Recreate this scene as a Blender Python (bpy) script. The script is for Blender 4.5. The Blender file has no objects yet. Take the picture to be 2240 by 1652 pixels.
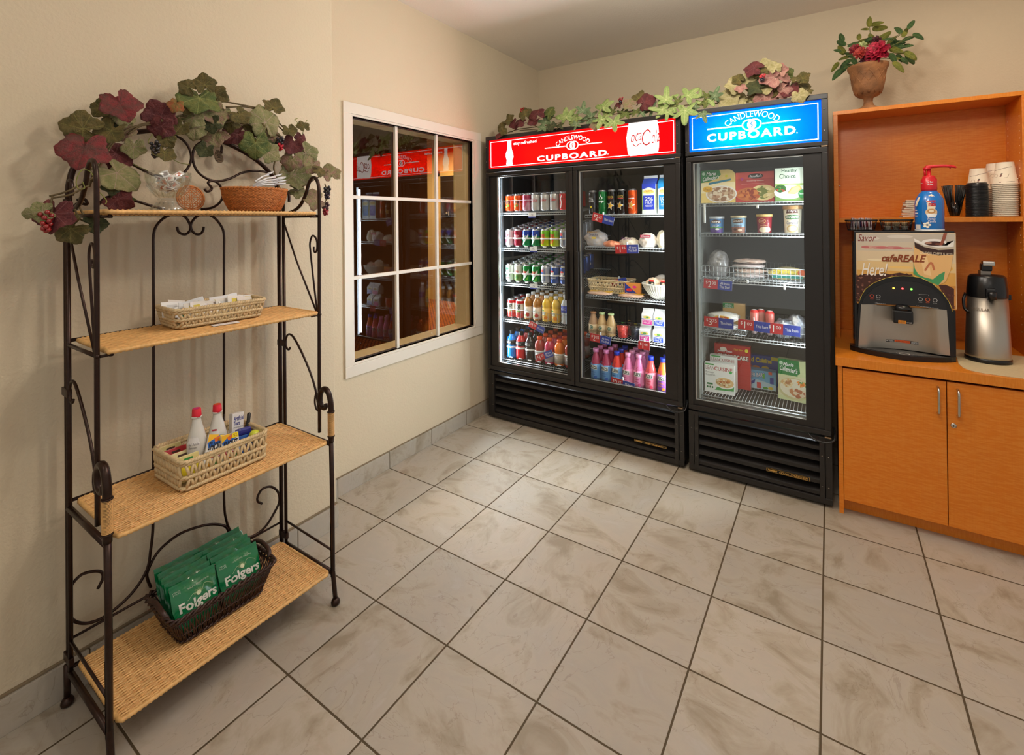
import bpy, bmesh, math, random
from mathutils import Vector, Matrix
random.seed(7)
PI = math.pi
scene = bpy.context.scene
COL = scene.collection
# ------------------------------------------------------------------ camera
T = 0.3504                     # pitch of the floor tiles in metres
FPX, CYP = 1051.2951, 479.1919  # focal length and horizon row in pixels of a 2240 x 1652 frame
_y, _p, _r = (math.radians(a) for a in (33.4623, 0.1856, -0.5833))
CP = Vector((6.1018 * T, -3.4811 * T, 4.0617 * T))
_F = Vector((-math.sin(_y), math.cos(_y), 0)); _R = Vector((math.cos(_y), math.sin(_y), 0)); _U = Vector((0, 0, 1))
F2 = _F * math.cos(_p) + _U * math.sin(_p); U2 = _U * math.cos(_p) - _F * math.sin(_p)
R3 = _R * math.cos(_r) + U2 * math.sin(_r); U3 = U2 * math.cos(_r) - _R * math.sin(_r)
cd = bpy.data.cameras.new('camera'); cam = bpy.data.objects.new('camera', cd); COL.objects.link(cam)
cam.matrix_world = Matrix(((R3.x, U3.x, -F2.x, CP.x), (R3.y, U3.y, -F2.y, CP.y), (R3.z, U3.z, -F2.z, CP.z), (0, 0, 0, 1)))
cd.sensor_fit = 'HORIZONTAL'; cd.sensor_width = 36; cd.lens = FPX / 2240 * 36
cd.shift_y = -(826 - CYP) / 2240; cd.clip_start = 0.02
scene.camera = cam
# ------------------------------------------------------------------ exposure, world, lamps
vs = scene.view_settings
vs.view_transform = 'Standard'; vs.look = 'None'; vs.gamma = 1; vs.use_curve_mapping = False
vs.exposure = 0.0
w = bpy.data.worlds.new('world'); scene.world = w; w.use_nodes = True
w.node_tree.nodes['Background'].inputs[0].default_value = (1.0, 0.95, 0.87, 1)
w.node_tree.nodes['Background'].inputs[1].default_value = 0.42

def lamp(name, loc, power, size, col, shape='DISK', rot=(0, 0, 0), size_y=None, spread=180):
    l = bpy.data.lights.new(name, 'AREA'); l.shape = shape; l.size = size; l.energy = power; l.color = col
    if size_y: l.size_y = size_y
    l.spread = math.radians(spread)
    o = bpy.data.objects.new(name, l); COL.objects.link(o); o.location = loc; o.rotation_euler = rot
    return o
WARM = (1.0, 0.92, 0.82)
def point_light(name, loc, power, r, col):
    l = bpy.data.lights.new(name, 'POINT'); l.energy = power; l.shadow_soft_size = r; l.color = col
    o = bpy.data.objects.new(name, l); COL.objects.link(o); o.location = loc; return o
point_light('unseen_point_light', (2.05, 0.15, 2.42), 24, 0.10, WARM)  # unseen point lights, lowered and made all-round to brighten ceiling and back wall
point_light('unseen_point_light', (1.62, 0.80, 2.50), 23, 0.10, WARM)
lamp('ceiling_and_fill_light', (2.75, 1.60, 2.735), 5.5, 0.20, (1.0, 0.84, 0.64))
lamp('ceiling_and_fill_light', (1.1, -1.7, 2.735), 5, 0.6, WARM)  # this and the next two: soft fill lights added out of view
lamp('ceiling_and_fill_light', (3.1, -1.4, 2.735), 7, 0.8, (1.0, 0.93, 0.85))
lamp('ceiling_and_fill_light', (2.2, -3.0, 2.735), 7, 0.9, (1.0, 0.93, 0.85))
lamp('hall_lamp', (-3.0, 4.3, 2.66), 90, 0.3, (1.0, 0.76, 0.48))
lamp('hall_lamp', (-1.2, 0.6, 2.66), 22, 0.2, (1.0, 0.6, 0.25))

# ------------------------------------------------------------------ helpers
def at(px, py, ax, val):
    """the point where the sight line of a pixel of the photograph meets the plane axis = val"""
    d = F2 + R3 * ((px - 1120) / FPX) + U3 * ((CYP - py) / FPX)
    return CP + d * ((val - CP[ax]) / d[ax])
def pxm(P):
    return FPX / ((Vector(P) - CP).dot(F2))
def pxr(P):
    """pixels per metre of an upright round thing's silhouette half width at P"""
    v = Vector(P) - CP; a = v.dot(R3) / v.dot(F2)
    return FPX / v.dot(F2) * math.sqrt(1 + a * a)
def lin(c):
    return tuple(((v / 255) / 12.92 if v / 255 <= 0.04045 else ((v / 255 + 0.055) / 1.055) ** 2.4) for v in c)
MATS = {}
def mat(col, rough=0.5, metal=0.0, emit=0.0, coat=0.0, trans=0.0, noise=0.0, scale=40.0, bump=0.0, bscale=200.0, key=None, alpha=1.0):
    k = (tuple(col), rough, metal, emit, coat, trans, noise, scale, bump, bscale, alpha)
    if k in MATS: return MATS[k]
    m = bpy.data.materials.new(key or 'surface'); m.use_nodes = True; nt = m.node_tree; N = nt.nodes; L = nt.links
    b = N['Principled BSDF']; c = (*lin(col), 1)
    b.inputs['Base Color'].default_value = c; b.inputs['Roughness'].default_value = rough
    b.inputs['Metallic'].default_value = metal
    b.inputs['Coat Weight'].default_value = coat; b.inputs['Coat Roughness'].default_value = 0.08
    b.inputs['Transmission Weight'].default_value = trans; b.inputs['Alpha'].default_value = alpha
    if emit:
        b.inputs['Emission Color'].default_value = c; b.inputs['Emission Strength'].default_value = emit
    if noise or bump:
        tc = N.new('ShaderNodeTexCoord')
        if noise:
            nz = N.new('ShaderNodeTexNoise'); nz.inputs['Scale'].default_value = scale; nz.inputs['Detail'].default_value = 4
            L.new(tc.outputs['Object'], nz.inputs['Vector'])
            mp = N.new('ShaderNodeMapRange'); mp.inputs[1].default_value = 0.3; mp.inputs[2].default_value = 0.7
            mp.inputs[3].default_value = 1 - noise; mp.inputs[4].default_value = 1 + noise
            L.new(nz.outputs[0], mp.inputs[0])
            mx = N.new('ShaderNodeVectorMath'); mx.operation = 'SCALE'; mx.inputs[0].default_value = c[:3]
            L.new(mp.outputs[0], mx.inputs['Scale']); L.new(mx.outputs[0], b.inputs['Base Color'])
        if bump:
            n2 = N.new('ShaderNodeTexNoise'); n2.inputs['Scale'].default_value = bscale; n2.inputs['Detail'].default_value = 3
            L.new(tc.outputs['Object'], n2.inputs['Vector'])
            bp = N.new('ShaderNodeBump'); bp.inputs['Strength'].default_value = bump; bp.inputs['Distance'].default_value = 0.004
            L.new(n2.outputs[0], bp.inputs['Height']); L.new(bp.outputs[0], b.inputs['Normal'])
    MATS[k] = m
    return m
def glassmat(name, tint=(1, 1, 1), ior=1.5, rough=0.0, gloss=(1, 1, 1)):
    m = bpy.data.materials.new(name); m.use_nodes = True; nt = m.node_tree; N = nt.nodes; L = nt.links
    N.remove(N['Principled BSDF']); out = N['Material Output']
    tr = N.new('ShaderNodeBsdfTransparent'); tr.inputs[0].default_value = (*tint, 1)
    gl = N.new('ShaderNodeBsdfGlossy'); gl.inputs['Roughness'].default_value = rough; gl.inputs[0].default_value = (*gloss, 1)
    fr = N.new('ShaderNodeFresnel'); fr.inputs[0].default_value = ior
    ge = N.new('ShaderNodeNewGeometry'); inv = N.new('ShaderNodeMath'); inv.operation = 'SUBTRACT'; inv.inputs[0].default_value = 1
    L.new(ge.outputs['Backfacing'], inv.inputs[1]); mu = N.new('ShaderNodeMath'); mu.operation = 'MULTIPLY'
    L.new(inv.outputs[0], mu.inputs[0]); L.new(fr.outputs[0], mu.inputs[1])
    mi = N.new('ShaderNodeMixShader'); L.new(mu.outputs[0], mi.inputs[0]); L.new(tr.outputs[0], mi.inputs[1]); L.new(gl.outputs[0], mi.inputs[2])
    L.new(mi.outputs[0], out.inputs[0])
    return m

def empty(name, loc=(0, 0, 0), rz=0):
    o = bpy.data.objects.new(name, None); COL.objects.link(o); o.location = loc; o.rotation_euler = (0, 0, rz); o.empty_display_size = 0.05
    return o
def tag(o, label=None, cat=None, group=None, kind=None):
    if label: o['label'] = label
    if cat: o['category'] = cat
    if group: o['group'] = group
    if kind: o['kind'] = kind
    return o
def thing(name, label, cat, loc=(0, 0, 0), rz=0, group=None):
    return tag(empty(name, loc, rz), label, cat, group)
def dup(root, loc=None, rz=None, label=None, group=None):
    r = root.copy(); COL.objects.link(r)
    if loc is not None: r.location = loc
    if rz is not None: r.rotation_euler = (0, 0, rz)
    if label: r['label'] = label
    if group: r['group'] = group
    for ch in KIDS.get(root.name, []):
        c = ch.copy(); COL.objects.link(c); c.parent = r; KIDS.setdefault(r.name, []).append(c)
        for g in KIDS.get(ch.name, []):
            d = g.copy(); COL.objects.link(d); d.parent = c; KIDS.setdefault(c.name, []).append(d)
    return r
KIDS = {}

TXT = {}
def text2d(s, bold=0.0, shear=0.0, sp=1.0):
    """outline-filled lettering scaled to a unit box: (verts, faces, aspect)"""
    k = (s, bold, shear, sp)
    if k in TXT: return TXT[k]
    cu = bpy.data.curves.new('t', 'FONT'); cu.body = s; cu.size = 1; cu.offset = bold; cu.shear = shear; cu.resolution_u = 3; cu.space_line = 0.85; cu.space_character = sp
    cu.align_x = 'CENTER'
    o = bpy.data.objects.new('t', cu); COL.objects.link(o)
    dg = bpy.context.evaluated_depsgraph_get(); me = o.evaluated_get(dg).to_mesh()
    vs_ = [(v.co.x, v.co.y) for v in me.vertices]; fs = [tuple(p.vertices) for p in me.polygons]
    x0 = min(v[0] for v in vs_); x1 = max(v[0] for v in vs_); y0 = min(v[1] for v in vs_); y1 = max(v[1] for v in vs_)
    out = ([((v[0] - x0) / (x1 - x0), (v[1] - y0) / (y1 - y0)) for v in vs_], fs, (x1 - x0) / (y1 - y0))
    o.evaluated_get(dg).to_mesh_clear(); bpy.data.objects.remove(o); bpy.data.curves.remove(cu)
    TXT[k] = out
    return out

def smooth_path(pts, n=6, closed=False):
    pts = [Vector(p) for p in pts]
    if len(pts) < 3: return pts
    out = []; N = len(pts)
    rng = range(N if closed else N - 1)
    for i in rng:
        p0 = pts[(i - 1) % N] if (closed or i > 0) else pts[0] * 2 - pts[1]
        p1 = pts[i]; p2 = pts[(i + 1) % N]
        p3 = pts[(i + 2) % N] if (closed or i + 2 < N) else pts[-1] * 2 - pts[-2]
        for k in range(n):
            t = k / n
            out.append(0.5 * ((2 * p1) + (p2 - p0) * t + (2 * p0 - 5 * p1 + 4 * p2 - p3) * t * t + (3 * p1 - p0 - 3 * p2 + p3) * t ** 3))
    if not closed: out.append(pts[-1])
    return out

class MB:
    def __init__(s): s.v = []; s.f = []; s.m = []; s.ms = []; s.sm = []
    def mi(s, m):
        if m not in s.ms: s.ms.append(m)
        return s.ms.index(m)
    def add(s, vs_, fs, m, smooth=False):
        b = len(s.v); s.v += [tuple(v) for v in vs_]; i = s.mi(m)
        for f in fs: s.f.append(tuple(b + k for k in f)); s.m.append(i); s.sm.append(smooth)
        return s
    def box(s, x0, x1, y0, y1, z0, z1, m, c=0.0, M=None):
        x0, x1 = sorted((x0, x1)); y0, y1 = sorted((y0, y1)); z0, z1 = sorted((z0, z1))
        if c <= 0:
            v = [(x, y, z) for z in (z0, z1) for y in (y0, y1) for x in (x0, x1)]
            f = [(0, 2, 3, 1), (4, 5, 7, 6), (0, 1, 5, 4), (2, 6, 7, 3), (0, 4, 6, 2), (1, 3, 7, 5)]
        else:
            c = min(c, (x1 - x0) / 2.01, (y1 - y0) / 2.01, (z1 - z0) / 2.01)
            bm = bmesh.new(); bmesh.ops.create_cube(bm, size=1)
            for q in bm.verts:
                q.co = Vector(((x0 + x1) / 2 + q.co.x * (x1 - x0), (y0 + y1) / 2 + q.co.y * (y1 - y0), (z0 + z1) / 2 + q.co.z * (z1 - z0)))
            bmesh.ops.bevel(bm, geom=bm.edges[:], offset=c, segments=2, affect='EDGES', profile=0.6)
            bm.verts.index_update(); v = [q.co.copy() for q in bm.verts]; f = [[a.index for a in g.verts] for g in bm.faces]; bm.free()
        if M is not None: v = [M @ Vector(q) for q in v]
        return s.add(v, f, m)
    def tube(s, pts, r, m, seg=8, closed=False, caps=True):
        pts = [Vector(p) for p in pts]; P = []
        for p in pts:
            if not P or (p - P[-1]).length > 1e-6: P.append(p)
        pts = P; n = len(pts)
        if n < 2: return s
        rs = r if isinstance(r, (list, tuple)) else [r] * n
        if len(rs) != n: rs = [rs[min(len(rs) - 1, int(i * len(rs) / n))] for i in range(n)]
        tan = []
        for i in range(n):
            a = pts[(i - 1) % n] if (closed or i) else pts[i]; b = pts[(i + 1) % n] if (closed or i < n - 1) else pts[i]
            d = b - a; tan.append(d.normalized() if d.length > 1e-9 else Vector((0, 0, 1)))
        up = Vector((0, 0, 1)) if abs(tan[0].z) < 0.9 else Vector((1, 0, 0))
        nrm = (up - tan[0] * up.dot(tan[0])).normalized(); vs_ = []
        for i in range(n):
            nn = nrm - tan[i] * nrm.dot(tan[i]); nrm = nn.normalized() if nn.length > 1e-6 else nrm
            bn = tan[i].cross(nrm)
            for k in range(seg):
                a = 2 * PI * k / seg; vs_.append(pts[i] + (nrm * math.cos(a) + bn * math.sin(a)) * rs[i])
        fs = []
        for i in range(n if closed else n - 1):
            j = (i + 1) % n
            for k in range(seg):
                l = (k + 1) % seg; fs.append((i * seg + k, i * seg + l, j * seg + l, j * seg + k))
        if caps and not closed:
            fs.append(tuple(range(seg))[::-1]); fs.append(tuple((n - 1) * seg + k for k in range(seg)))
        return s.add(vs_, fs, m, True)
    def lathe(s, prof, m, seg=24, c=(0, 0, 0), ms=None, sx=1, sy=1, arc=(0, 2 * PI), caps=True):
        """prof: (radius, z) from bottom to top; ms: one material per band"""
        n = len(prof); full = abs(arc[1] - arc[0] - 2 * PI) < 1e-6; cols = seg if full else seg + 1
        vs_ = [(c[0] + r * sx * math.cos(arc[0] + (arc[1] - arc[0]) * k / seg), c[1] + r * sy * math.sin(arc[0] + (arc[1] - arc[0]) * k / seg), c[2] + z) for r, z in prof for k in range(cols)]
        b = len(s.v); s.v += vs_
        for i in range(n - 1):
            mi = s.mi(ms[i] if ms else m)
            for k in range(seg):
                l = (k + 1) % cols
                s.f.append((b + i * cols + k, b + i * cols + l, b + (i + 1) * cols + l, b + (i + 1) * cols + k)); s.m.append(mi); s.sm.append(True)
        if full and caps:
            if prof[0][0] > 1e-4: s.f.append(tuple(b + k for k in range(seg))[::-1]); s.m.append(s.mi(ms[0] if ms else m)); s.sm.append(False)
            if prof[-1][0] > 1e-4: s.f.append(tuple(b + (n - 1) * seg + k for k in range(seg))); s.m.append(s.mi(ms[-1] if ms else m)); s.sm.append(False)
        return s
    def prism(s, poly, ax, a0, a1, m):
        """poly: 2D outline in the two axes that are not ax, extruded from a0 to a1 along ax"""
        def mk(p, a):
            q = [p[0], p[1]]; q.insert(ax, a); return q
        n = len(poly); v = [mk(p, a0) for p in poly] + [mk(p, a1) for p in poly]
        f = [tuple(range(n)), tuple(range(n, 2 * n))[::-1]] + [(i, i + n, (i + 1) % n + n, (i + 1) % n) for i in range(n)]
        bm = bmesh.new(); bv = [bm.verts.new(q) for q in v]
        for g in f: bm.faces.new([bv[i] for i in g])
        bmesh.ops.recalc_face_normals(bm, faces=bm.faces[:]); bmesh.ops.triangulate(bm, faces=[g for g in bm.faces if len(g.verts) > 4])
        bm.verts.index_update(); ff = [[q.index for q in g.verts] for g in bm.faces]; vv = [q.co.copy() for q in bm.verts]; bm.free()
        return s.add(vv, ff, m)
    def art(s, shapes, fn):
        """flat printed shapes; fn(u, v, n) gives the 3D point n layers above the printed face"""
        cur = getattr(fn, 'curved', False)
        def put(P2, ff, n, col):
            """print a flat 2D piece; on a round pack it is first cut into narrow strips so that it follows the curve"""
            if cur:
                xs = [p[0] for p in P2]; x0, x1 = min(xs), max(xs); st_ = 0.0045
                if x1 - x0 > st_:
                    bm = bmesh.new(); bv = [bm.verts.new((p[0], p[1], 0)) for p in P2]
                    for f in ff:
                        try: bm.faces.new([bv[i] for i in f])
                        except ValueError: pass
                    for q in range(1, int((x1 - x0) / st_) + 1):
                        bmesh.ops.bisect_plane(bm, geom=bm.verts[:] + bm.edges[:] + bm.faces[:], plane_co=(x0 + q * st_, 0, 0), plane_no=(1, 0, 0))
                    bm.verts.index_update(); P2 = [(q.co.x, q.co.y) for q in bm.verts]; ff = [[a.index for a in g.verts] for g in bm.faces]; bm.free()
            s.add([fn(p[0], p[1], n) for p in P2], ff, pm(col))
        for n, sh in enumerate(shapes):
            k = sh[0]; n = (n + 1) * min(1.0, 12.0 / len(shapes))
            if k == 't' and sh[1] == '1': q = (sh[4] - sh[2]) * .36; sh = ('t', '1', sh[2] + q, sh[3], sh[4] - q, *sh[5:])
            if k == 't':
                _, st, x0, y0, x1, y1, col = sh[:7]; o = sh[7] if len(sh) > 7 else {}
                vv, ff, asp = text2d(st, o.get('bold', 0.0), o.get('shear', 0.0), o.get('sp', 1.0))
                arc = o.get('arc', 0)
                P = []
                for a, b in vv:
                    if arc:
                        th = (a - 0.5) * arc; R_ = (x1 - x0) / (2 * math.sin(abs(arc) / 2)); h = (y1 - y0)
                        rr = R_ + (b - 0.5) * h
                        P.append(((x0 + x1) / 2 + rr * math.sin(th), (y0 + y1) / 2 + rr * math.cos(th) - R_))
                    else: P.append((x0 + a * (x1 - x0), y0 + b * (y1 - y0) + o.get('rise', 0) * (a - 0.5)))
                put(P, ff, n, col)
                continue
            col = sh[-1]
            if k == 'r':
                _, x0, y0, x1, y1, _c = sh; put([(x0, y0), (x1, y0), (x1, y1), (x0, y1)], [(0, 1, 2, 3)], n, col)
            elif k == 'e':
                _, cx, cy, rx, ry, _c = sh
                put([(cx + rx * math.cos(2 * PI * i / 20), cy + ry * math.sin(2 * PI * i / 20)) for i in range(20)], [tuple(range(20))], n, col)
            elif k == 'ring':
                _, cx, cy, rx, ry, wd, _c = sh
                P = [fn(cx + (rx - wd * j) * math.cos(2 * PI * i / 24), cy + (ry - wd * j) * math.sin(2 * PI * i / 24), n) for i in range(24) for j in (0, 1)]
                s.add(P, [(2 * i, 2 * ((i + 1) % 24), 2 * ((i + 1) % 24) + 1, 2 * i + 1) for i in range(24)], pm(col))
            elif k == 'p':
                pts = sh[1]; bm = bmesh.new(); bv = [bm.verts.new((p[0], p[1], 0)) for p in pts]
                f = bm.faces.new(bv); bmesh.ops.triangulate(bm, faces=[f]); bm.verts.index_update()
                ff = [[q.index for q in g.verts] for g in bm.faces]; bm.free()
                put([(p[0], p[1]) for p in pts], ff, n, col)
            elif k == 'l':
                pts = [Vector((p[0], p[1])) for p in smooth_path([(p[0], p[1], 0) for p in sh[1]], 4)]; wd = sh[2] / 2; P = []
                for i, p in enumerate(pts):
                    d = (pts[min(i + 1, len(pts) - 1)] - pts[max(i - 1, 0)]); d = d.normalized() if d.length > 0 else Vector((1, 0)); q = Vector((-d.y, d.x)) * wd
                    P += [fn(p.x + q.x, p.y + q.y, n), fn(p.x - q.x, p.y - q.y, n)]
                s.add(P, [(2 * i, 2 * i + 1, 2 * i + 3, 2 * i + 2) for i in range(len(pts) - 1)], pm(col))
        return s
    def build(s, name, parent=None, off=None, smooth=None, label=None):
        if off is not None: V = [(a[0] - off[0], a[1] - off[1], a[2] - off[2]) for a in s.v]
        else: V = s.v
        me = bpy.data.meshes.new(name); me.from_pydata(V, [], s.f)
        for m in s.ms: me.materials.append(m)
        me.polygons.foreach_set('material_index', s.m)
        me.polygons.foreach_set('use_smooth', s.sm if smooth is None else [smooth] * len(s.f)); me.update()
        o = bpy.data.objects.new(name, me); COL.objects.link(o)
        if parent is not None: o.parent = parent; KIDS.setdefault(parent.name, []).append(o)
        if label: o['label'] = label
        return o
PMC = {}
def pm(col):
    """print ink: a colour tuple, optionally with an emission strength as fourth entry, or a ready material"""
    if not isinstance(col, tuple): return col
    if len(col) == 4: return mat(col[:3], 0.4, emit=col[3], key='lit_print')
    return mat(col, 0.45, key='print')
def recalc(o):
    bm = bmesh.new(); bm.from_mesh(o.data); bmesh.ops.recalc_face_normals(bm, faces=bm.faces[:]); bm.to_mesh(o.data); bm.free()
def struct(o, label=None):
    o['kind'] = 'structure'
    if label: o['label'] = label
    return o
# ------------------------------------------------------------------ setting: floor, walls, ceiling, window
def plaster(name, c1, c2, strength=0.17):
    m = bpy.data.materials.new(name); m.use_nodes = True; nt = m.node_tree; N = nt.nodes; L = nt.links; b = N['Principled BSDF']
    b.inputs['Roughness'].default_value = 0.75
    tc = N.new('ShaderNodeTexCoord'); n1 = N.new('ShaderNodeTexNoise'); n1.inputs['Scale'].default_value = 95; n1.inputs['Detail'].default_value = 2; n1.inputs['Distortion'].default_value = 0.3
    L.new(tc.outputs['Object'], n1.inputs['Vector'])
    r = N.new('ShaderNodeValToRGB'); r.color_ramp.elements[0].position = 0.42; r.color_ramp.elements[1].position = 0.62
    L.new(n1.outputs[0], r.inputs[0]); bp = N.new('ShaderNodeBump'); bp.inputs['Strength'].default_value = strength; bp.inputs['Distance'].default_value = 0.003
    L.new(r.outputs[0], bp.inputs['Height']); L.new(bp.outputs[0], b.inputs['Normal'])
    n2 = N.new('ShaderNodeTexNoise'); n2.inputs['Scale'].default_value = 2.2; L.new(tc.outputs['Object'], n2.inputs['Vector'])
    mx = N.new('ShaderNodeMix'); mx.data_type = 'RGBA'; mx.inputs[6].default_value = (*lin(c1), 1); mx.inputs[7].default_value = (*lin(c2), 1)
    L.new(n2.outputs[0], mx.inputs[0]); L.new(mx.outputs[2], b.inputs['Base Color'])
    return m
M_WALL = plaster('wall_plaster', (206, 191, 164), (212, 197, 170))
M_CEIL = plaster('ceiling_plaster', (242, 235, 224), (245, 238, 227), 0.2)
def tilemat(name, ox, oy, pitch, grout=0.006, axes=(0, 1), pz=None):
    m = bpy.data.materials.new(name); m.use_nodes = True; nt = m.node_tree; N = nt.nodes; L = nt.links; b = N['Principled BSDF']
    tc = N.new('ShaderNodeTexCoord'); sp = N.new('ShaderNodeSeparateXYZ'); L.new(tc.outputs['Object'], sp.inputs[0])
    def mth(op, a, bb=None):
        q = N.new('ShaderNodeMath'); q.operation = op
        for i, x in enumerate((a, bb)):
            if x is None: continue
            if isinstance(x, (int, float)): q.inputs[i].default_value = x
            else: L.new(x, q.inputs[i])
        return q.outputs[0]
    cells = []; dist = None
    for ax, o_, p_ in ((axes[0], ox, pitch), (axes[1], oy, pz or pitch)):
        if p_ <= 0: continue
        t = mth('DIVIDE', mth('SUBTRACT', sp.outputs[ax], o_), p_); fl = mth('FLOOR', t); fr = mth('SUBTRACT', t, fl)
        d = mth('MULTIPLY', mth('MINIMUM', fr, mth('SUBTRACT', 1.0, fr)), p_); cells.append(fl)
        dist = d if dist is None else mth('MINIMUM', dist, d)
    cmb = N.new('ShaderNodeCombineXYZ')
    for i, c_ in enumerate(cells): L.new(c_, cmb.inputs[i])
    wn = N.new('ShaderNodeTexWhiteNoise'); L.new(cmb.outputs[0], wn.inputs['Vector'])
    # each tile shows its own veining: shift and turn the pattern by the tile's random value
    sc_ = N.new('ShaderNodeVectorMath'); sc_.operation = 'SCALE'; sc_.inputs['Scale'].default_value = 9.0; L.new(wn.outputs['Color'], sc_.inputs[0])
    ad = N.new('ShaderNodeVectorMath'); L.new(tc.outputs['Object'], ad.inputs[0]); L.new(sc_.outputs[0], ad.inputs[1])
    ro = N.new('ShaderNodeVectorRotate'); ro.rotation_type = 'Z_AXIS'; L.new(ad.outputs[0], ro.inputs[0]); L.new(mth('MULTIPLY', mth('FLOOR', mth('MULTIPLY', wn.outputs['Value'], 4.0)), PI / 2), ro.inputs['Angle'])
    st = N.new('ShaderNodeVectorMath'); st.operation = 'MULTIPLY'; st.inputs[1].default_value = (1.0, 1.5, 1.0); L.new(ro.outputs[0], st.inputs[0])
    n1 = N.new('ShaderNodeTexNoise'); n1.inputs['Scale'].default_value = 4.6; n1.inputs['Detail'].default_value = 9; n1.inputs['Roughness'].default_value = 0.62; n1.inputs['Distortion'].default_value = 0.7
    L.new(st.outputs[0], n1.inputs['Vector'])
    r1 = N.new('ShaderNodeValToRGB'); e = r1.color_ramp.elements
    e[0].position = 0.33; e[0].color = (*lin((158, 142, 116)), 1); e[1].position = 0.7; e[1].color = (*lin((188, 179, 166)), 1)
    for p_, c_ in ((0.43, (177, 163, 140)), (0.5, (186, 174, 155)), (0.6, (182, 171, 154))):
        q = r1.color_ramp.elements.new(p_); q.color = (*lin(c_), 1)
    L.new(n1.outputs[0], r1.inputs[0])
    # dark hairline veins
    n3 = N.new('ShaderNodeTexNoise'); n3.inputs['Scale'].default_value = 5.0; n3.inputs['Detail'].default_value = 7; n3.inputs['Distortion'].default_value = 1.2
    L.new(st.outputs[0], n3.inputs['Vector'])
    vein = mth('LESS_THAN', mth('ABSOLUTE', mth('SUBTRACT', n3.outputs[0], 0.47)), 0.004)
    vmask = mth('MULTIPLY', vein, mth('MULTIPLY', mth('GREATER_THAN', n1.outputs[0], 0.35), 0.3))
    mv = N.new('ShaderNodeMix'); mv.data_type = 'RGBA'; L.new(vmask, mv.inputs[0]); L.new(r1.outputs[0], mv.inputs[6]); mv.inputs[7].default_value = (*lin((130, 108, 80)), 1)
    hs = N.new('ShaderNodeHueSaturation'); L.new(mv.outputs[2], hs.inputs['Color'])
    hs.inputs['Saturation'].default_value = 0.82; L.new(mth('ADD', mth('MULTIPLY', wn.outputs['Value'], 0.14), 0.80), hs.inputs['Value'])
    gm = mth('LESS_THAN', dist, grout / 2)
    mg = N.new('ShaderNodeMix'); mg.data_type = 'RGBA'; L.new(gm, mg.inputs[0]); L.new(hs.outputs[0], mg.inputs[6]); mg.inputs[7].default_value = (*lin((78, 64, 42)), 1)
    L.new(mg.outputs[2], b.inputs['Base Color'])
    rr = mth('ADD', mth('MULTIPLY', gm, 0.3), 0.55); L.new(rr, b.inputs['Roughness'])
    sm = N.new('ShaderNodeMapRange'); sm.inputs[1].default_value = grout / 2 * 0.6; sm.inputs[2].default_value = grout / 2 + 0.002; L.new(dist, sm.inputs[0])
    n4 = N.new('ShaderNodeTexNoise'); n4.inputs['Scale'].default_value = 60; n4.inputs['Detail'].default_value = 4; L.new(tc.outputs['Object'], n4.inputs['Vector'])
    hh = mth('ADD', sm.outputs[0], mth('MULTIPLY', n4.outputs[0], 0.16))
    bp = N.new('ShaderNodeBump'); bp.inputs['Strength'].default_value = 0.5; bp.inputs['Distance'].default_value = 0.0025
    L.new(hh, bp.inputs['Height']); L.new(bp.outputs[0], b.inputs['Normal'])
    return m
M_TILE = tilemat('floor_tiles', 0, 0, T)
M_BASEL = tilemat('baseboard_tiles_long', 0, 0.0, 0, 0.004, (0, 1), T)
M_BASEK = tilemat('baseboard_tiles_rack', 0, 0.0, 0, 0.004, (0, 1), T)
M_WHITE = mat((222, 214, 200), 0.35, key='white_paint')
XW, YB, ZC, XR = -0.0045, 2.468, 2.748, 0.190
o = struct(MB().box(-0.3, 4.7, -4.2, 2.7, -0.1, 0, M_TILE).build('floor'))
o = struct(MB().box(-0.3, 4.7, -4.2, 2.7, ZC, ZC + 0.1, M_CEIL).build('ceiling'))
o = struct(MB().box(-0.3, 4.7, YB, YB + 0.15, 0, ZC, M_WALL).build('wall_back'))
WT = 0.165   # wall thickness at the interior window
b = MB()
wy0, wy1, wz0, wz1 = 0.466, 1.509, 0.668, 1.995
b.box(XW - WT, XW, 0.205 - 0.1, wy0, 0, ZC, M_WALL).box(XW - WT, XW, wy1, YB, 0, ZC, M_WALL)
b.box(XW - WT, XW, wy0, wy1, 0, wz0, M_WALL).box(XW - WT, XW, wy0, wy1, wz1, ZC, M_WALL)
struct(b.build('wall_window'))
struct(MB().box(XW - WT, XR, -4.2, 0.205, 0, ZC, M_WALL, 0.006).build('wall_left'))
# tile skirting
b = MB(); b.box(XW - 0.002, 0.006, 0.205, YB, 0, 0.094, M_BASEL, 0.002)
struct(b.build('baseboard_window'))
M_GRT = mat((128, 112, 88), 0.9, key='grout')
b = MB(); b.box(XR - 0.002, 0.205, -4.2, 0.207, 0, 0.103, M_BASEK, 0.002)
struct(b.build('baseboard_left'))
struct(MB().box(XW, XR, 0.2052, 0.217, 0, 0.094, M_BASEL, 0.002).build('baseboard_corner'))
struct(MB().box(XR - 0.001, 0.198, -4.2, 0.2065, 0.103, 0.111, M_GRT, 0.002).build('trim_1'))
struct(MB().box(XW - 0.001, 0.002, 0.217, YB, 0.094, 0.099, M_GRT, 0.001).build('trim_2'))
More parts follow.
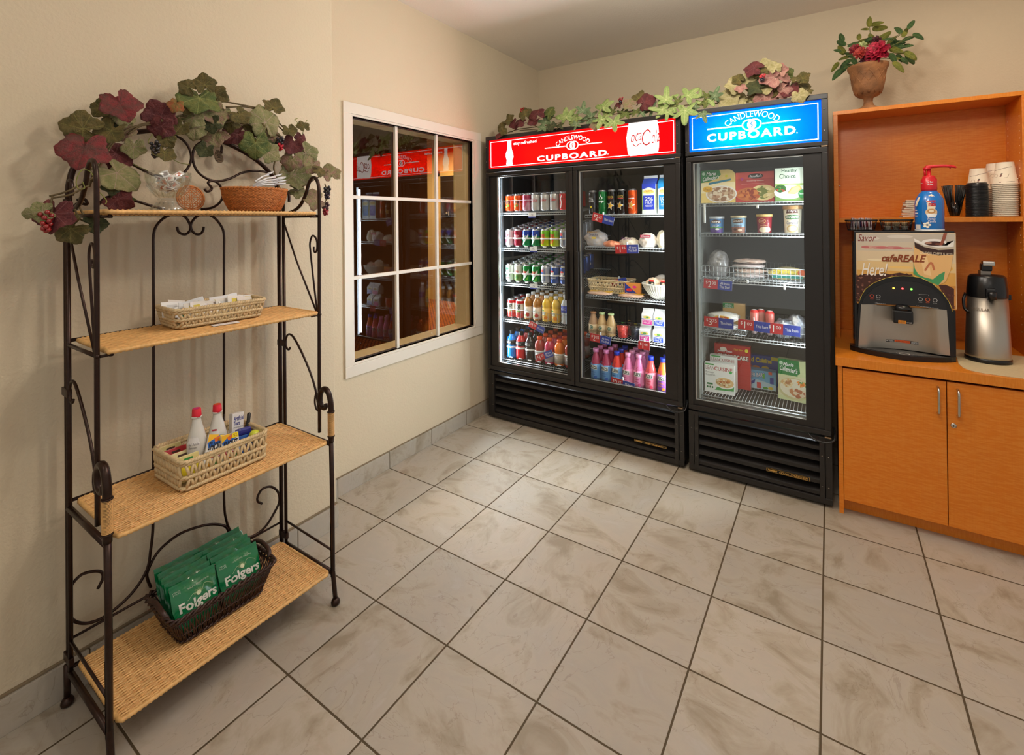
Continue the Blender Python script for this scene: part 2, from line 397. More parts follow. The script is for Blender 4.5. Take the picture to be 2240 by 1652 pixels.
# window: casing, inner stop, recess lining, glass, glazing bars
wr = empty('window_1'); struct(wr, 'white framed nine pane interior window between the wicker rack and the drink cooler')
b = MB(); cy0, cy1, cz0, cz1, ct = 0.404, 1.602, 0.597, 2.066, 0.012
for (a0, a1, c0, c1) in ((cy0, cy1, wz1 + 0.012, cz1), (cy0, cy1, cz0, wz0 - 0.012), (cy0, wy0 - 0.012, wz0 - 0.012, wz1 + 0.012), (wy1 + 0.012, cy1, wz0 - 0.012, wz1 + 0.012)):
    b.box(XW, XW + ct, a0, a1, c0, c1, M_WHITE, 0.0015)
b.build('casing', wr)
b = MB()
for (a0, a1, c0, c1) in ((wy0 - 0.012, wy1 + 0.012, wz1, wz1 + 0.0118), (wy0 - 0.012, wy1 + 0.012, wz0 - 0.0118, wz0), (wy0 - 0.0118, wy0, wz0, wz1), (wy1, wy1 + 0.0118, wz0, wz1)):
    b.box(XW - 0.03, XW + 0.008, a0, a1, c0, c1, M_WHITE, 0.002)
b.build('window_stop', wr)
M_LINE = mat((196, 186, 150), 0.5, key='recess_paint')
b = MB()
b.box(XW - WT - 0.012, XW - 0.03, wy1 + 0.0005, wy1 + 0.012, wz0, wz1, M_LINE); b.box(XW - WT - 0.012, XW - 0.03, wy0 - 0.012, wy0 - 0.0005, wz0, wz1, M_LINE)
b.box(XW - WT - 0.012, XW - 0.03, wy0, wy1, wz0 - 0.012, wz0 - 0.0005, M_LINE); b.box(XW - WT - 0.012, XW - 0.03, wy0, wy1, wz1 + 0.0005, wz1 + 0.012, M_LINE)
b.build('recess_lining', wr)
M_GLASS = glassmat('window_glass', (0.93, 0.93, 0.88), 1.75, 0.004)
b = MB(); b.box(XW - 0.037, XW - 0.031, wy0 + 0.001, wy1 - 0.001, wz0 + 0.001, wz1 - 0.001, M_GLASS)
b.build('pane', wr)
b = MB(); dk = mat((60, 40, 24), 0.5, key='gasket')
for (a0, a1, c0, c1) in ((wy0, wy1, wz1 - 0.006, wz1), (wy0, wy1, wz0, wz0 + 0.006), (wy0, wy0 + 0.004, wz0, wz1), (wy1 - 0.006, wy1, wz0, wz1)):
    b.box(XW - 0.034, XW - 0.024, a0, a1, c0, c1, dk)
b.build('gasket', wr)
b = MB()
for yy in (0.797, 1.151): b.box(XW - 0.03, XW - 0.012, yy - 0.010, yy + 0.010, wz0, wz1, M_WHITE, 0.003)
for zz in (1.560, 1.119): b.box(XW - 0.0295, XW - 0.0125, wy0, wy1, zz - 0.010, zz + 0.010, M_WHITE, 0.003)
b.build('glazing_bars', wr)
# the hallway seen through the window
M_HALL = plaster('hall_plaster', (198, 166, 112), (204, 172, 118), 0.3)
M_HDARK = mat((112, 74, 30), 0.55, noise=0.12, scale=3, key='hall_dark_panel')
M_CARPET = bpy.data.materials.new('brick_patterned_carpet'); M_CARPET.use_nodes = True
nt = M_CARPET.node_tree; N = nt.nodes; L = nt.links
bt = N.new('ShaderNodeTexBrick'); tc = N.new('ShaderNodeTexCoord'); L.new(tc.outputs['Object'], bt.inputs['Vector'])
bt.inputs['Scale'].default_value = 9; bt.inputs['Color1'].default_value = (*lin((200, 110, 40)), 1); bt.inputs['Color2'].default_value = (*lin((170, 90, 30)), 1); bt.inputs['Mortar'].default_value = (*lin((80, 40, 16)), 1)
bt.inputs['Mortar Size'].default_value = 0.06; L.new(bt.outputs[0], N['Principled BSDF'].inputs['Base Color']); N['Principled BSDF'].inputs['Roughness'].default_value = 0.95
hx0, hx1 = -7.0, XW - WT
HYE = 5.3
struct(MB().box(hx0, hx1, -1.5, HYE, -0.1, 0.0, M_CARPET).build('floor_hall'))
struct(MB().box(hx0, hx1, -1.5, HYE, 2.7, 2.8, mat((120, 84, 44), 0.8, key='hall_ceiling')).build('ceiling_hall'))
struct(MB().box(hx0, hx1, HYE, HYE + 0.1, 0, 2.7, M_HALL).build('wall_hall_end'))
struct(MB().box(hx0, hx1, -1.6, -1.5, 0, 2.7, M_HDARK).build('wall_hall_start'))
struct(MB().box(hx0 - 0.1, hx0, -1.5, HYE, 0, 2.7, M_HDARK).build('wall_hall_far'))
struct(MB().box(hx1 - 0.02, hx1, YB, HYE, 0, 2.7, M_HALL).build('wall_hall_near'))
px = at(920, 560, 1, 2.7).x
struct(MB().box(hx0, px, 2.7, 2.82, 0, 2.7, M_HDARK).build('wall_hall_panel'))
# lift door with its frame and floor sign
dr = empty('door_1'); struct(dr, 'dark lift door in a tan frame at the end of the hallway')
ex0, ex1, ez = at(966, 600, 1, 5.28).x, at(1003, 600, 1, 5.28).x, at(970, 386, 1, 5.28).z
M_LD = mat((44, 30, 20), 0.35, key='lift_door'); M_LF = mat((196, 160, 100), 0.5, key='lift_frame')
b = MB(); b.box(ex0, ex1 + 0.5, 5.27, 5.30, 0, ez, M_LD); b.build('door_leaf', dr)
b = MB(); b.box(ex0 - 0.11, ex0, 5.25, 5.30, 0, ez + 0.1, M_LF).box(ex0 - 0.11, ex1 + 0.6, 5.25, 5.30, ez, ez + 0.1, M_LF); b.build('door_frame', dr)
p = at(979, 467, 1, 5.255); b = MB(); b.box(p.x - 0.055, p.x + 0.055, 5.262, 5.27, p.z - 0.07, p.z + 0.07, mat((20, 14, 12), 0.4, key='sign_black'))
b.art([('t', '*', -0.045, -0.01, -0.005, 0.03, (235, 220, 190)), ('t', '1', 0.01, -0.035, 0.035, 0.035, (235, 220, 190))], lambda u, v, n: (p.x + u, 5.262 - 0.001 * n, p.z + v)); b.build('floor_sign', dr)
# ------------------------------------------------------------------ wicker and wrought iron baker's rack
YL, YR, XBK = -0.762, -0.093, 0.238
M_IRON = mat((52, 34, 26), 0.32, 0.55, noise=0.25, scale=60, key='bronzed_iron')
M_CANE = mat((226, 178, 112), 0.45, noise=0.16, scale=55, key='honey_wicker')
M_CANE2 = mat((214, 160, 94), 0.45, noise=0.16, scale=70, key='honey_wicker_rib')
RK = thing('bakers_rack', "tall folding rack of dark wrought iron with four honey wicker shelves against the left wall", 'rack', (0.40, -0.43, 0))
RO = (0.40, -0.43, 0)
def path(pts, sx, ox, oy, ax, val, n=5, close=False):
    """smoothed path through picture points (crop pixels * scale + offset) lying in the plane axis = val"""
    return smooth_path([at(ox + p[0] * sx, oy + p[1] * sx, ax, val) for p in pts], n, close)
C1 = (0.34821, 0, 130); C2 = (0.30357, 100, 450); C3 = (0.30357, 100, 850); C4 = (0.30384, 100, 1150); C8 = (0.13316, 100, 300); C0 = (1, 0, 0)
def bk(b, pts, c, r, n=5, x=XBK): b.tube(path(pts, *c, 0, x, n), r, M_IRON, 8)
def sd(b, pts, c, r, y, n=5): b.tube(path(pts, *c, 1, y, n), r, M_IRON, 8)
b = MB()
for y in (YL + 0.006, YR): b.tube([(XBK, y, 0.09), (XBK, y, 1.50)], 0.0085, M_IRON, 10)
# arched head of the back panel
bk(b, [(152, 480), (150, 430), (153, 395), (165, 362), (200, 322), (255, 298), (315, 287), (385, 284), (450, 298), (510, 320), (560, 350), (590, 378), (603, 400), (610, 430), (611, 470)], C0, 0.0085)
for z in (0.105, 0.190): b.tube([(XBK, YL, z), (XBK, YR, z)], 0.006 if z < 0.15 else 0.004, M_IRON, 8)
for z in (1.078, 0.600, 1.455): b.tube([(XBK, YL, z), (XBK, YR, z)], 0.0055, M_IRON, 8)
b.build('back_frame', RK, RO)
b = MB(); r = 0.0045
# twin uprights with shepherd's crooks under the top shelf
bk(b, [(335, 1135), (336, 900), (336, 700), (335.5, 560), (336, 515), (343, 493), (362, 475), (387, 468), (405, 475), (415, 490), (416, 503), (408, 512), (398, 512), (390, 506), (387, 496)], C0, r)
bk(b, [(490, 905), (490, 700), (490, 560), (490, 515), (484, 495), (468, 476), (446, 468), (428, 476), (418, 490), (419, 503), (428, 512), (438, 512), (444, 505), (446, 496)], C0, r)
bk(b, [(335, 1135), (334, 1165), (330, 1200), (322, 1245), (295, 1290), (255, 1330), (216, 1356), (182, 1364), (156, 1353), (149, 1320), (153, 1287), (176, 1259), (204, 1250), (222, 1252), (225, 1265), (214, 1288)], C0, r)
bk(b, [(490, 905), (490, 1085), (495, 1138), (508, 1166), (531, 1175), (555, 1172), (580, 1153), (601, 1120), (611, 1096), (607, 1075), (592, 1065), (574, 1070), (564, 1086), (564, 1097), (573, 1102)], C0, r)
bk(b, [(330, 1285), (323, 1268), (323, 1250), (343, 1211), (373, 1182), (404, 1163), (449, 1149), (480, 1148), (497, 1156), (501, 1180)], C0, r)
# scrolls inside the arch
bk(b, [(265, 352), (290, 360), (320, 376), (345, 385), (378, 388), (400, 380), (415, 360), (418, 338), (408, 315), (390, 300), (368, 296), (350, 302), (340, 315)], C0, r)
bk(b, [(592, 378), (560, 374), (530, 378), (505, 390), (480, 396), (455, 392), (432, 375), (422, 350), (425, 325), (440, 311), (458, 306), (474, 308), (484, 320), (484, 336)], C0, r)
bk(b, [(447, 413), (452, 419), (460, 417), (463, 411), (455, 400), (465, 396), (478, 402), (487, 420), (483, 440), (465, 454), (440, 458)], C0, r)
bk(b, [(210, 452), (240, 430), (290, 438), (330, 450), (360, 458)], C0, r); bk(b, [(155, 462), (170, 445), (190, 447), (185, 436), (168, 438)], C0, r)
b.build('scrollwork', RK, RO)
# small cast leaf on the right crook
p = at(479, 342, 0, XBK + 0.004); b = MB(); lp = []
for i in range(18):
    t = i / 18 * 2 * PI; lp.append((p.y + 0.014 * math.sin(t) * (1 - 0.35 * math.cos(t)) - 0.004 * math.cos(t), p.z + 0.024 * math.cos(t)))
b.prism(lp, 0, XBK - 0.001, XBK + 0.004, mat((84, 66, 46), 0.4, 0.6, key='cast_leaf'))
for k in range(-3, 4): b.tube([(XBK + 0.005, p.y, p.z + k * 0.006), (XBK + 0.005, p.y + 0.009, p.z + k * 0.006 + 0.005)], 0.0007, M_IRON, 4); b.tube([(XBK + 0.005, p.y, p.z + k * 0.006), (XBK + 0.005, p.y - 0.009, p.z + k * 0.006 + 0.003)], 0.0007, M_IRON, 4)
b.build('cast_leaf', RK, RO)
# side frames
for nm, Y in (('l', YL), ('r', YR)):
    b = MB()
    b.tube([(XBK + 0.032, Y, 0.10), (XBK + 0.032, Y, 1.50)], 0.0065, M_IRON, 8)
    b.tube([(0.574, Y, 0.10), (0.574, Y, 0.40), (0.570, Y, 0.62)], 0.0085, M_IRON, 10)
    b.tube([(0.588, Y, 0.018), (0.582, Y, 0.06), (0.574, Y, 0.12), (0.573, Y, 0.30)], 0.0085, M_IRON, 10)
    b.tube(smooth_path([(0.50, Y, 0.62), (0.502, Y, 0.9), (0.508, Y, 1.3), (0.511, Y, 1.50), (0.508, Y, 1.56), (0.492, Y, 1.592), (0.468, Y, 1.596), (0.445, Y, 1.575), (0.425, Y, 1.535), (0.385, Y, 1.490), (0.33, Y, 1.468), (XBK + 0.032, Y, 1.46)], 5), 0.0065, M_IRON, 8)
    b.tube(smooth_path([(XBK + 0.032, Y, 1.50), (0.276, Y, 1.53), (0.290, Y, 1.552), (0.305, Y, 1.548), (0.311, Y, 1.53), (0.311, Y, 1.508)], 4), 0.0055, M_IRON, 8)
    for z, x1 in ((0.112, 0.576), (0.592, 0.570)): b.tube([(XBK + 0.03, Y, z), (x1, Y, z)], 0.0085, M_IRON, 8)
    for z, x1 in ((1.072, 0.512), (1.448, 0.511)): b.tube([(XBK + 0.03, Y, z), (x1, Y, z)], 0.0055, M_IRON, 8)
    b.tube([(XBK + 0.03, Y, 0.205), (0.574, Y, 0.195)], 0.0042, M_IRON, 8)
    # diagonal rod and long narrow scrolls above the second shelf
    b.tube([(XBK + 0.03, Y, 1.435), (0.36, Y, 1.27), (0.500, Y, 1.06)], 0.0036, M_IRON, 8)
    b.tube(smooth_path([(0.492, Y, 1.080), (0.470, Y, 1.20), (0.452, Y, 1.31), (0.450, Y, 1.345), (0.465, Y, 1.372), (0.486, Y, 1.365), (0.495, Y, 1.345), (0.493, Y, 1.318), (0.482, Y, 1.308), (0.474, Y, 1.316), (0.474, Y, 1.33)], 5), 0.0036, M_IRON, 8)
    b.tube(smooth_path([(0.31, Y, 0.918), (0.301, Y, 0.908), (0.285, Y, 0.914), (0.278, Y, 0.940), (0.295, Y, 0.968), (0.325, Y, 0.968), (0.365, Y, 0.935), (0.410, Y, 0.885), (0.450, Y, 0.830), (0.478, Y, 0.775), (0.497, Y, 0.70)], 5), 0.0042, M_IRON, 8)
    # heavy arm scroll over the deep shelves with its small companion scroll
    arm = smooth_path([(0.570, Y, 0.60), (0.571, Y, 0.72), (0.568, Y, 0.755), (0.556, Y, 0.782), (0.536, Y, 0.792), (0.514, Y, 0.780), (0.505, Y, 0.752), (0.512, Y, 0.728), (0.528, Y, 0.718), (0.541, Y, 0.725), (0.540, Y, 0.738)], 6)
    n = len(arm); b.tube(arm, [0.0105 if i < n * 0.55 else 0.0105 - 0.004 * (i / n - 0.55) / 0.45 for i in range(n)], M_IRON, 10)
    b.tube(smooth_path([(0.516, Y, 0.722), (0.500, Y, 0.702), (0.482, Y, 0.705), (0.472, Y, 0.728), (0.476, Y, 0.756), (0.487, Y, 0.764), (0.494, Y, 0.752), (0.490, Y, 0.742)], 5), 0.0036, M_IRON, 8)
    for z in (0.145, 0.93): b.box(XBK - 0.012, XBK + 0.042, Y - 0.006, Y + 0.006, z - 0.012, z + 0.012, M_IRON, 0.002)
    b.tube([(XBK, Y, 0.02), (XBK, Y, 0.12)], 0.0085, M_IRON, 10)
    b.build('side_frame', RK, RO)
    b = MB()
    for k in range(24): b.lathe([(0.0098, 0), (0.0128, 0.0016), (0.0098, 0.0033)], M_CANE, 12, (0.571, Y, 0.625 + k * 0.0036))
    b.lathe([(0.0135, 0), (0.0135, 0.004)], M_IRON, 12, (0.571, Y, 0.7115)).lathe([(0.0135, 0), (0.0135, 0.004)], M_IRON, 12, (0.571, Y, 0.6205))
    b.build('cane_binding', RK, RO)
    for fx in (0.588, XBK):
        b = MB(); b.lathe([(0.010, 0.0), (0.0155, 0.004), (0.0165, 0.011), (0.014, 0.018), (0.0085, 0.025)], M_IRON, 14, (fx, Y, 0.0)); b.build('foot', RK, RO)
# woven shelves
M_WEAVEDK = mat((168, 118, 62), 0.7, key='weave_gap')
def wicker(x0, x1, y0, y1, z):
    b = MB(); th = 0.008; n = int((x1 - x0) / 0.0052); P_ = 0.046; step = 0.0092; ny = int((y1 - y0) / step)
    b.box(x0 + 0.004, x1 - 0.004, y0 + 0.004, y1 - 0.004, z - th, z - 0.002, M_WEAVEDK)
    for k in range(n):
        xc = x0 + 0.004 + (x1 - x0 - 0.008) * (k + 0.5) / n; ph = PI * (k % 2); V = []; fs = []; jit = random.uniform(-.0006, .0006); hw = 0.0024
        for j in range(ny + 1):
            y = y0 + (y1 - y0) * j / ny; zz = z + 0.0018 * math.sin(2 * PI * (y - y0) / P_ + ph) + random.uniform(-.0004, .0004); xx = xc + jit + random.uniform(-.0005, .0005)
            V += [(xx - hw, y, zz - 0.0028), (xx - hw * 0.5, y, zz), (xx + hw * 0.5, y, zz), (xx + hw, y, zz - 0.0028)]
        for j in range(ny):
            for q in range(3): fs.append((j * 4 + q, j * 4 + q + 1, (j + 1) * 4 + q + 1, (j + 1) * 4 + q))
        b.add(V, fs, M_CANE if k % 3 else M_CANE2, True)
    o = b.build('wicker_shelf', RK, RO)
    # plaited binding round the edge
    b = MB(); c = 0.012; loop = []
    for (cx, cy, a0) in ((x1 - c, y1 - c, 0), (x0 + c, y1 - c, 90), (x0 + c, y0 + c, 180), (x1 - c, y0 + c, 270)):
        for q in range(5):
            a = math.radians(a0 + q * 22.5); loop.append(Vector((cx + c * math.cos(a), cy + c * math.sin(a), z - 0.004)))
    loop.append(loop[0]); dense = []
    for i in range(len(loop) - 1):
        L_ = (loop[i + 1] - loop[i]).length; m_ = max(1, int(L_ / 0.004))
        for q in range(m_): dense.append(loop[i].lerp(loop[i + 1], q / m_))
    b.tube(dense, [0.0062 + 0.0014 * math.sin(i * 2.1) for i in range(len(dense))], M_CANE, 8, closed=True)
    e = b.build('edge_binding', o); KIDS.setdefault(o.name, [])
    for v in e.data.vertices: v.co -= Vector(RO)
for (x1, z, x0) in ((0.520, 1.462, 0.255), (0.524, 1.085, 0.268), (0.572, 0.608, 0.262), (0.576, 0.126, 0.262)):
    wicker(x0, x1, YL + 0.022, YR - 0.020, z)
for z, x1 in ((1.445, 0.505), (1.070, 0.505)):
    for Y, s_ in ((YL, 1), (YR, -1)):
        b = MB(); b.tube([(x1, Y, z), (x1, Y + s_ * 0.035, z)], 0.004, M_IRON, 8); b.lathe([(0.005, 0), (0.005, 0.010)], M_IRON, 8, (x1, Y + s_ * 0.03, z - 0.004))
        b.build('shelf_bracket', RK, RO)
# ------------------------------------------------------------------ glass door merchandisers
YF = 1.578
M_BLK = mat((34, 31, 30), 0.36, key='black_enamel', bump=0.05, bscale=600)
M_BLK2 = mat((20, 18, 18), 0.5, key='black_recess')
M_INN = mat((58, 60, 60), 0.5, key='cooler_lining')
M_WIRE = mat((190, 196, 198), 0.3, 0.6, key='shelf_wire')
M_WIREB = mat((40, 40, 40), 0.35, 0.4, key='black_shelf_wire')
M_CHR = mat((205, 200, 192), 0.22, 1.0, key='brushed_metal')
M_DGL = glassmat('cooler_door_glass', (0.97, 0.98, 0.97), 1.5, 0.0)
M_ZGL = glassmat('freezer_door_glass', (0.93, 0.94, 0.92), 2.1, 0.01)
M_TRIM = mat((176, 178, 176), 0.35, 0.6, key='glass_edge_trim')
M_GOLD = mat((214, 172, 96), 0.3, 0.7, key='gold_badge')
M_TUBE = mat((226, 240, 255), 0.5, emit=9.0, key='cooler_tube')
M_CORD = mat((26, 25, 25), 0.4, key='black_cord')
def bar(b, x0, x1, z0, z1, y0, y1, m, c=0.003): b.box(x0, x1, y0, y1, z0, z1, m, c)
def sign_mat(name, col, emit, trans):
    m = bpy.data.materials.new(name); m.use_nodes = True; nt = m.node_tree; N = nt.nodes; L = nt.links
    N.remove(N['Principled BSDF'])
    t = N.new('ShaderNodeBsdfTranslucent'); t.inputs[0].default_value = (*lin(trans), 1)
    e = N.new('ShaderNodeEmission'); e.inputs[0].default_value = (*lin(col), 1); e.inputs[1].default_value = emit
    d = N.new('ShaderNodeBsdfDiffuse'); d.inputs[0].default_value = (*[v * 0.25 for v in lin(col)], 1)
    a1 = N.new('ShaderNodeAddShader'); a2 = N.new('ShaderNodeAddShader')
    L.new(t.outputs[0], a1.inputs[0]); L.new(e.outputs[0], a1.inputs[1]); L.new(a1.outputs[0], a2.inputs[0]); L.new(d.outputs[0], a2.inputs[1])
    L.new(a2.outputs[0], N['Material Output'].inputs[0]); return m
M_INZ = mat((112, 114, 108), 0.5, key='freezer_lining')  # lighter lining colour stands in for the lit room reflected in the glass
def merchandiser(name, label, x0, x1, doors, ztop=2.03, zh=1.775, zg=0.345, z0=0.015, split=None):
    O = (x0, YF, 0); R = thing(name, label, 'cooler' if len(doors) > 1 else 'freezer', O)
    yb = 2.33
    b = MB(); tk = 0.035
    b.box(x0, x0 + tk, YF + 0.045, yb, z0, ztop, M_BLK, 0.003).box(x1 - tk, x1, YF + 0.045, yb, z0, ztop, M_BLK, 0.003)
    b.box(x0 + tk, x1 - tk, yb - 0.03, yb, z0, ztop, M_BLK).box(x0 + tk, x1 - tk, YF + 0.045, yb - 0.03, ztop - 0.03, ztop, M_BLK)
    b.box(x0 + tk, x1 - tk, YF + 0.10, yb - 0.03, z0, 0.33, M_BLK)
    b.build('cabinet_body', R, O)
    b = MB(); M_LN = M_INN if len(doors) > 1 else M_INZ   # inner lining
    xi0, xi1 = x0 + tk + 0.004, x1 - tk - 0.004
    b.box(xi0, xi1, yb - 0.045, yb - 0.031, 0.336, zh - 0.004, M_LN).box(xi0, xi0 + 0.012, YF + 0.06, yb - 0.045, 0.336, zh - 0.004, M_LN).box(xi1 - 0.012, xi1, YF + 0.06, yb - 0.045, 0.336, zh - 0.004, M_LN)
    b.box(xi0, xi1, YF + 0.06, yb - 0.045, 0.336, 0.35, M_LN).box(xi0, xi1, YF + 0.06, yb - 0.045, zh - 0.02, zh - 0.004, M_LN)
    b.build('lining', R, O)
    # header box around the lit sign
    sx0, sx1, sz0, sz1 = x0 + 0.022, x1 - 0.028, 1.797, 2.003
    b = MB()
    b.box(x0, x1, YF + 0.005, YF + 0.045, sz1, ztop, M_BLK, 0.003).box(x0, x1, YF + 0.005, YF + 0.045, zh, sz0, M_BLK, 0.003)
    b.box(x0, sx0, YF + 0.005, YF + 0.045, sz0, sz1, M_BLK, 0.002).box(sx1, x1, YF + 0.005, YF + 0.045, sz0, sz1, M_BLK, 0.002)
    b.box(x0 + tk, x1 - tk, YF + 0.13, YF + 0.14, zh, ztop - 0.03, mat((230, 230, 230), 0.6, key='lamp_box')).box(x0 + tk, x1 - tk, YF + 0.05, YF + 0.13, zh, zh + 0.006, mat((230, 230, 230), 0.6, key='lamp_box'))
    for zz in (sz0 + 0.05, sz1 - 0.05):
        for xx in (sx1 + 0.012, x0 + 0.01): b.lathe([(0.004, 0), (0.004, 0.003)], M_CHR, 8, (xx, YF + 0.003, zz))
    b.build('header', R, O)
    # lower louvred grille
    b = MB(); fw = 0.022
    bar(b, x0, x1, zg - fw, zg, YF + 0.012, YF + 0.05, M_BLK); bar(b, x0, x1, z0, z0 + 0.03, YF + 0.012, YF + 0.05, M_BLK)
    for a0, a1 in ((x0, x0 + 0.028), (x0 + 0.031, x0 + 0.053), (x1 - 0.028, x1), (x1 - 0.053, x1 - 0.031)): bar(b, a0, a1, z0 + 0.002, zg - 0.001, YF + 0.010 + (0.004 if a0 in (x0, x1 - 0.028) else 0), YF + 0.05, M_BLK, 0.002)
    nl = 5; hh = (zg - fw - z0 - 0.03) / nl
    for k in range(nl):
        zt_ = zg - fw - k * hh
        b.prism([(YF + 0.075, zt_ - 0.004), (YF + 0.022, zt_ - hh * 0.62), (YF + 0.022, zt_ - hh * 0.92), (YF + 0.026, zt_ - hh * 0.92), (YF + 0.028, zt_ - hh * 0.62), (YF + 0.079, zt_ - 0.004)], 0, x0 + 0.05, x1 - 0.05, M_BLK)
    b.box(x0 + 0.03, x1 - 0.03, YF + 0.085, YF + 0.09, z0, zg, M_BLK2)
    for xx in (x0 + 0.016, x1 - 0.016, x0 + 0.042, x1 - 0.042):
        for zz in (0.10, 0.25): b.lathe([(0.0035, 0), (0.0035, 0.002)], M_CHR, 8, (xx, YF + 0.009, zz), sy=0.6)
    b.build('louvred_grille', R, O)
    for xx in (x0 + 0.08, x1 - 0.08):
        for yy in (YF + 0.12, yb - 0.08):
            b = MB(); b.lathe([(0.02, 0), (0.02, 0.016)], M_BLK2, 12, (xx, yy, 0)); b.build('foot', R, O)
    for (dx0, dx1, gx0, gx1, hx, ms) in doors:
        dz0, dz1, gz0, gz1 = zg + 0.012, zh - 0.008, 0.412, 1.735
        b = MB(); ow = 0.026
        bar(b, dx0, dx1, dz1 - ow, dz1, YF, YF + 0.038, M_BLK); bar(b, dx0, dx1, dz0, dz0 + ow, YF, YF + 0.038, M_BLK)
        bar(b, dx0, dx0 + ow, dz0 + ow, dz1 - ow, YF, YF + 0.038, M_BLK); bar(b, dx1 - ow, dx1, dz0 + ow, dz1 - ow, YF, YF + 0.038, M_BLK)
        bar(b, dx0 + ow, dx1 - ow, gz1, dz1 - ow, YF + 0.010, YF + 0.036, M_BLK, 0.001); bar(b, dx0 + ow, dx1 - ow, dz0 + ow, gz0, YF + 0.010, YF + 0.036, M_BLK, 0.001)
        bar(b, dx0 + ow, gx0, gz0, gz1, YF + 0.010, YF + 0.036, M_BLK, 0.001); bar(b, gx1, dx1 - ow, gz0, gz1, YF + 0.010, YF + 0.036, M_BLK, 0.001)
        D = b.build('door', R, O)
        b = MB(); b.box(gx0, gx1, YF + 0.022, YF + 0.026, gz0, gz1, M_ZGL if len(doors) == 1 else M_DGL); b.build('glass', D, O)
        b = MB(); g = 0.006
        b.box(gx0, gx0 + g, YF + 0.012, YF + 0.020, gz0, gz1, M_TRIM).box(gx0 + g, gx1, YF + 0.012, YF + 0.020, gz1 - 0.004, gz1, M_TRIM).box(gx0 + g, gx1, YF + 0.012, YF + 0.020, gz0, gz0 + 0.003, M_TRIM)
        b.build('glass_trim', D, O)
        b = MB(); b.box(hx - 0.009, hx + 0.009, YF - 0.022, YF - 0.014, 0.905, 1.222, M_BLK, 0.003).box(hx + (0.004 if ms else -0.009), hx + (0.009 if ms else -0.004), YF - 0.016, YF + 0.002, 0.905, 1.222, M_BLK, 0.001); b.build('handle', D, O)
    # cord looping at the lower hinge
    b = MB(); b.tube(smooth_path([(x1 - 0.105, YF + 0.01, zg + 0.010), (x1 - 0.075, YF - 0.008, zg - 0.012), (x1 - 0.03, YF - 0.012, zg - 0.018), (x1 + 0.006, YF + 0.0, zg - 0.006), (x1 + 0.012, YF + 0.03, zg + 0.02), (x1 + 0.006, YF + 0.06, zg + 0.036)], 5), 0.0045, M_CORD, 8); b.build('hinge_cord', R, O)
    for zz in (zg + 0.004, zh - 0.003):
        b = MB(); b.box(x1 - 0.03, x1 - 0.004, YF - 0.002, YF + 0.02, zz - 0.003, zz + 0.003, mat((176, 150, 120), 0.3, 0.8, key='hinge_metal')); b.build('hinge', R, O)
    return R, O
def tubes(R, O, L_):
    for (x, y, z0, z1, r) in L_:
        b = MB(); b.lathe([(r, 0), (r, z1 - z0)], M_TUBE, 10, (x, y, z0)); b.build('light_tube', R, O)
def wire_shelf(R, O, x0, x1, y0, z, slope=0.0, depth=0.50, m=None):
    m = m or M_WIRE; b = MB(); y1 = y0 + depth
    zf = lambda y: z + slope * (y - y0)
    for (yy) in (y0, y0 + depth * 0.5, y1): b.tube([(x0, yy, zf(yy) - 0.004), (x1, yy, zf(yy) - 0.004)], 0.003, m, 6)
    b.tube([(x0, y0 - 0.002, z - 0.018), (x1, y0 - 0.002, z - 0.018)], 0.003, m, 6)
    n = int((x1 - x0) / 0.017)
    for i in range(n + 1):
        x = x0 + (x1 - x0) * i / n
        b.tube([(x, y0 - 0.002, z - 0.018), (x, y0 - 0.001, z), (x, y1, zf(y1))], 0.0013, m, 4)
    return b.build('wire_shelf', R, O)
S_ = 1.0
CL, CO = merchandiser('drink_cooler', 'tall black two door drink cooler with a lit red sign along its top', 0.062, 1.437, [(0.066, 0.757, 0.155, 0.702, 0.715, 1), (0.763, 1.434, 0.800, 1.337, 0.795, 0)])
FZ, FO = merchandiser('frozen_food_cabinet', 'black one door freezer with a lit blue sign, beside the wooden cupboard', 1.462, 2.137, [(1.466, 2.134, 1.503, 2.030, 1.480, 0)])
def X_(px, y=YF): return at(px, 400, 1, y).x
def Z_(px, py, y=YF): return at(px, py, 1, y).z
def PT(px, py, y=YF): q = at(px, py, 1, y); return (q.x, q.z)
def sign(R, O, sx0, sx1, col, emit, trans, shapes, frame_col, tubez=(1.88,), tubem=None):
    b = MB(); b.box(sx0, sx1, YF + 0.022, YF + 0.024, 1.797, 2.003, sign_mat('backlit_panel', col, emit, trans)); P = b.build('sign_panel', R, O)
    b = MB()
    W = (255, 250, 248, 1.6)
    fr = 0.012; w_ = 0.004
    fn = lambda u, v, n: (u, YF + 0.0215 - 0.0002 * n, v)
    b.art([('r', sx0 + fr, 1.797 + fr, sx1 - fr, 1.797 + fr + w_, W), ('r', sx0 + fr, 2.003 - fr - w_, sx1 - fr, 2.003 - fr, W), ('r', sx0 + fr, 1.797 + fr, sx0 + fr + w_, 2.003 - fr, W), ('r', sx1 - fr - w_, 1.797 + fr, sx1 - fr, 2.003 - fr, W)] + shapes, fn)
    b.build('sign_lettering', P, O)
    for z in tubez:
        b = MB(); b.tube([(sx0 + (sx1 - sx0) * 0.22, YF + 0.085, z), (sx1 - (sx1 - sx0) * 0.22, YF + 0.085, z)], 0.008, mat((255, 244, 232), 0.5, emit=tubem or 22, key='sign_tube')); b.build('sign_tube', R, O)
W = (255, 250, 248, 1.6)
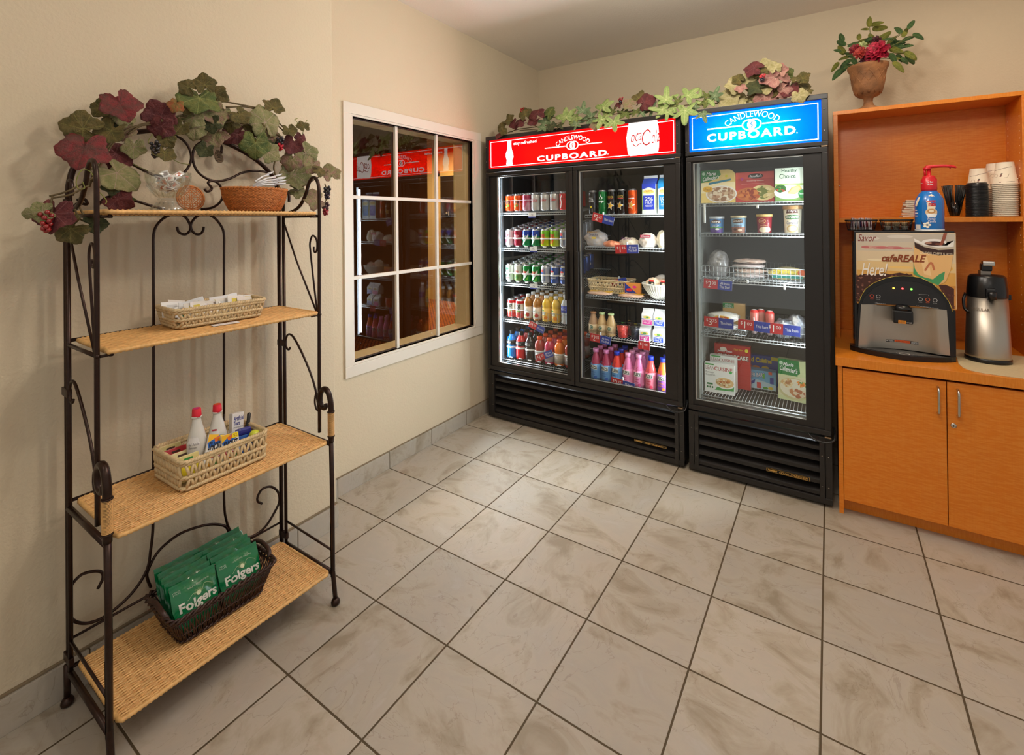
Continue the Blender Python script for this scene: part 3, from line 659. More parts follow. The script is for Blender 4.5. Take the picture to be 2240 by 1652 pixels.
def logo(cx, cz, s, c):
    """arched word, two linked rings with a flame, rule, and the big word below; s scales the freezer's size"""
    k = s
    L_ = [('t', 'CANDLEWOOD', cx - 0.118 * k, cz + 0.038 * k, cx + 0.118 * k, cz + 0.067 * k, W, {'arc': 1.35}),
          ('r', cx - 0.205 * k, cz - 0.004 * k, cx - 0.046 * k, cz + 0.002 * k, W), ('r', cx + 0.046 * k, cz - 0.004 * k, cx + 0.205 * k, cz + 0.002 * k, W),
          ('ring', cx - 0.012 * k, cz, 0.032 * k, 0.028 * k, 0.006 * k, W), ('ring', cx + 0.012 * k, cz, 0.032 * k, 0.028 * k, 0.006 * k, W),
          ('e', cx, cz, 0.017 * k, 0.018 * k, W), ('l', [(cx + .004 * k, cz + .015 * k), (cx - .004 * k, cz + .004 * k), (cx + .004 * k, cz - .003 * k), (cx - .003 * k, cz - .014 * k)], .005 * k, c)]
    return L_
# red cooler sign
cx, cz = PT(1249, 317)
bp = [PT(*q) for q in ((1106, 306), (1115, 305), (1115, 318), (1116, 326), (1119, 335), (1120, 343), (1117, 350), (1118, 358), (1117, 361), (1106, 362), (1104, 359), (1105, 350), (1103, 343), (1103, 336), (1106, 327), (1107, 318))]
a0, a1 = PT(1120, 320), PT(1170, 303); c0, c1 = PT(1172, 354), PT(1327, 320)
k0, k1 = PT(1371, 346), PT(1440, 262)
lab = [PT(*q) for q in ((1373, 268), (1390, 265), (1435, 260), (1438, 275), (1440, 300), (1439, 322), (1437, 334), (1376, 341), (1371, 335), (1369, 318), (1368, 300), (1371, 280))]
RED = (206, 24, 40)
cz_ = (a0[1] + a1[1]) / 2
red_shapes = logo(cx, cz, 1.0, (226, 40, 30, .6)) + [('p', bp, W), ('t', 'stay refreshed', a0[0], cz_ - 0.013, a1[0], cz_ + 0.014, W, {'bold': 0.01}),
    ('t', 'CUPBOARD', c0[0], c0[1] + 0.003, c1[0] - 0.006, c0[1] + 0.040, W, {'bold': 0.035, 'sp': 1.22}), ('e', c1[0], c0[1] + 0.012, 0.003, 0.003, W), ('p', lab, (255, 246, 240, 1.8)),
    ('l', [PT(*q) for q in ((1421, 289), (1415, 283), (1407, 289), (1403, 301), (1405, 312), (1412, 316), (1419, 311))], 0.008, RED),
    ('t', 'oca', PT(1374, 0)[0], PT(1374, 310)[1], PT(1398, 0)[0], PT(1374, 293)[1], RED, {'shear': 0.3, 'rise': .012}),
    ('t', 'ola', PT(1420, 0)[0], PT(1420, 312)[1], PT(1437, 0)[0], PT(1420, 284)[1], RED, {'shear': 0.3, 'rise': .010}),
    ('l', [PT(*q) for q in ((1382, 315), (1389, 319), (1396, 314), (1401, 313))], 0.006, RED)]
sign(CL, CO, 0.084, 1.409, (226, 14, 22), 0.62, (255, 60, 24), red_shapes, W)
# blue freezer sign
cx, cz = PT(1643, 271); c0, c1 = PT(1545, 311), PT(1744, 276)
blue = logo(cx, cz, 1.08, (30, 130, 240, .8)) + [('t', 'CUPBOARD', c0[0], c0[1] + 0.002, c1[0] - 0.008, c0[1] + 0.046, W, {'bold': 0.035, 'sp': 1.22}), ('e', c1[0] - 0.002, c0[1] + 0.008, 0.003, 0.003, W)]
sign(FZ, FO, 1.484, 2.109, (8, 96, 236), 0.75, (30, 200, 255), blue, W, tubem=14)
# gold maker's badges on the grilles
def badge(R, O, px0, py0, px1, py1, words, bright):
    A = at(px0, py0, 1, YF + 0.018); B_ = at(px1, py1, 1, YF + 0.018); x0, x1 = A.x, B_.x; zt_, zb = A.z, B_.z
    g = M_GOLD; b = MB(); b.box(x0, x1, YF + 0.016, YF + 0.0225, zb, zt_, mat((24, 20, 14), 0.4, key='badge_black'), 0.001)
    h = zt_ - zb; f = lambda u, v, n: (x0 + u * (x1 - x0), YF + 0.0155 - 0.0002 * n, zb + v * h)
    sh = [('r', 0, 0, 1, 0.06, g), ('r', 0, .94, 1, 1, g), ('r', 0, 0, .012, 1, g), ('r', .988, 0, 1, 1, g), ('p', [(.05, .25), (.24, .25), (.26, .8), (.2, .55), (.15, .85), (.1, .55), (.03, .8)], g)]
    sh += [('t', wd, a, .25, c, .8, g, {'shear': 0.3, 'bold': 0.02}) for wd, a, c in words] + [('r', .3, .14, .95, .2, g)]
    b.art(sh, f); b.build('badge', R, O)
badge(CL, CO, 1388, 960, 1458, 982, [('true', .33, .9)], 0)
badge(FZ, FO, 1677, 1022, 1772, 1053, [('true', .3, .52), ('FREEZER', .56, .95)], 1)
tubes(CL, CO, [(0.128, 1.645, 0.40, 1.74, 0.011), (1.385, 1.66, 0.40, 1.74, 0.011)])
tubes(FZ, FO, [(2.085, 1.655, 0.45, 1.70, 0.007)])
b = MB(); b.box(0.735, 0.785, YF + 0.045, YF + 0.10, 0.35, 1.76, M_BLK); b.box(0.737, 0.783, YF + 0.10, YF + 0.102, 0.35, 1.76, M_INN); b.build('centre_post', CL, CO)
# interior cooler light comes from the tubes' lamps
def strip(R, O, x, y, z0, z1, p, rz):
    o = lamp('cooler_light', (x - O[0], y - O[1], (z0 + z1) / 2), p, 0.02, (0.86, 0.94, 1.0), 'RECTANGLE', (PI / 2, 0, rz), z1 - z0); o.parent = R
strip(CL, CO, 0.146, 1.66, 0.42, 1.72, 13.0, math.radians(40) + PI)
strip(CL, CO, 1.365, 1.668, 0.42, 1.72, 13.0, math.radians(-35) + PI)
strip(FZ, FO, 2.07, 1.655, 0.47, 1.68, 14.0, math.radians(-40) + PI)
# shelves
CSH = [(1.479, 0.10), (1.223, 0.17), (0.970, 0.17), (0.708, 0.10), (0.417, 0.05)]
for z, s in CSH: wire_shelf(CL, CO, 0.125, 0.775, 1.675, z, s)
for z, s in [(1.455, 0), (1.247, 0), (0.930, 0), (0.673, 0), (0.368, 0)]: wire_shelf(CL, CO, 0.80, 1.385, 1.675, z, s)
for z in (1.511, 1.341, 1.079, 0.770, 0.418): wire_shelf(FZ, FO, 1.515, 2.075, 1.68, z, 0, 0.45)
for xs in (0.118,): 
    b = MB(); b.box(xs, xs + 0.006, 1.69, 1.71, 0.37, 1.74, M_WIRE); b.build('shelf_rail', CL, CO)
b = MB(); b.box(1.5132, 1.5155, 1.69, 1.71, 0.37, 1.72, M_WIRE); b.build('shelf_rail', FZ, FO)
# ------------------------------------------------------------------ things inside the drink cooler
M_AL = mat((214, 214, 216), 0.25, 0.9, key='can_aluminium')
def cylfn(r, z0, a0=-PI / 2, cx=0, cy=0):
    """printing wrapped on a round pack: u runs along the arc in metres (0 faces the door), v is the height"""
    def fn(u, v, n):
        a = a0 + u / r; R_ = r + 0.00012 + 0.00018 * n
        return (cx + R_ * math.cos(a), cy + R_ * math.sin(a), z0 + v)
    fn.curved = True
    return fn
def lm(c, rough=0.25, metal=0.35): return mat(c, rough, metal, key='can_print')
def can(name, label, bands, shapes, h=0.122, r=0.033, group=None, cat='can', cola=-PI / 2 - 0.05):
    R = thing(name, label, cat, group=group)
    b = MB(); pr = [(r * 0.80, 0.0), (r * 0.86, 0.003), (r, 0.010)]; ms = [M_AL, lm(bands[0][1])]; z = 0.010; zt_ = h - 0.014
    for f, c in bands:
        z = 0.010 + (zt_ - 0.010) * f; pr.append((r, z)); ms.append(lm(c))
    pr += [(r * 0.97, zt_ + 0.004), (r * 0.83, h - 0.004)]; ms += [lm(bands[-1][1]), M_AL]
    b.lathe(pr, None, 18, ms=ms)
    if shapes: b.art(shapes, cylfn(r, 0.0, cola))
    b.build('can_body', R)
    b = MB(); b.lathe([(r * 0.83, h - 0.004), (r * 0.84, h), (r * 0.79, h), (r * 0.76, h - 0.004), (0.0005, h - 0.004)], M_AL, 18)
    b.box(-0.006, 0.006, -0.012, 0.006, h - 0.0035, h - 0.002, M_AL); b.build('can_lid', R)
    return R
def bottle(name, label, prof, liquid, capc, shapes=None, labelband=None, caph=0.018, capr=0.0155, group=None, cat='bottle', rr=0.12, clear=False, cola=-PI / 2 - 0.05, sides=20):
    R = thing(name, label, cat, group=group); top = prof[-1]
    m = mat(liquid, rr, coat=0.6, key='bottle_body') if not clear else glassmat('clear_bottle', tuple(v ** 0.5 for v in lin(liquid)), 1.5, 0.03)
    b = MB(); b.lathe(prof, m, sides); b.build('bottle_body', R)
    if labelband:
        z0, z1, rad, col, sh = labelband
        b = MB(); b.lathe([(rad, z0), (rad, z1)], mat(col, 0.35, key='bottle_label'), sides)
        if sh: b.art(sh, cylfn(rad, 0.0, cola))
        b.build('bottle_label', R)
    b = MB(); b.lathe([(capr, top[1] - 0.002), (capr, top[1] + caph - 0.002), (capr * 0.9, top[1] + caph)], mat(capc, 0.4, key='bottle_cap'), 14)
    b.build('bottle_cap', R)
    return R
def column(proto, x, y0, z0, n, pitch, slope, label, backlabel, group, used):
    for k in range(n):
        loc = (x + random.uniform(-.0006, .0006), y0 + k * pitch, z0 + slope * (k * pitch + 0.037) + 0.0022)
        rz = random.uniform(-0.25, 0.25) if k else random.uniform(-.06, .06)
        if proto.name not in used: used.add(proto.name); o = proto; o.location = loc; o.rotation_euler = (0, 0, rz)
        else: o = dup(proto, loc, rz)
        o['label'] = label if k == 0 else backlabel
        if k: o['group'] = group
        elif 'group' in o: del o['group']
used = set()
DARK = (20, 24, 40); WH = (246, 246, 246)
C_ = {}
C_['fanta'] = can('soda_can', 'x', [(1, (236, 84, 18))], [('e', -.004, .068, .018, .020, (246, 130, 40)), ('t', 'Fanta', -.024, .056, .022, .084, DARK, {'bold': .03}), ('e', .008, .040, .008, .008, (90, 170, 60)), ('e', -.008, .034, .008, .008, (250, 190, 60))])
C_['cherry'] = can('soda_can', 'x', [(.5, (210, 150, 168)), (.8, (196, 96, 122)), (1, (170, 60, 90))], [('e', 0, .055, .016, .020, (176, 50, 84)), ('e', -.006, .030, .007, .007, (150, 20, 50))])
C_['diet'] = can('soda_can', 'x', [(1, (206, 204, 200))], [('t', 'Coke', -.026, .064, .026, .088, (196, 20, 34), {'bold': .02, 'shear': .2}), ('r', -.02, .058, .02, .060, (60, 60, 60))])
C_['coke'] = can('soda_can', 'x', [(1, (214, 26, 36))], [('l', [(-.012, .014), (-.004, .05), (-.010, .08), (.002, .105)], .007, WH)])
C_['white'] = can('soda_can', 'x', [(1, (228, 214, 220))], [('p', [(-.02, .02), (-.006, .03), (.01, .085), (-.006, .075)], (190, 70, 90)), ('t', 'Dr', -.014, .07, .012, .09, (150, 40, 60))])
C_['pepper'] = can('soda_can', 'x', [(1, (150, 22, 44))], [('e', 0, .072, .02, .014, (190, 40, 60)), ('t', 'Pepper', -.022, .062, .022, .082, WH, {'shear': .3})])
C_['sprite'] = can('soda_can', 'x', [(.62, (8, 128, 70)), (1, (24, 60, 160))], [('p', [(-.026, .012), (-.014, .012), (.026, .07), (.026, .09)], (230, 240, 240)), ('t', 'Sierra', -.022, .062, .02, .084, WH, {'shear': .3})])
C_['lime'] = can('soda_can', 'x', [(.6, (190, 206, 20)), (1, (120, 190, 40))], [('p', [(-.024, .02), (-.014, .02), (.004, .07), (-.006, .07)], (232, 90, 50)), ('p', [(-.008, .02), (.002, .02), (.02, .07), (.010, .07)], (232, 90, 50)), ('t', 'W', -.02, .066, .016, .09, (200, 60, 30), {'bold': .05})])
C_['seven'] = can('soda_can', 'x', [(1, (226, 240, 228))], [('e', -.004, .088, .012, .010, (10, 140, 70)), ('t', 'C9', -.018, .03, .02, .066, (30, 90, 50)), ('r', -.015, .018, .012, .024, (200, 30, 40))])
C_['dietdew'] = can('soda_can', 'x', [(.5, (120, 150, 80)), (1, (222, 220, 206))], [('t', 'DEW', -.022, .05, .02, .076, (200, 40, 30), {'shear': .2, 'bold': .03}), ('r', -.02, .02, .02, .036, (60, 120, 40))])
C_['dew'] = can('soda_can', 'x', [(1, (16, 132, 54))], [('p', [(-.026, .014), (-.012, .014), (.026, .066), (.026, .09)], WH), ('t', 'DEW', -.026, .048, .012, .078, (206, 30, 30), {'shear': .3, 'bold': .04}), ('p', [(.0, .012), (.02, .012), (.026, .05)], (100, 190, 60))])
C_['dietpepsi'] = can('soda_can', 'x', [(1, (196, 200, 208))], [('e', -.010, .086, .013, .010, (206, 40, 40)), ('e', -.010, .066, .013, .011, (30, 70, 170)), ('r', .006, .012, .016, .1, (110, 130, 170))])
C_['pepsi'] = can('soda_can', 'x', [(1, (66, 96, 170))], [('e', -.006, .074, .016, .017, WH), ('p', [(-.020, .078), (-.014, .088), (-.006, .091), (.004, .088), (.009, .080), (-.006, .076)], (220, 40, 40)), ('t', 'pepsi', -.022, .03, .02, .05, WH)])
C_['v8'] = can('vegetable_juice_can', 'x', [(.22, (196, 70, 60)), (.42, (200, 120, 100)), (.86, (240, 232, 220)), (1, (206, 40, 44))], [('t', 'V8', -.020, .064, .024, .100, (30, 40, 30), {'bold': .02, 'shear': .3}), ('r', -.02, .050, .02, .056, (110, 180, 80)), ('e', .02, .03, .012, .012, (190, 40, 40))], h=0.135, r=0.034)
CX0, CP_ = 0.180, 0.0745
row1 = [('fanta', 'orange soda can, leftmost in the front of the top cooler shelf'), ('fanta', 'orange soda can second from left on the top cooler shelf'), ('cherry', 'pink cherry soda can on the top cooler shelf'), ('diet', 'silver diet cola can right beside the pink can'), ('diet', 'silver diet cola can, middle one of three on the top shelf'), ('diet', 'silver diet cola can, last of three before the red can'), ('coke', 'red cola can at the right end of the top cooler shelf')]
row2 = [('white', 'white and pink soda can, leftmost on the second cooler shelf'), ('pepper', 'dark red soda can on the second cooler shelf'), ('sprite', 'green and blue soda can beside the dark red can'), ('sprite', 'green and blue soda can beside the lime coloured can'), ('lime', 'lime yellow soda can next to the green and blue cans'), ('lime', 'lime yellow soda can nearest the door post'), ('dietpepsi', 'silver soda can half hidden by the door post, second shelf')]
row3 = [('seven', 'white and green soda can, leftmost on the third cooler shelf'), ('dietdew', 'pale soda can with green lower half, third shelf'), ('dew', 'green soda can with red lettering, left one of two'), ('dew', 'green soda can with red lettering, right one of two'), ('dietpepsi', 'silver soda can with a red and blue dot, third shelf'), ('pepsi', 'blue soda can with a red and white ball, third shelf'), ('pepsi', 'blue soda can half hidden by the door post, third shelf')]
CN = {'fanta': 'orange soda', 'cherry': 'pink cherry soda', 'diet': 'silver diet cola', 'coke': 'red cola', 'white': 'white and pink soda', 'pepper': 'dark red soda', 'sprite': 'green and blue soda', 'lime': 'lime yellow soda', 'seven': 'white and green soda', 'dietdew': 'pale green soda', 'dew': 'green soda', 'dietpepsi': 'silver soda', 'pepsi': 'blue soda'}
SH = ('top', 'second', 'third')
for ri, (row, (z, s), nn, yb0) in enumerate(zip((row1, row2, row3), CSH, (5, 7, 7), (1.715, 1.712, 1.712))):
    for i, (k, lb) in enumerate(row):
        g = '%s cans queued behind the front can, %s cooler shelf' % (CN[k], SH[ri])
        column(C_[k], CX0 + CP_ * i, yb0, z + 0.0015 + s * (yb0 - 1.675), nn, 0.0672, s, lb, '%s can behind the front row, %s cooler shelf' % (CN[k], SH[ri]), g, used)
    # cans past the centre post, seen through the right door
    for j, k in enumerate(('coke', 'dietdew', 'pepsi')[ri:ri + 1] * 1):
        pass
# clear front fences and white straps of the can queues
M_STRAP = mat((236, 238, 236), 0.3, key='white_strap'); M_WT = mat((150, 154, 154), 0.3, 0.5, key='fence_wire')
for ri in (1, 2):
    z, s = CSH[ri]
    for i in range(7):
        x = CX0 + CP_ * i; y = 1.712; zz = z + s * 0.037 + 0.066
        b = MB(); V = []; n = 12
        for q in range(n + 1):
            a = PI + PI * q / n
            for dz in (-.0055, .0055): V.append((x + 0.0352 * math.cos(a), y + 0.0352 * math.sin(a), zz + dz))
            for dz in (-.0055, .0055): V.append((x + 0.0368 * math.cos(a), y + 0.0368 * math.sin(a), zz + dz))
        F_ = []
        for q in range(n): F_ += [(4 * q, 4 * q + 1, 4 * q + 5, 4 * q + 4), (4 * q + 2, 4 * q + 6, 4 * q + 7, 4 * q + 3), (4 * q + 1, 4 * q + 3, 4 * q + 7, 4 * q + 5), (4 * q, 4 * q + 4, 4 * q + 6, 4 * q + 2)]
        b.add(V, F_, M_STRAP, True)
        b.box(x + 0.002, x + 0.028, y - 0.040, y - 0.034, z + 0.010, z + 0.018, M_STRAP, 0.002)
        b.build('can_strap', CL, CO)
z, s = CSH[0]; b = MB(); b.tube([(0.14, 1.672, z + 0.088), (0.70, 1.672, z + 0.088)], 0.0012, M_WT, 4)
for i in range(8): b.tube([(CX0 - CP_ / 2 + CP_ * i, 1.672, z), (CX0 - CP_ / 2 + CP_ * i, 1.672, z + 0.09)], 0.0012, M_WT, 4)
b.build('shelf_fence', CL, CO)
z, s = CSH[3]; b = MB(); b.tube([(0.14, 1.672, z + 0.075), (0.72, 1.672, z + 0.075)], 0.0014, M_WT, 4)
for i in range(8): b.tube([(CX0 - CP_ / 2 + CP_ * i, 1.672, z), (CX0 - CP_ / 2 + CP_ * i, 1.672, z + 0.076)], 0.0014, M_WT, 4)
b.build('shelf_fence', CL, CO)
# fourth shelf: vegetable juice cans, juice bottles, water
z, s = CSH[3]
for i, lb in enumerate(('white and red vegetable juice can, leftmost on the fourth shelf', 'white and red vegetable juice can beside the apple juice bottles')):
    column(C_['v8'], 0.187 + CP_ * i, 1.715, z + 0.0015 + s * .04, 3, 0.071, s, lb, 'vegetable juice can behind the front two', 'vegetable juice cans behind the front two', used)
jp = [(0.026, 0), (0.031, 0.004), (0.031, 0.05), (0.029, 0.055), (0.031, 0.06), (0.031, 0.095), (0.029, 0.10), (0.0315, 0.106), (0.031, 0.125), (0.024, 0.142), (0.0145, 0.152), (0.0145, 0.160)]
J1 = bottle('juice_bottle', 'x', jp, (176, 118, 50), (246, 246, 244), labelband=(0.012, 0.092, 0.0316, (232, 214, 196), [('r', -.024, .055, .01, .08, (240, 240, 232)), ('t', 'JUICE', -.02, .06, .012, .07, (60, 120, 60)), ('e', .012, .035, .014, .014, (190, 60, 40)), ('e', -.012, .028, .008, .008, (110, 170, 60))]))
J2 = bottle('juice_bottle', 'x', jp, (240, 196, 60), (246, 246, 244), labelband=(0.012, 0.092, 0.0316, (244, 200, 90), [('r', -.024, .045, .01, .07, (240, 240, 226)), ('t', 'JUICE', -.02, .05, .012, .062, (60, 120, 60)), ('e', .012, .028, .014, .012, (240, 140, 30)), ('e', -.01, .078, .01, .006, (90, 160, 50))]))
J3 = bottle('water_bottle', 'x', [(0.028, 0), (0.032, 0.005), (0.030, 0.02), (0.032, 0.035), (0.030, 0.05), (0.032, 0.07), (0.032, 0.125), (0.024, 0.148), (0.0135, 0.163), (0.0135, 0.178)], (196, 206, 214), (244, 246, 250), labelband=(0.076, 0.122, 0.0325, (60, 80, 190), [('t', 'SPRING', -.024, .09, .016, .106, (210, 220, 250))]))
for i, (pb, lb, bl) in enumerate(((J1, 'amber apple juice bottle with white cap, left one', 'apple'), (J1, 'amber apple juice bottle with white cap, beside the yellow juice', 'apple'), (J2, 'yellow orange juice bottle with white cap, left one', 'orange'), (J2, 'yellow orange juice bottle with white cap, beside the water', 'orange'), (J3, 'clear water bottle with blue label by the door post', 'water'))):
    g = '%s bottles behind the front row on the fourth shelf' % {'apple': 'apple juice', 'orange': 'orange juice', 'water': 'water'}[bl]
    column(pb, CX0 + 0.004 + CP_ * (i + 2), 1.712, z + 0.0015 + s * .04, 4, 0.07, s, lb, '%s bottle behind the front row on the fourth shelf' % {'apple': 'apple juice', 'orange': 'orange juice', 'water': 'water'}[bl], g, used)
# bottom shelf: sports drinks
z, s = CSH[4]
sp = [(0.030, 0), (0.036, 0.004), (0.037, 0.02), (0.037, 0.085), (0.034, 0.095), (0.0375, 0.105), (0.0375, 0.128), (0.030, 0.150), (0.022, 0.158), (0.020, 0.168), (0.0185, 0.170)]
def sport(liq, cap, lab, cl):
    return bottle('sports_drink_bottle', 'x', sp, liq, cap, labelband=(0.098, 0.130, 0.0380, lab, [('t', 'POWER', -.026, .108, .02, .120, (230, 230, 230))] if cl else None), caph=0.026, capr=0.0175)
P1 = sport((16, 130, 224), (24, 24, 28), (24, 28, 34), 1); P2 = sport((206, 26, 34), (24, 24, 28), (28, 22, 22), 1); P3 = sport((40, 30, 34), (24, 24, 28), (30, 26, 28), 1)
gp = [(0.030, 0), (0.036, 0.004), (0.037, 0.02), (0.037, 0.075), (0.033, 0.085), (0.037, 0.10), (0.038, 0.118), (0.034, 0.138), (0.020, 0.155), (0.0175, 0.16)]
def gator(liq, lab): return bottle('sports_drink_bottle', 'x', gp, liq, (238, 90, 30), labelband=(0.020, 0.084, 0.0375, lab, [('t', 'G', -.008, .05, .008, .07, (236, 236, 236), {'bold': .04})]), caph=0.020, capr=0.0185)
G1 = gator((160, 52, 40), (176, 168, 170)); G2 = gator((190, 50, 86), (196, 180, 190)); G3 = gator((238, 126, 20), (190, 176, 160))
M_ = ((P1, 'bright blue sports drink bottle, leftmost on the bottom cooler shelf', 'blue'), (P2, 'red sports drink bottle with black cap on the bottom shelf', 'red'), (P3, 'dark purple sports drink bottle with black cap', 'dark'), (G1, 'brownish red sports drink bottle with orange cap', 'brownish red'), (G2, 'pink sports drink bottle with orange cap', 'pink'), (G3, 'orange sports drink bottle with orange cap', 'orange'), (G1, 'red sports drink bottle cut by the door post, bottom shelf', 'brownish red'))
for i, (pb, lb, cn) in enumerate(M_):
    column(pb, 0.187 + 0.0785 * i, 1.716, z + 0.0015 + s * .04, 4, 0.079, s, lb, '%s sports drink bottle behind the front row on the bottom shelf' % cn, '%s sports drinks behind the front row' % cn, used)
    b = MB(); x = 0.187 + 0.0785 * i; pts = [(x + 0.0385 * math.cos(PI + PI * q / 12), 1.716 + 0.0385 * math.sin(PI + PI * q / 12), z + 0.088) for q in range(13)]
    V = [(p[0], p[1], p[2] + d) for p in pts for d in (-.006, .006)]; V += [(x + (p[0] - x) * 1.015, 1.716 + (p[1] - 1.716) * 1.015, p[2] + d) for p in pts for d in (-.006, .006)]
    F_ = []
    for q in range(12): F_ += [(2 * q, 2 * q + 1, 2 * q + 3, 2 * q + 2), (26 + 2 * q, 26 + 2 * q + 2, 26 + 2 * q + 3, 26 + 2 * q + 1), (2 * q + 1, 26 + 2 * q + 1, 26 + 2 * q + 3, 2 * q + 3), (2 * q, 2 * q + 2, 26 + 2 * q + 2, 26 + 2 * q)]
    b.add(V, F_, M_STRAP, True); b.box(x + 0.004, x + 0.032, 1.672, 1.678, z + 0.014, z + 0.022, M_STRAP, 0.002)
    b.build('bottle_strap', CL, CO)
# ---- right half of the cooler
R1, R2_, R3_, R4, R5 = 1.455 + 0.0015, 1.2485, 0.9315, 0.6745, 0.3695
def tall(label, col, shapes, px, shell=(1, None)):
    R = can('energy_drink_can', label, [(1, col)], shapes, h=0.158, r=0.0285, cola=-PI / 2 - 0.05); x = at(px, 430, 1, 1.72).x; R.location = (x, 1.72, R1); return R
star = lambda cx, cy, r, c: ('p', [(cx + (r if q % 2 == 0 else r * .42) * math.sin(q * PI / 5 + .25), cy + 1.15 * (r if q % 2 == 0 else r * .42) * math.cos(q * PI / 5 + .25)) for q in range(10)], c)
tall('black energy drink can with grey lettering, first in the right door row', (24, 24, 28), [('t', 'FULL', -.016, .098, .014, .112, (190, 190, 190), {'bold': .03}), ('t', 'POWER', -.019, .082, .017, .096, (170, 170, 170), {'bold': .03}), ('e', 0, .05, .007, .008, (226, 200, 40)), ('r', .002, .02, .012, .04, (60, 60, 64))], 1297)
tall('green energy drink can with a white flame', (14, 110, 50), [('l', [(-.004, .098), (-.010, .108), (.0, .118), (.002, .13)], .004, WH), ('l', [(.004, .098), (.010, .106), (.004, .116)], .004, WH), ('t', 'amp', -.018, .074, .020, .090, WH, {'shear': .5, 'bold': .03})], 1318)
tall('black energy drink can with a gold star, left of two', (22, 20, 20), [('t', 'ROCK', -.020, .104, .022, .118, (206, 170, 60)), ('r', -.02, .098, .02, .102, (180, 60, 60)), star(0, .056, .026, (236, 236, 236)), star(0, .056, .022, (214, 166, 50))], 1338.5)
tall('black energy drink can with a gold star, right of two', (22, 20, 20), [('t', 'ROCK', -.020, .104, .022, .118, (206, 170, 60)), ('r', -.02, .098, .02, .102, (180, 60, 60)), star(-.004, .056, .026, (236, 236, 236)), star(-.004, .056, .022, (214, 166, 50))], 1360)
tall('orange energy drink can with a gold star', (226, 84, 26), [('t', 'ROCK', -.020, .104, .022, .118, (60, 40, 20)), ('r', -.02, .096, .02, .101, (190, 190, 190)), star(-.002, .056, .026, (240, 230, 220)), star(-.002, .056, .021, (220, 160, 50))], 1384)
def planefn(x0, y, z0): return lambda u, v, n: (x0 + u, y - 0.0002 * n, z0 + v)
def carton(name, label, w_, h, d, loc, top, front, shapes, gable=0.045, group=None):
    R = thing(name, label, 'milk carton', loc, group=group); b = MB(); hb = h - gable
    bm = mat(front, 0.4, key='carton_board'); b.box(-w_ / 2, w_ / 2, -d / 2, d / 2, 0, hb, bm)
    tm = mat(top, 0.4, key='carton_top'); zf = h - gable * 0.3
    b.add([(-w_ / 2, -d / 2, hb), (w_ / 2, -d / 2, hb), (w_ / 2, -0.002, zf), (-w_ / 2, -0.002, zf), (-w_ / 2, d / 2, hb), (w_ / 2, d / 2, hb), (w_ / 2, 0.002, zf), (-w_ / 2, 0.002, zf)], [(0, 1, 2, 3), (5, 4, 7, 6), (1, 5, 6, 2), (4, 0, 3, 7)], tm)
    b.box(-w_ / 2, w_ / 2, -0.002, 0.002, zf, h, mat((240, 240, 240), 0.4, key='carton_crest'))
    b.art(shapes, lambda u, v, n: (u * w_ / 2, -d / 2 - 0.0002 * n, v * hb)); b.build('carton_body', R); return R
x1_, x2_ = at(1420, 420, 1, 1.70).x, at(1447, 420, 1, 1.70).x
big = lambda c, w1, w2: [('r', -1, 0, 1, 1, (236, 240, 236)), ('r', -1, .12, -.93, 1, (160, 210, 60)), ('r', .93, .12, 1, 1, (160, 210, 60)), ('r', -.86, .14, .8, .62, c), ('e', 0, .74, .8, .07, (250, 240, 120)), ('t', 'FARMS', -.6, .72, .6, .8, (200, 40, 60)), ('t', w1, -.6, .44, .6, .56, WH), ('t', w2, -.5, .34, .5, .42, WH), ('r', -.6, .28, .6, .29, WH), ('r', -.5, .24, .5, .25, WH), ('p', [(-1, .82), (0, .9), (1, .82), (1, 1), (-1, 1)], c)]
carton('milk_carton', 'tall blue and white milk carton on the top shelf', 0.084, 0.236, 0.084, (x1_, 1.735, R1), (60, 90, 200), (240, 244, 240), big((40, 66, 190), '2%', 'MILK'), 0.055)
carton('milk_carton', 'tall teal and white milk carton at the shelf edge, partly hidden', 0.084, 0.236, 0.084, (x2_ + 0.022, 1.735, R1), (40, 140, 190), (240, 244, 240), big((20, 120, 190), 'LOW', 'FAT'), 0.055)
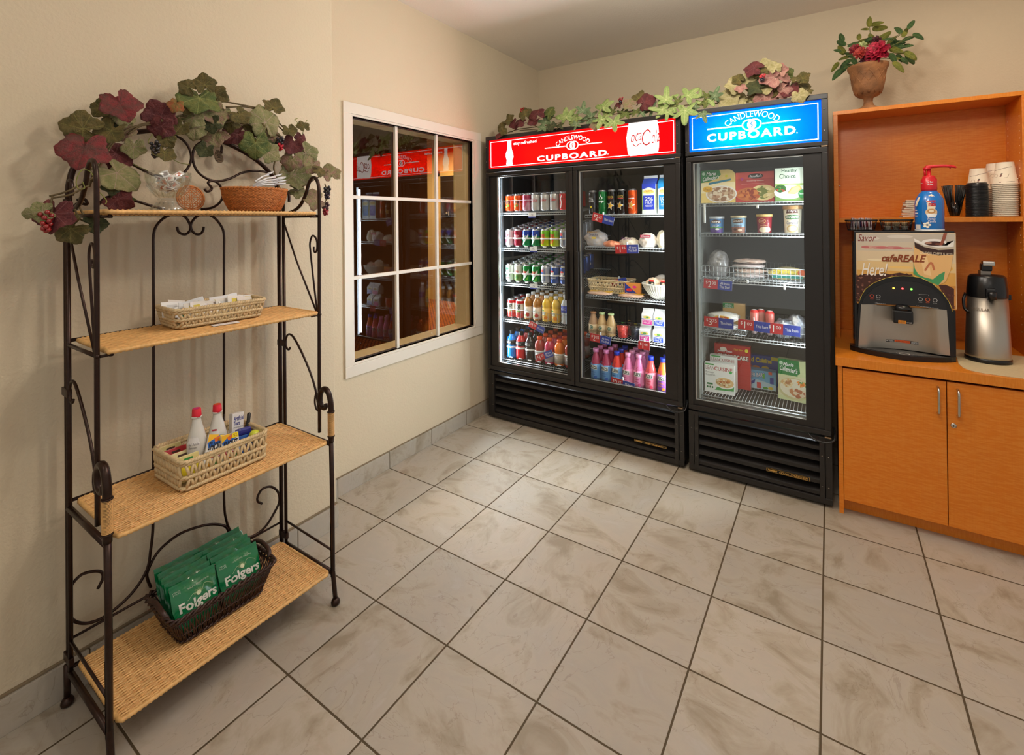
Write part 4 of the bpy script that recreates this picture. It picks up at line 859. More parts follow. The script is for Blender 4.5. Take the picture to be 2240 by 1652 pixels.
# lumpy wrapped food
def blob(name, label, cat, loc, sx, sy, sz, col, col2, seed, gloss=True, group=None, patches=()):
    bm = bmesh.new(); bmesh.ops.create_icosphere(bm, subdivisions=4, radius=1); rnd = random.Random(seed)
    ks = [(Vector((rnd.uniform(-1, 1), rnd.uniform(-1, 1), rnd.uniform(-1, 1))).normalized(), rnd.uniform(3, 9), rnd.uniform(0, 6)) for _ in range(9)]
    for v in bm.verts:
        d = v.co.normalized(); f = 1 + sum(0.022 * math.sin(k * d.dot(a) * 2 + p) for a, k, p in ks)
        q = d * f; q.z = max(q.z, -0.75); v.co = Vector((q.x * sx, q.y * sy, (q.z + 0.75) * sz / 1.75))
    me = bpy.data.meshes.new(name); bm.to_mesh(me); bm.free()
    m = bpy.data.materials.new('wrapped_food'); m.use_nodes = True; nt = m.node_tree; N = nt.nodes; L = nt.links; B_ = N['Principled BSDF']
    tc = N.new('ShaderNodeTexCoord'); vo = N.new('ShaderNodeTexNoise'); vo.inputs['Scale'].default_value = 48; vo.inputs['Detail'].default_value = 2; L.new(tc.outputs['Object'], vo.inputs['Vector'])
    mx = N.new('ShaderNodeMix'); mx.data_type = 'RGBA'; mx.inputs[6].default_value = (*lin(col), 1); mx.inputs[7].default_value = (*lin(col2), 1); L.new(vo.outputs[0], mx.inputs[0]); L.new(mx.outputs[2], B_.inputs['Base Color'])
    B_.inputs['Roughness'].default_value = 0.45; B_.inputs['Coat Weight'].default_value = 1.0 if gloss else 0; B_.inputs['Coat Roughness'].default_value = 0.12
    nz = N.new('ShaderNodeTexNoise'); nz.inputs['Scale'].default_value = 26; nz.inputs['Distortion'].default_value = 1.5; L.new(tc.outputs['Object'], nz.inputs['Vector'])
    bp = N.new('ShaderNodeBump'); bp.inputs['Strength'].default_value = 0.55; bp.inputs['Distance'].default_value = 0.006; L.new(nz.outputs[0], bp.inputs['Height']); L.new(bp.outputs[0], B_.inputs['Normal']); L.new(bp.outputs[0], B_.inputs['Coat Normal'])
    me.materials.append(m)
    for p in me.polygons: p.use_smooth = True
    o = bpy.data.objects.new(name, me); COL.objects.link(o); o.location = loc; tag(o, label, cat, group); return o
def stick(o, shapes, y, w_, z0, name='printed_label'):
    """a printed label stuck on the front of a wrapped thing"""
    b = MB(); b.art(shapes, lambda u, v, n: (u * w_, y - 0.0003 * n, z0 + v * w_)); return b.build(name, o)
def bx(px, y): return at(px, 500, 1, y).x
o = blob('snack_bag', 'large bag of crackers and cheese snacks at the left of the shelf', 'snack bag', (bx(1303, 1.77), 1.78, R2_), .078, .055, .105, (222, 196, 160), (176, 190, 214), 1)
stick(o, [('t', 'Cheese', -.6, .75, .4, .95, (206, 150, 40), {'shear': .2}), ('t', 'Snacks', -.4, .5, .5, .7, (50, 60, 130), {'shear': .2}), ('r', -.1, .2, .3, .38, (240, 210, 90))], -0.056, 0.07, 0.035)
blob('sandwich', 'flat orange wrapped sandwich lying on the cooler shelf', 'sandwich', (bx(1337, 1.72), 1.72, R2_), .056, .040, .04, (226, 110, 70), (236, 170, 130), 2)
o = blob('sandwich', 'wrapped wheat sandwich with a purple label', 'sandwich', (bx(1376, 1.75), 1.755, R2_), .060, .05, .06, (228, 206, 172), (246, 236, 214), 3)
stick(o, [('t', 'Stacked', -.6, .6, .6, .85, (120, 40, 130), {'shear': .2})], -0.05, 0.06, 0.012)
o = blob('sandwich', 'puffy wrapped sandwich with a dark red label', 'sandwich', (bx(1417, 1.73), 1.735, R2_), .055, .05, .088, (226, 208, 190), (248, 240, 230), 4)
stick(o, [('r', -.6, .85, .6, 1.15, (196, 60, 90)), ('t', 'Classic', -.5, .9, .5, 1.1, WH)], -0.052, 0.055, 0.015)
blob('sandwich', 'pale cheese sandwich at the right end of the shelf', 'sandwich', (bx(1450, 1.73), 1.745, R2_), .042, .05, .105, (240, 224, 180), (248, 240, 220), 5)
# basket shelf
def ropeloop(b, w_, d, z, r, m, rc=0.02, amp=0.003, turns=70, two=True, cx=0, cy=0):
    L_ = []; hw, hd = w_ / 2 - rc, d / 2 - rc
    for (sx, sy, a0) in ((1, 1, 0), (-1, 1, 90), (-1, -1, 180), (1, -1, 270)):
        for q in range(6):
            a = math.radians(a0 + q * 18); L_.append(Vector((cx + sx * hw + rc * math.cos(a), cy + sy * hd + rc * math.sin(a), z)))
    dense = []; n = len(L_)
    for i in range(n):
        A = L_[i]; B_ = L_[(i + 1) % n]; k = max(1, int((B_ - A).length / 0.0035))
        for q in range(k): dense.append(A.lerp(B_, q / k))
    N_ = len(dense); turns = max(6, int(N_ * 0.0035 / 0.016))
    for ph in ((0, PI) if two else (0,)):
        P = []
        for i, p in enumerate(dense):
            a = 2 * PI * turns * i / N_ + ph; t = (dense[(i + 1) % N_] - dense[i - 1]).normalized(); nn = t.cross(Vector((0, 0, 1)))
            P.append(p + nn * amp * math.cos(a) + Vector((0, 0, amp * math.sin(a))))
        b.tube(P, r, m, 5, closed=True)
def openbasket(R, O, w_, d, h, taper, m, rz=0.0, mid=True, wall=0.0105, r=0.0035, n_long=22, back=True):
    """open-work maize rope basket: rope rims and slanting stakes"""
    w0, d0 = w_ - taper * 2, d - taper * 2
    b = MB(); ropeloop(b, w_, d, h, r, m); ropeloop(b, w_ - 0.004, d - 0.004, h - 0.008, r, m); b.build('rim', R)
    b = MB(); ropeloop(b, w0, d0, 0.006, r, m); 
    b.box(-w0 / 2 + .008, w0 / 2 - .008, -d0 / 2 + .008, d0 / 2 - .008, 0.001, 0.005, m)
    b.build('base', R)
    b = MB(); lv = [0.008, h * 0.45, h - 0.010] if mid else [0.008, h - 0.010]
    if mid: t = 0.45; ropeloop(b, w0 + (w_ - w0) * t, d0 + (d - d0) * t, h * 0.45, r, m)
    for side in range(4):
        L0, off = ((w_, d) if side % 2 == 0 else (d, w_)); nn = max(3, int(n_long * L0 / w_))
        for li in range(len(lv) - 1):
            za, zb = lv[li], lv[li + 1]; ta, tb = za / h, zb / h
            for i in range(nn):
                u = (i + 0.5) / nn - 0.5; sl = (0.32 if i % 2 else -0.32) / nn * (1 if li else -1) * 1.4
                pa = ((u - sl) * (L0 - 2 * taper * (1 - ta) - 0.02), -(off / 2 - taper * (1 - ta)) + 0.002, za); pb = ((u + sl) * (L0 - 2 * taper * (1 - tb) - 0.02), -(off / 2 - taper * (1 - tb)) + 0.002, zb)
                M = Matrix.Rotation(side * PI / 2, 3, 'Z')
                A, B_ = M @ Vector(pa), M @ Vector(pb); mdl = (A + B_) / 2 + M @ Vector((0, -0.003, 0))
                b.tube([A, mdl, B_], r * 0.95, m, 5)
    b.build('woven_wall', R)
M_MAIZE = mat((226, 206, 166), 0.6, noise=0.14, scale=80, key='maize_rope')
bs = thing('open_weave_basket', 'small pale rope basket standing on the middle shelf inside the cooler', 'basket', (bx(1336, 1.86), 1.865, R3_ + .002))
openbasket(bs, None, 0.285, 0.17, 0.085, 0.012, M_MAIZE, n_long=20)
o = thing('price_sign', 'red and blue 50 cent price sign lying in the cooler basket', 'price sign', (bx(1352, 1.80), 1.80, R3_ + 0.080))
RD, BL = (190, 42, 48), (44, 66, 160)
M_SW = M_STRAP
def price(label, px, py, pxw, left, right, loc=None, tilt=0.0, redonly=False, y=1.66, hgt=None, yaw=0, o=None, host=None):
    """two tone price sign hanging from the shelf edge; px,py is its centre in the photograph"""
    P = at(px, py, 1, y); k = pxm(P); w_ = pxw / k / 0.86; h = hgt or w_ * 0.36
    R = o or thing('price_sign', label, 'price sign', tuple(P))
    M = Matrix.Rotation(tilt, 4, 'Y')
    f = lambda u, v, n: tuple(M @ Vector((u * w_ / 2, -0.001 - 0.0002 * n, v * h / 2)))
    b = MB(); b.box(-w_ / 2, w_ / 2, -0.0008, 0.0006, -h / 2, h / 2, mat((230, 230, 230), 0.5, key='card'), M=M)
    cx = 1.0 if redonly else 0.0
    sh = [('r', -1, -1, cx, 1, RD)] + ([] if redonly else [('r', 0, -1, 1, 1, BL)])
    if left.startswith('$'):
        sh += [('t', '$', -.85 if not redonly else -.7, -.1, -.72 if not redonly else -.45, .6, WH), ('t', left[1], -.68 if not redonly else -.4, -.7, -.46 if not redonly else 0, .6, WH), ('t', left[3:], -.42 if not redonly else .05, -.05, -.12 if not redonly else .6, .55, WH)]
    else: sh += [('t', left, -.75, -.5, -.2, .5, WH)]
    if not redonly and right:
        ls = right.split('|')
        if len(ls) == 2: sh += [('t', ls[0], .18, .1, .84, .62, WH), ('t', ls[1], .14, -.62, .86, -.1, WH)]
        else: sh += [('t', ls[0], .12, -.25, .88, .3, WH)]
    b.art(sh, f); b.build('printed_card', R)
    b = MB(); b.box(-0.003, 0.003, 0.0, 0.012, h / 2 - 0.004, h / 2 + 0.016, mat((220, 224, 224), 0.3, key='clear_clip')); b.build('sign_clip', R)
    return R
price('', 1352, 608, 34, '50c', '', tilt=-0.25, y=1.745, o=o)
price('red and blue sign reading $2.25 hanging under the energy drinks', 1319, 479, 44, '$2.25', 'This Item', tilt=0.25)
price('red and blue $1.25 sign under the sandwiches', 1371, 545, 45, '$1.25', 'All Items|This Shelf', tilt=-0.04)
price('red and blue $2.25 sign under the coffee drink bottles', 1313, 742, 42, '$2.25', 'All Items|This Shelf', tilt=0.10)
price('red $1.00 sign under the small milk cartons', 1409, 756, 22, '$1.00', '', redonly=True, hgt=0.05, tilt=0.03)
price('red and blue $2.25 sign at the bottom of the right cooler door', 1362, 841, 46, '$2.25', 'All Items|This Shelf', tilt=0.12)
price('red and blue $1.25 sign hanging below the juice bottles', 1174, 716, 34, '$1.25', 'This Item', tilt=0.32, hgt=0.045)
price('red and dark $1.25 sign tilted in front of the sports drinks', 1191, 778, 38, '$1.25', 'All Items|This Shelf', tilt=-0.42, hgt=0.045)
def tagc(label, px, py):
    P = at(px, py, 1, 1.664); R = thing('shelf_tag', label, 'price tag', tuple(P)); b = MB(); b.box(-.03, .03, -.001, .001, -.018, .018, mat((236, 238, 236), 0.4, key='card'))
    b.art([('r', -.03, -.018, .03, -.009, BL), ('t', '75c', -.010, -.002, .010, .010, (60, 70, 90))], lambda u, v, n: (u, -.001 - .0002 * n, v)); b.build('printed_card', R)
tagc('white 75 cent shelf tag under the diet cola cans', 1164, 471); tagc('white 75 cent shelf tag under the second cooler shelf', 1167, 546); tagc('white 75 cent shelf tag under the third cooler shelf', 1168, 627)
# cheese slices, crackers, bread in the white basket
R = thing('cheese_pack', 'blue and orange packet of cheese slices beside the rope basket', 'cheese packet', (bx(1383, 1.76), 1.762, R3_ + 0.002))
b = MB(); b.box(-.052, .052, -.012, .012, 0, .085, mat((232, 150, 70), 0.35, coat=.5, key='cheese')); b.art([('p', [(-.05, .002), (.052, .002), (-.05, .083)], (40, 64, 160)), ('e', -.02, .04, .02, .010, (220, 50, 60)), ('t', 'Singles', -.045, .008, .02, .024, WH, {'shear': .2}), ('e', .014, .06, .014, .008, (240, 60, 150))], lambda u, v, n: (u, -.012 - .0002 * n, v)); b.build('packet', R)
for px, lb, sd_ in ((1310, 'flat pack of sliced ham at the left of the cheese shelf', 6), (1378, 'flat pack of sliced meat in front of the cheese packet', 7)):
    o = blob('sliced_meat_pack', lb, 'meat pack', (bx(px, 1.72), 1.722, R3_ + .001), .082, .040, .022, (226, 172, 140), (240, 206, 180), sd_)
    b = MB(); b.box(-.075, .075, -.012, .044, .018, .021, mat((226, 176, 60), 0.4, key='header_card')); b.art([('r', -.03, 0, .01, .010, (80, 200, 90) if sd_ == 6 else (240, 60, 150))], lambda u, v, n: (u, -.0125 - .0002 * n + 0, .011 + v)); b.build('header_card', o)
R = thing('white_basket', 'white round basket of wrapped rolls at the right edge of the cooler', 'basket', (bx(1443, 1.76), 1.77, R3_))
b = MB(); mw = mat((240, 236, 222), 0.45, key='white_basket_cane')
b.lathe([(0.045, 0.0), (0.075, 0.030), (0.098, 0.065), (0.108, 0.090), (0.112, 0.094), (0.104, 0.094), (0.092, 0.062), (0.07, 0.03), (0.04, 0.004), (0.001, 0.004)], mw, 32)
for k in range(40):
    a = 2 * PI * k / 40; b.tube([(0.046 * math.cos(a), 0.046 * math.sin(a), 0.002), (0.0765 * math.cos(a), 0.0765 * math.sin(a), 0.030), (0.0995 * math.cos(a), 0.0995 * math.sin(a), 0.065), (0.110 * math.cos(a), 0.110 * math.sin(a), 0.090)], 0.0026, mw, 5)
b.tube([(0.110 * math.cos(2 * PI * k / 40), 0.110 * math.sin(2 * PI * k / 40), 0.092) for k in range(40)], 0.005, mw, 6, closed=True); b.build('woven_bowl', R)
for dx, dy, dz, lb, sd_, c1 in ((-.035, -.03, .07, 'wrapped roll with red and black label, left in the white basket', 11, (222, 176, 122)), (.035, -.03, .07, 'wrapped roll with red label, right in the white basket', 12, (224, 170, 120)), (0.0, .03, .085, 'clear bag of rolls at the back of the white basket', 13, (206, 204, 200))):
    o = blob('bread_roll', lb, 'bread roll', (bx(1443, 1.76) + dx, 1.77 + dy, R3_ + dz), .045, .035, .06, c1, (236, 220, 200), sd_)
    if sd_ < 13: stick(o, [('r', -.5, .1, .4, .6, (26, 30, 24)), ('r', -.4, .6, .3, .85, (214, 50, 44))], -0.036, 0.04, 0.015)
# coffee drinks, cups, small cartons
cp = [(0.028, 0), (0.0315, 0.004), (0.0315, 0.06), (0.029, 0.085), (0.019, 0.115), (0.0165, 0.128), (0.0175, 0.135)]
for px, c, cap, lb in ((1296, (186, 148, 112), (176, 122, 80), 'coffee drink bottle with a brown neck, first of three'), (1315, (204, 170, 120), (196, 220, 160), 'coffee drink bottle with green cap in the middle of three'), (1334.5, (208, 174, 122), (196, 220, 160), 'coffee drink bottle nearest the fruit cups')):
    B1 = bottle('coffee_drink_bottle', lb, cp, c, cap, labelband=(0.018, 0.066, 0.0318, (214, 190, 150), [('e', 0, .048, .012, .012, (20, 96, 60)), ('ring', 0, .048, .008, .008, .002, WH), ('t', 'coffee', -.018, .022, .018, .031, (120, 80, 40), {'shear': .2})]), caph=0.009, capr=0.0195, cola=-PI / 2 - .05)
    B1.location = (bx(px, 1.715), 1.715, R4)
M_CLR = glassmat('clear_plastic_cup', (0.93, 0.95, 0.94), 1.45, 0.05)
for px, y, c, dot, lb in ((1360, 1.715, (216, 70, 64), (80, 200, 70), 'clear cup of red melon with a green dot'), (1388, 1.72, (40, 40, 56), (236, 210, 50), 'clear cup of dark grapes with a yellow dot'), (1374, 1.80, (150, 60, 70), (230, 190, 60), 'clear fruit cup in the second row')):
    R = thing('fruit_cup', lb, 'fruit cup', (bx(px, y), y, R4)); b = MB(); b.lathe([(0.028, 0), (0.030, 0.003), (0.040, 0.085)], M_CLR, 24); b.build('cup', R)
    b = MB(); b.lathe([(0.027, 0.002), (0.037, 0.072), (0.0, 0.076)], mat(c, 0.35, noise=.3, scale=70, bump=.5, bscale=60, key='cut_fruit'), 20); b.build('fruit', R)
    b = MB(); b.lathe([(0.042, 0.084), (0.0425, 0.087), (0.03, 0.092), (0.001, 0.092)], M_CLR, 24); b.art([('e', 0, 0, .010, .007, dot)], lambda u, v, n: (u, v, .0923)); b.build('lid', R)
def small(px, z, col, lb, y=1.725):
    return carton('milk_carton', lb, 0.068, 0.098, 0.068, (bx(px, y), y, z), (236, 236, 236), (244, 244, 242), [('r', -.86, .04, .86, .50, col), ('t', 'MILK', -.6, .14, .6, .30, WH), ('t', 'FAT FREE', -.7, .34, .7, .45, WH), ('e', 0, .76, .7, .14, (240, 214, 110)), ('e', .05, .76, .3, .09, (90, 160, 90)), ('r', -1, .58, 1, .62, (60, 90, 200))], 0.036)
small(1411, R4, (226, 50, 160), 'pink and white fat free milk carton, lower one'); small(1417, R4 + .099, (226, 50, 160), 'pink and white fat free milk carton, stacked on top', 1.73)
small(1441, R4, (40, 80, 190), 'blue and white small milk carton, lower one at the edge'); small(1443, R4 + .099, (40, 80, 190), 'blue and white small milk carton, stacked on top', 1.73)
# bottom: slim fruit drinks
fp = [(0.028, 0), (0.0335, 0.006), (0.0345, 0.03), (0.033, 0.055), (0.0350, 0.09), (0.0335, 0.115), (0.024, 0.150), (0.0165, 0.178), (0.015, 0.188)]
def fuze(cap, body, lab, neck):
    B1 = bottle('fruit_drink_bottle', 'x', fp, neck, cap, labelband=None, caph=0.022, capr=0.0185)
    b = MB(); b.lathe([(0.0342, 0.012), (0.0350, 0.03), (0.0336, 0.055), (0.0355, 0.09), (0.0342, 0.115)], mat(body, 0.3, coat=.3, key='sleeve'), 20)
    fn = cylfn(0.0358, 0.0, -PI / 2 - 0.08)
    b.art([('r', -.024, .080, .024, .106, (236, 236, 228)), ('t', 'FUZE', -.023, .083, .023, .103, (22, 26, 24), {'bold': .04})], fn)
    fn2 = cylfn(0.0350, 0.0, -PI / 2 - 0.08); b.art([('r', -.016, .060, .014, .064, lab), ('r', -.018, .045, .010, .048, lab), ('e', .014, .03, .010, .009, lab)], fn2)
    b.build('printed_sleeve', B1); b = MB(); fn3 = cylfn(0.0345, 0.0, -PI / 2 - .08)
    b.art([('l', [(-.006, .112), (.002, .120), (-.002, .132), (.006, .140)], .004, (220, 60, 110))], lambda u, v, n: fn3(u, v, n)); b.build('flourish', B1); return B1
PKC = (232, 140, 196); BLC = (40, 60, 180)
FA = fuze(PKC, (108, 160, 214), (60, 100, 180), (170, 60, 90)); FB = fuze(BLC, (104, 164, 220), (60, 80, 170), (214, 60, 44)); FC = fuze((240, 160, 200), (232, 140, 182), (190, 60, 110), (230, 130, 180)); FD = fuze(BLC, (236, 130, 150), (220, 60, 90), (226, 90, 90)); FE = fuze(BLC, (150, 90, 190), (240, 150, 50), (236, 120, 50))
for px, pb, lb, n, cn in ((1301, FA, 'blue fruit drink bottle with pink cap, leftmost of the bottom row', 3, 'blue labelled'), (1324, FA, 'blue fruit drink bottle with pink cap, second in the row', 3, 'blue labelled'), (1347, FB, 'blue fruit drink bottle with blue cap', 3, 'blue capped'), (1371, FC, 'pink fruit drink bottle with pink cap, left of two', 4, 'pink'), (1395, FC, 'pink fruit drink bottle with pink cap, right of two', 3, 'pink'), (1421, FD, 'coral fruit drink bottle with blue cap', 1, 'coral'), (1447, FE, 'purple and orange fruit drink bottle at the right edge', 2, 'purple and orange')):
    column(pb, bx(px, 1.715), 1.712, R5, n, 0.074, 0, lb, '%s fruit drink bottle standing behind the front row' % cn, '%s fruit drinks behind the front row' % cn, used)
# ------------------------------------------------------------------ things inside the freezer
def fbox(name, label, px0, px1, pyt, z, y, col, shapes, d=0.035, cat='food box', round_=False, tilt=0):
    """carton of frozen food standing on z with its face at depth y; art in face units (0..1, 0..1)"""
    A = at(px0, pyt, 1, y); B_ = at(px1, pyt, 1, y); A.x = max(A.x, 1.5205); B_.x = min(B_.x, 2.078); w_ = B_.x - A.x; h = (A.z + B_.z) / 2 - z
    R = thing(name, label, cat, ((A.x + B_.x) / 2, y, z), math.radians(tilt)); b = MB(); m = mat(col, 0.35, coat=0.5, key='carton_print')
    if round_:
        c = 0.2; P = [(-w_ / 2, 0), (w_ / 2, 0)] + [(w_ / 2 - w_ * c + w_ * c * math.cos(a * PI / 12), h - w_ * c + w_ * c * math.sin(a * PI / 12)) for a in range(7)] + [(-w_ / 2, h)]
        b.prism(P, 1, 0, d, m)
    else: b.box(-w_ / 2, w_ / 2, 0, d, 0, h, m)
    b.art(shapes, lambda u, v, n: ((u - .5) * w_, -0.0002 * n, v * h)); b.build('carton', R); return R
def food(cx, cy, rx, ry, cols, seed, n=26, s=0.07):
    rnd = random.Random(seed); L_ = []
    for i in range(n):
        a = rnd.uniform(0, 2 * PI); r = math.sqrt(rnd.random()) * .8; L_.append(('e', cx + rx * r * math.cos(a), cy + ry * r * math.sin(a), rnd.uniform(.5, 1.2) * s, rnd.uniform(.5, 1.2) * s * .8, rnd.choice(cols)))
    return L_
GRN = (24, 130, 60); ORG = (236, 170, 80)
F1, Ff2, F3, F4, F5 = 1.5125, 1.3425, 1.0805, 0.7715, 0.4195
YZ = 1.700
fbox('frozen_meal_box', 'frozen meal box with a green corner and creamy chicken, leftmost on the top shelf', 1532, 1607, 372, F1, YZ, (242, 214, 130), [('r', 0, .3, 1, .62, (250, 236, 190)), ('p', [(0, .62), (.25, .66), (.5, .74), (.6, .86), (.55, 1), (0, 1)], GRN), ('t', 'Marie', .16, .84, .46, .95, WH, {'shear': .3, 'bold': .02}), ('t', "Callender's", .05, .70, .55, .82, WH, {'shear': .3, 'bold': .02, 'rise': .06}), ('e', .08, .9, .05, .05, (200, 230, 200)), ('p', [(.22, .55), (.88, .66), (.9, .72), (.24, .62)], (30, 130, 160)), ('e', .6, .26, .46, .26, (238, 238, 240)), ('e', .6, .26, .42, .23, (216, 190, 160))] + food(.6, .27, .42, .24, [(230, 214, 190), (190, 150, 120), (240, 232, 216), (160, 120, 90)], 1, 60) + [('e', .2, .42, .15, .09, (226, 176, 50)), ('t', 'Fresh', .1, .38, .3, .46, (120, 70, 20), {'shear': .3}), ('e', .76, .8, .04, .04, (230, 220, 60))], round_=True)
fbox('frozen_meal_box', 'red frozen meal box with grilled chicken in the middle of the top shelf', 1609, 1693, 376, F1, YZ + .02, (176, 58, 56), [('r', 0, .78, 1, 1, (196, 74, 68)), ('e', .53, .86, .2, .09, (40, 30, 28)), ('t', "Stouffer's", .37, .82, .69, .90, WH, {'shear': .2}), ('t', 'monterey chicken', .3, .68, .74, .73, (240, 220, 210)), ('r', .15, .6, .75, .61, (220, 150, 140)), ('e', .72, .3, .34, .26, (226, 206, 150)), ('e', .34, .26, .34, .22, (190, 110, 60))] + food(.72, .3, .26, .2, [(236, 220, 170), (214, 196, 130), (120, 130, 60)], 2, 40) + food(.36, .26, .3, .18, [(176, 84, 40), (200, 120, 60), (140, 50, 30)], 3, 46) + [('e', .17, .77, .04, .05, (170, 50, 130))])
fbox('frozen_meal_box', 'green and white frozen fish meal box at the right of the top shelf', 1695, 1757, 367, F1, YZ, (226, 238, 220), [('r', 0, 0, 1, .16, (120, 160, 90)), ('t', 'Healthy', .24, .84, .78, .97, (40, 90, 60), {'bold': .01}), ('t', 'Choice', .16, .68, .74, .82, (40, 90, 60), {'bold': .01}), ('r', 0, .45, 1, .52, (170, 200, 120)), ('e', .5, .27, .54, .22, (246, 246, 244)), ('e', .2, .38, .2, .12, (60, 120, 50))] + food(.2, .36, .2, .12, [(40, 100, 40), (80, 150, 60), (200, 60, 50)], 4, 26, .05) + [('p', [(.45, .22), (.72, .2), (.95, .36), (.86, .47), (.6, .4)], (226, 180, 100)), ('p', [(.5, .24), (.74, .23), (.9, .37), (.8, .43), (.62, .37)], (240, 206, 140)), ('e', .98, .2, .16, .13, (30, 140, 60)), ('t', 'Pesto', .85, .18, 1.0, .24, WH)])
def tub(label, px, pw, pyt, z, c_side, c_lid, shapes, y=1.74):
    x = min(at(px, 500, 1, y).x, 2.026); k = pxr((x, y, z)); r = pw / k / 2 / 1.06; h = at(px, pyt, 1, y).z - z
    R = thing('ice_cream_tub', label, 'ice cream tub', (x, y, z)); b = MB(); b.lathe([(r * .84, 0), (r * .86, .003), (r * .97, h * .88)], mat(c_side, .35, coat=.4, key='tub_print'), 24)
    tf = lambda u, v, n: (lambda rr: (rr * math.cos(-PI / 2 + u / r), rr * math.sin(-PI / 2 + u / r), v * h))(r * (.86 + .11 * v / .88) + .0004 + .0002 * n)
    tf.curved = True; b.art(shapes, tf); b.build('tub', R)
    b = MB(); b.lathe([(r * 1.02, h * .87), (r * 1.04, h * .88), (r * 1.03, h * .99), (r * .98, h), (.001, h)], mat(c_lid, .35, key='tub_lid'), 24); b.build('lid', R); return R
tub('small blue ice cream tub with a cow field print, leftmost', 1568, 35, 474, Ff2, (70, 130, 190), (190, 200, 210), [('r', -.05, 0, .05, .3, (90, 60, 140)), ('r', -.05, .28, .05, .36, (70, 150, 70)), ('p', [(-.03, .58), (.03, .58), (.03, .74), (0, .82), (-.03, .74)], (90, 60, 40)), ('t', 'BEN', -.022, .62, .022, .72, WH, {'bold': .03}), ('t', 'Half', -.018, .34, .02, .46, WH, {'shear': .3}), ('e', .01, .22, .012, .06, WH)])
tub('small pale blue and brown ice cream tub, second from left', 1616, 37, 472, Ff2, (130, 170, 200), (200, 186, 150), [('r', -.05, 0, .05, .34, (150, 100, 80)), ('p', [(-.03, .58), (.03, .58), (.03, .74), (0, .82), (-.03, .74)], (90, 60, 40)), ('t', 'JERRY', -.024, .62, .024, .72, WH, {'bold': .03}), ('t', 'Brownie', -.02, .36, .022, .46, (110, 40, 40), {'shear': .3}), ('e', .012, .16, .012, .08, (230, 210, 190)), ('e', -.016, .2, .01, .07, (90, 50, 40))])
tub('dark red ice cream tub with a gold lid', 1672, 38, 469, Ff2, (140, 24, 40), (210, 180, 110), [('e', -.008, .64, .020, .13, (210, 180, 110)), ('e', -.008, .64, .017, .10, (150, 30, 44)), ('t', 'DAIRY', -.02, .60, .004, .68, (240, 220, 180)), ('e', .0, .17, .026, .15, (240, 226, 200)), ('e', .02, .18, .02, .15, (236, 222, 190)), ('t', 'Chocolate', -.018, .36, .022, .42, (230, 200, 150), {'shear': .2})])
tub('large cream ice cream tub with a striped lid at the right', 1734, 45, 450, Ff2, (238, 230, 206), (176, 130, 80), [('p', [(-.03, .72), (.03, .72), (.026, .86), (-.026, .86)], (90, 50, 40)), ('t', "Edy's", -.02, .74, .02, .84, WH), ('e', 0, .58, .04, .09, (60, 110, 60)), ('t', 'Slow Churned', -.034, .54, .036, .64, WH, {'bold': .02}), ('t', 'Caramel', -.03, .32, .03, .43, (50, 60, 130), {'shear': .1}), ('e', .0, .16, .03, .14, (214, 180, 120)), ('e', .0, .16, .022, .10, (240, 226, 196))])
def wbasket(label, x0, x1, y0, y1, z, h, m=M_WIRE):
    R = thing('wire_basket', label, 'wire basket', ((x0 + x1) / 2, (y0 + y1) / 2, z)); O = R.location; b = MB()
    for zz in (0.003, h * .55, h): b.tube([(x0, y0, z + zz), (x1, y0, z + zz), (x1, y1, z + zz), (x0, y1, z + zz)], 0.0022 if zz > .01 else .0018, m, 5, closed=True)
    b.build('rim', R, O); b = MB(); n = max(3, int((x1 - x0) / .021)); k = max(2, int((y1 - y0) / .03))
    for i in range(n + 1):
        x = x0 + (x1 - x0) * i / n; b.tube([(x, y0, z + h), (x, y0, z + .003), (x, y1, z + .003), (x, y1, z + h)], .0012, m, 4)
    for i in range(1, k):
        y = y0 + (y1 - y0) * i / k; b.tube([(x0, y, z + h), (x0, y, z + .004), (x1, y, z + .004), (x1, y, z + h)], .0012, m, 4)
    b.build('wire_grid', R, O); return R
wbasket('long chrome wire basket of wrapped snacks on the third freezer shelf', 1.520, 2.070, 1.69, 2.05, F3, .072)
for px, sx, sz, y, lb, sd_, c1, c2 in ((1572, .060, .15, 1.80, 'shiny clear bag of brown snacks at the left of the wire basket', 21, (96, 88, 84), (170, 170, 172)),):
    blob('frozen_snack_bag', lb, 'snack bag', (at(px, 600, 1, y).x, y, F3 + .0065), sx, .06, sz, c1, c2, sd_)
for k, (lv, dx) in enumerate((('bottom', 0), ('second', .004), ('third', -.003), ('top', .002))):
    blob('wrapped_roll', 'white wrapped filled roll, %s of the stack in the wire basket' % lv, 'sandwich', (at(1640, 600, 1, 1.80).x + dx, 1.80, F3 + .0065 + .027 * k), .082, .055, .026, (234, 228, 222), (196, 140, 110) if k % 2 else (206, 190, 200), 50 + k)
o = blob('frozen_snack_bag', 'yellow and teal bag of rolled snacks at the right of the wire basket', 'snack bag', (at(1723, 600, 1, 1.79).x, 1.80, F3 + .0065), .095, .06, .066, (236, 206, 90), (220, 226, 200), 23)
stick(o, [('r', -.8, .0, .8, .18, (40, 140, 130)), ('t', 'CHIMICHANGA', -.8, .24, .75, .48, (240, 220, 60), {'shear': .2, 'bold': .03}), ('e', .75, .35, .2, .2, (200, 90, 40))], -.066, .09, .012)
wbasket('shallow wire tray of paper wrapped sandwiches on the fourth freezer shelf', 1.527, 1.745, 1.70, 2.0, F4, .055)
wbasket('black wire basket of popsicles and foil bags, right side of the fourth shelf', 1.757, 2.065, 1.68, 2.0, F4, .085, M_WIREB)
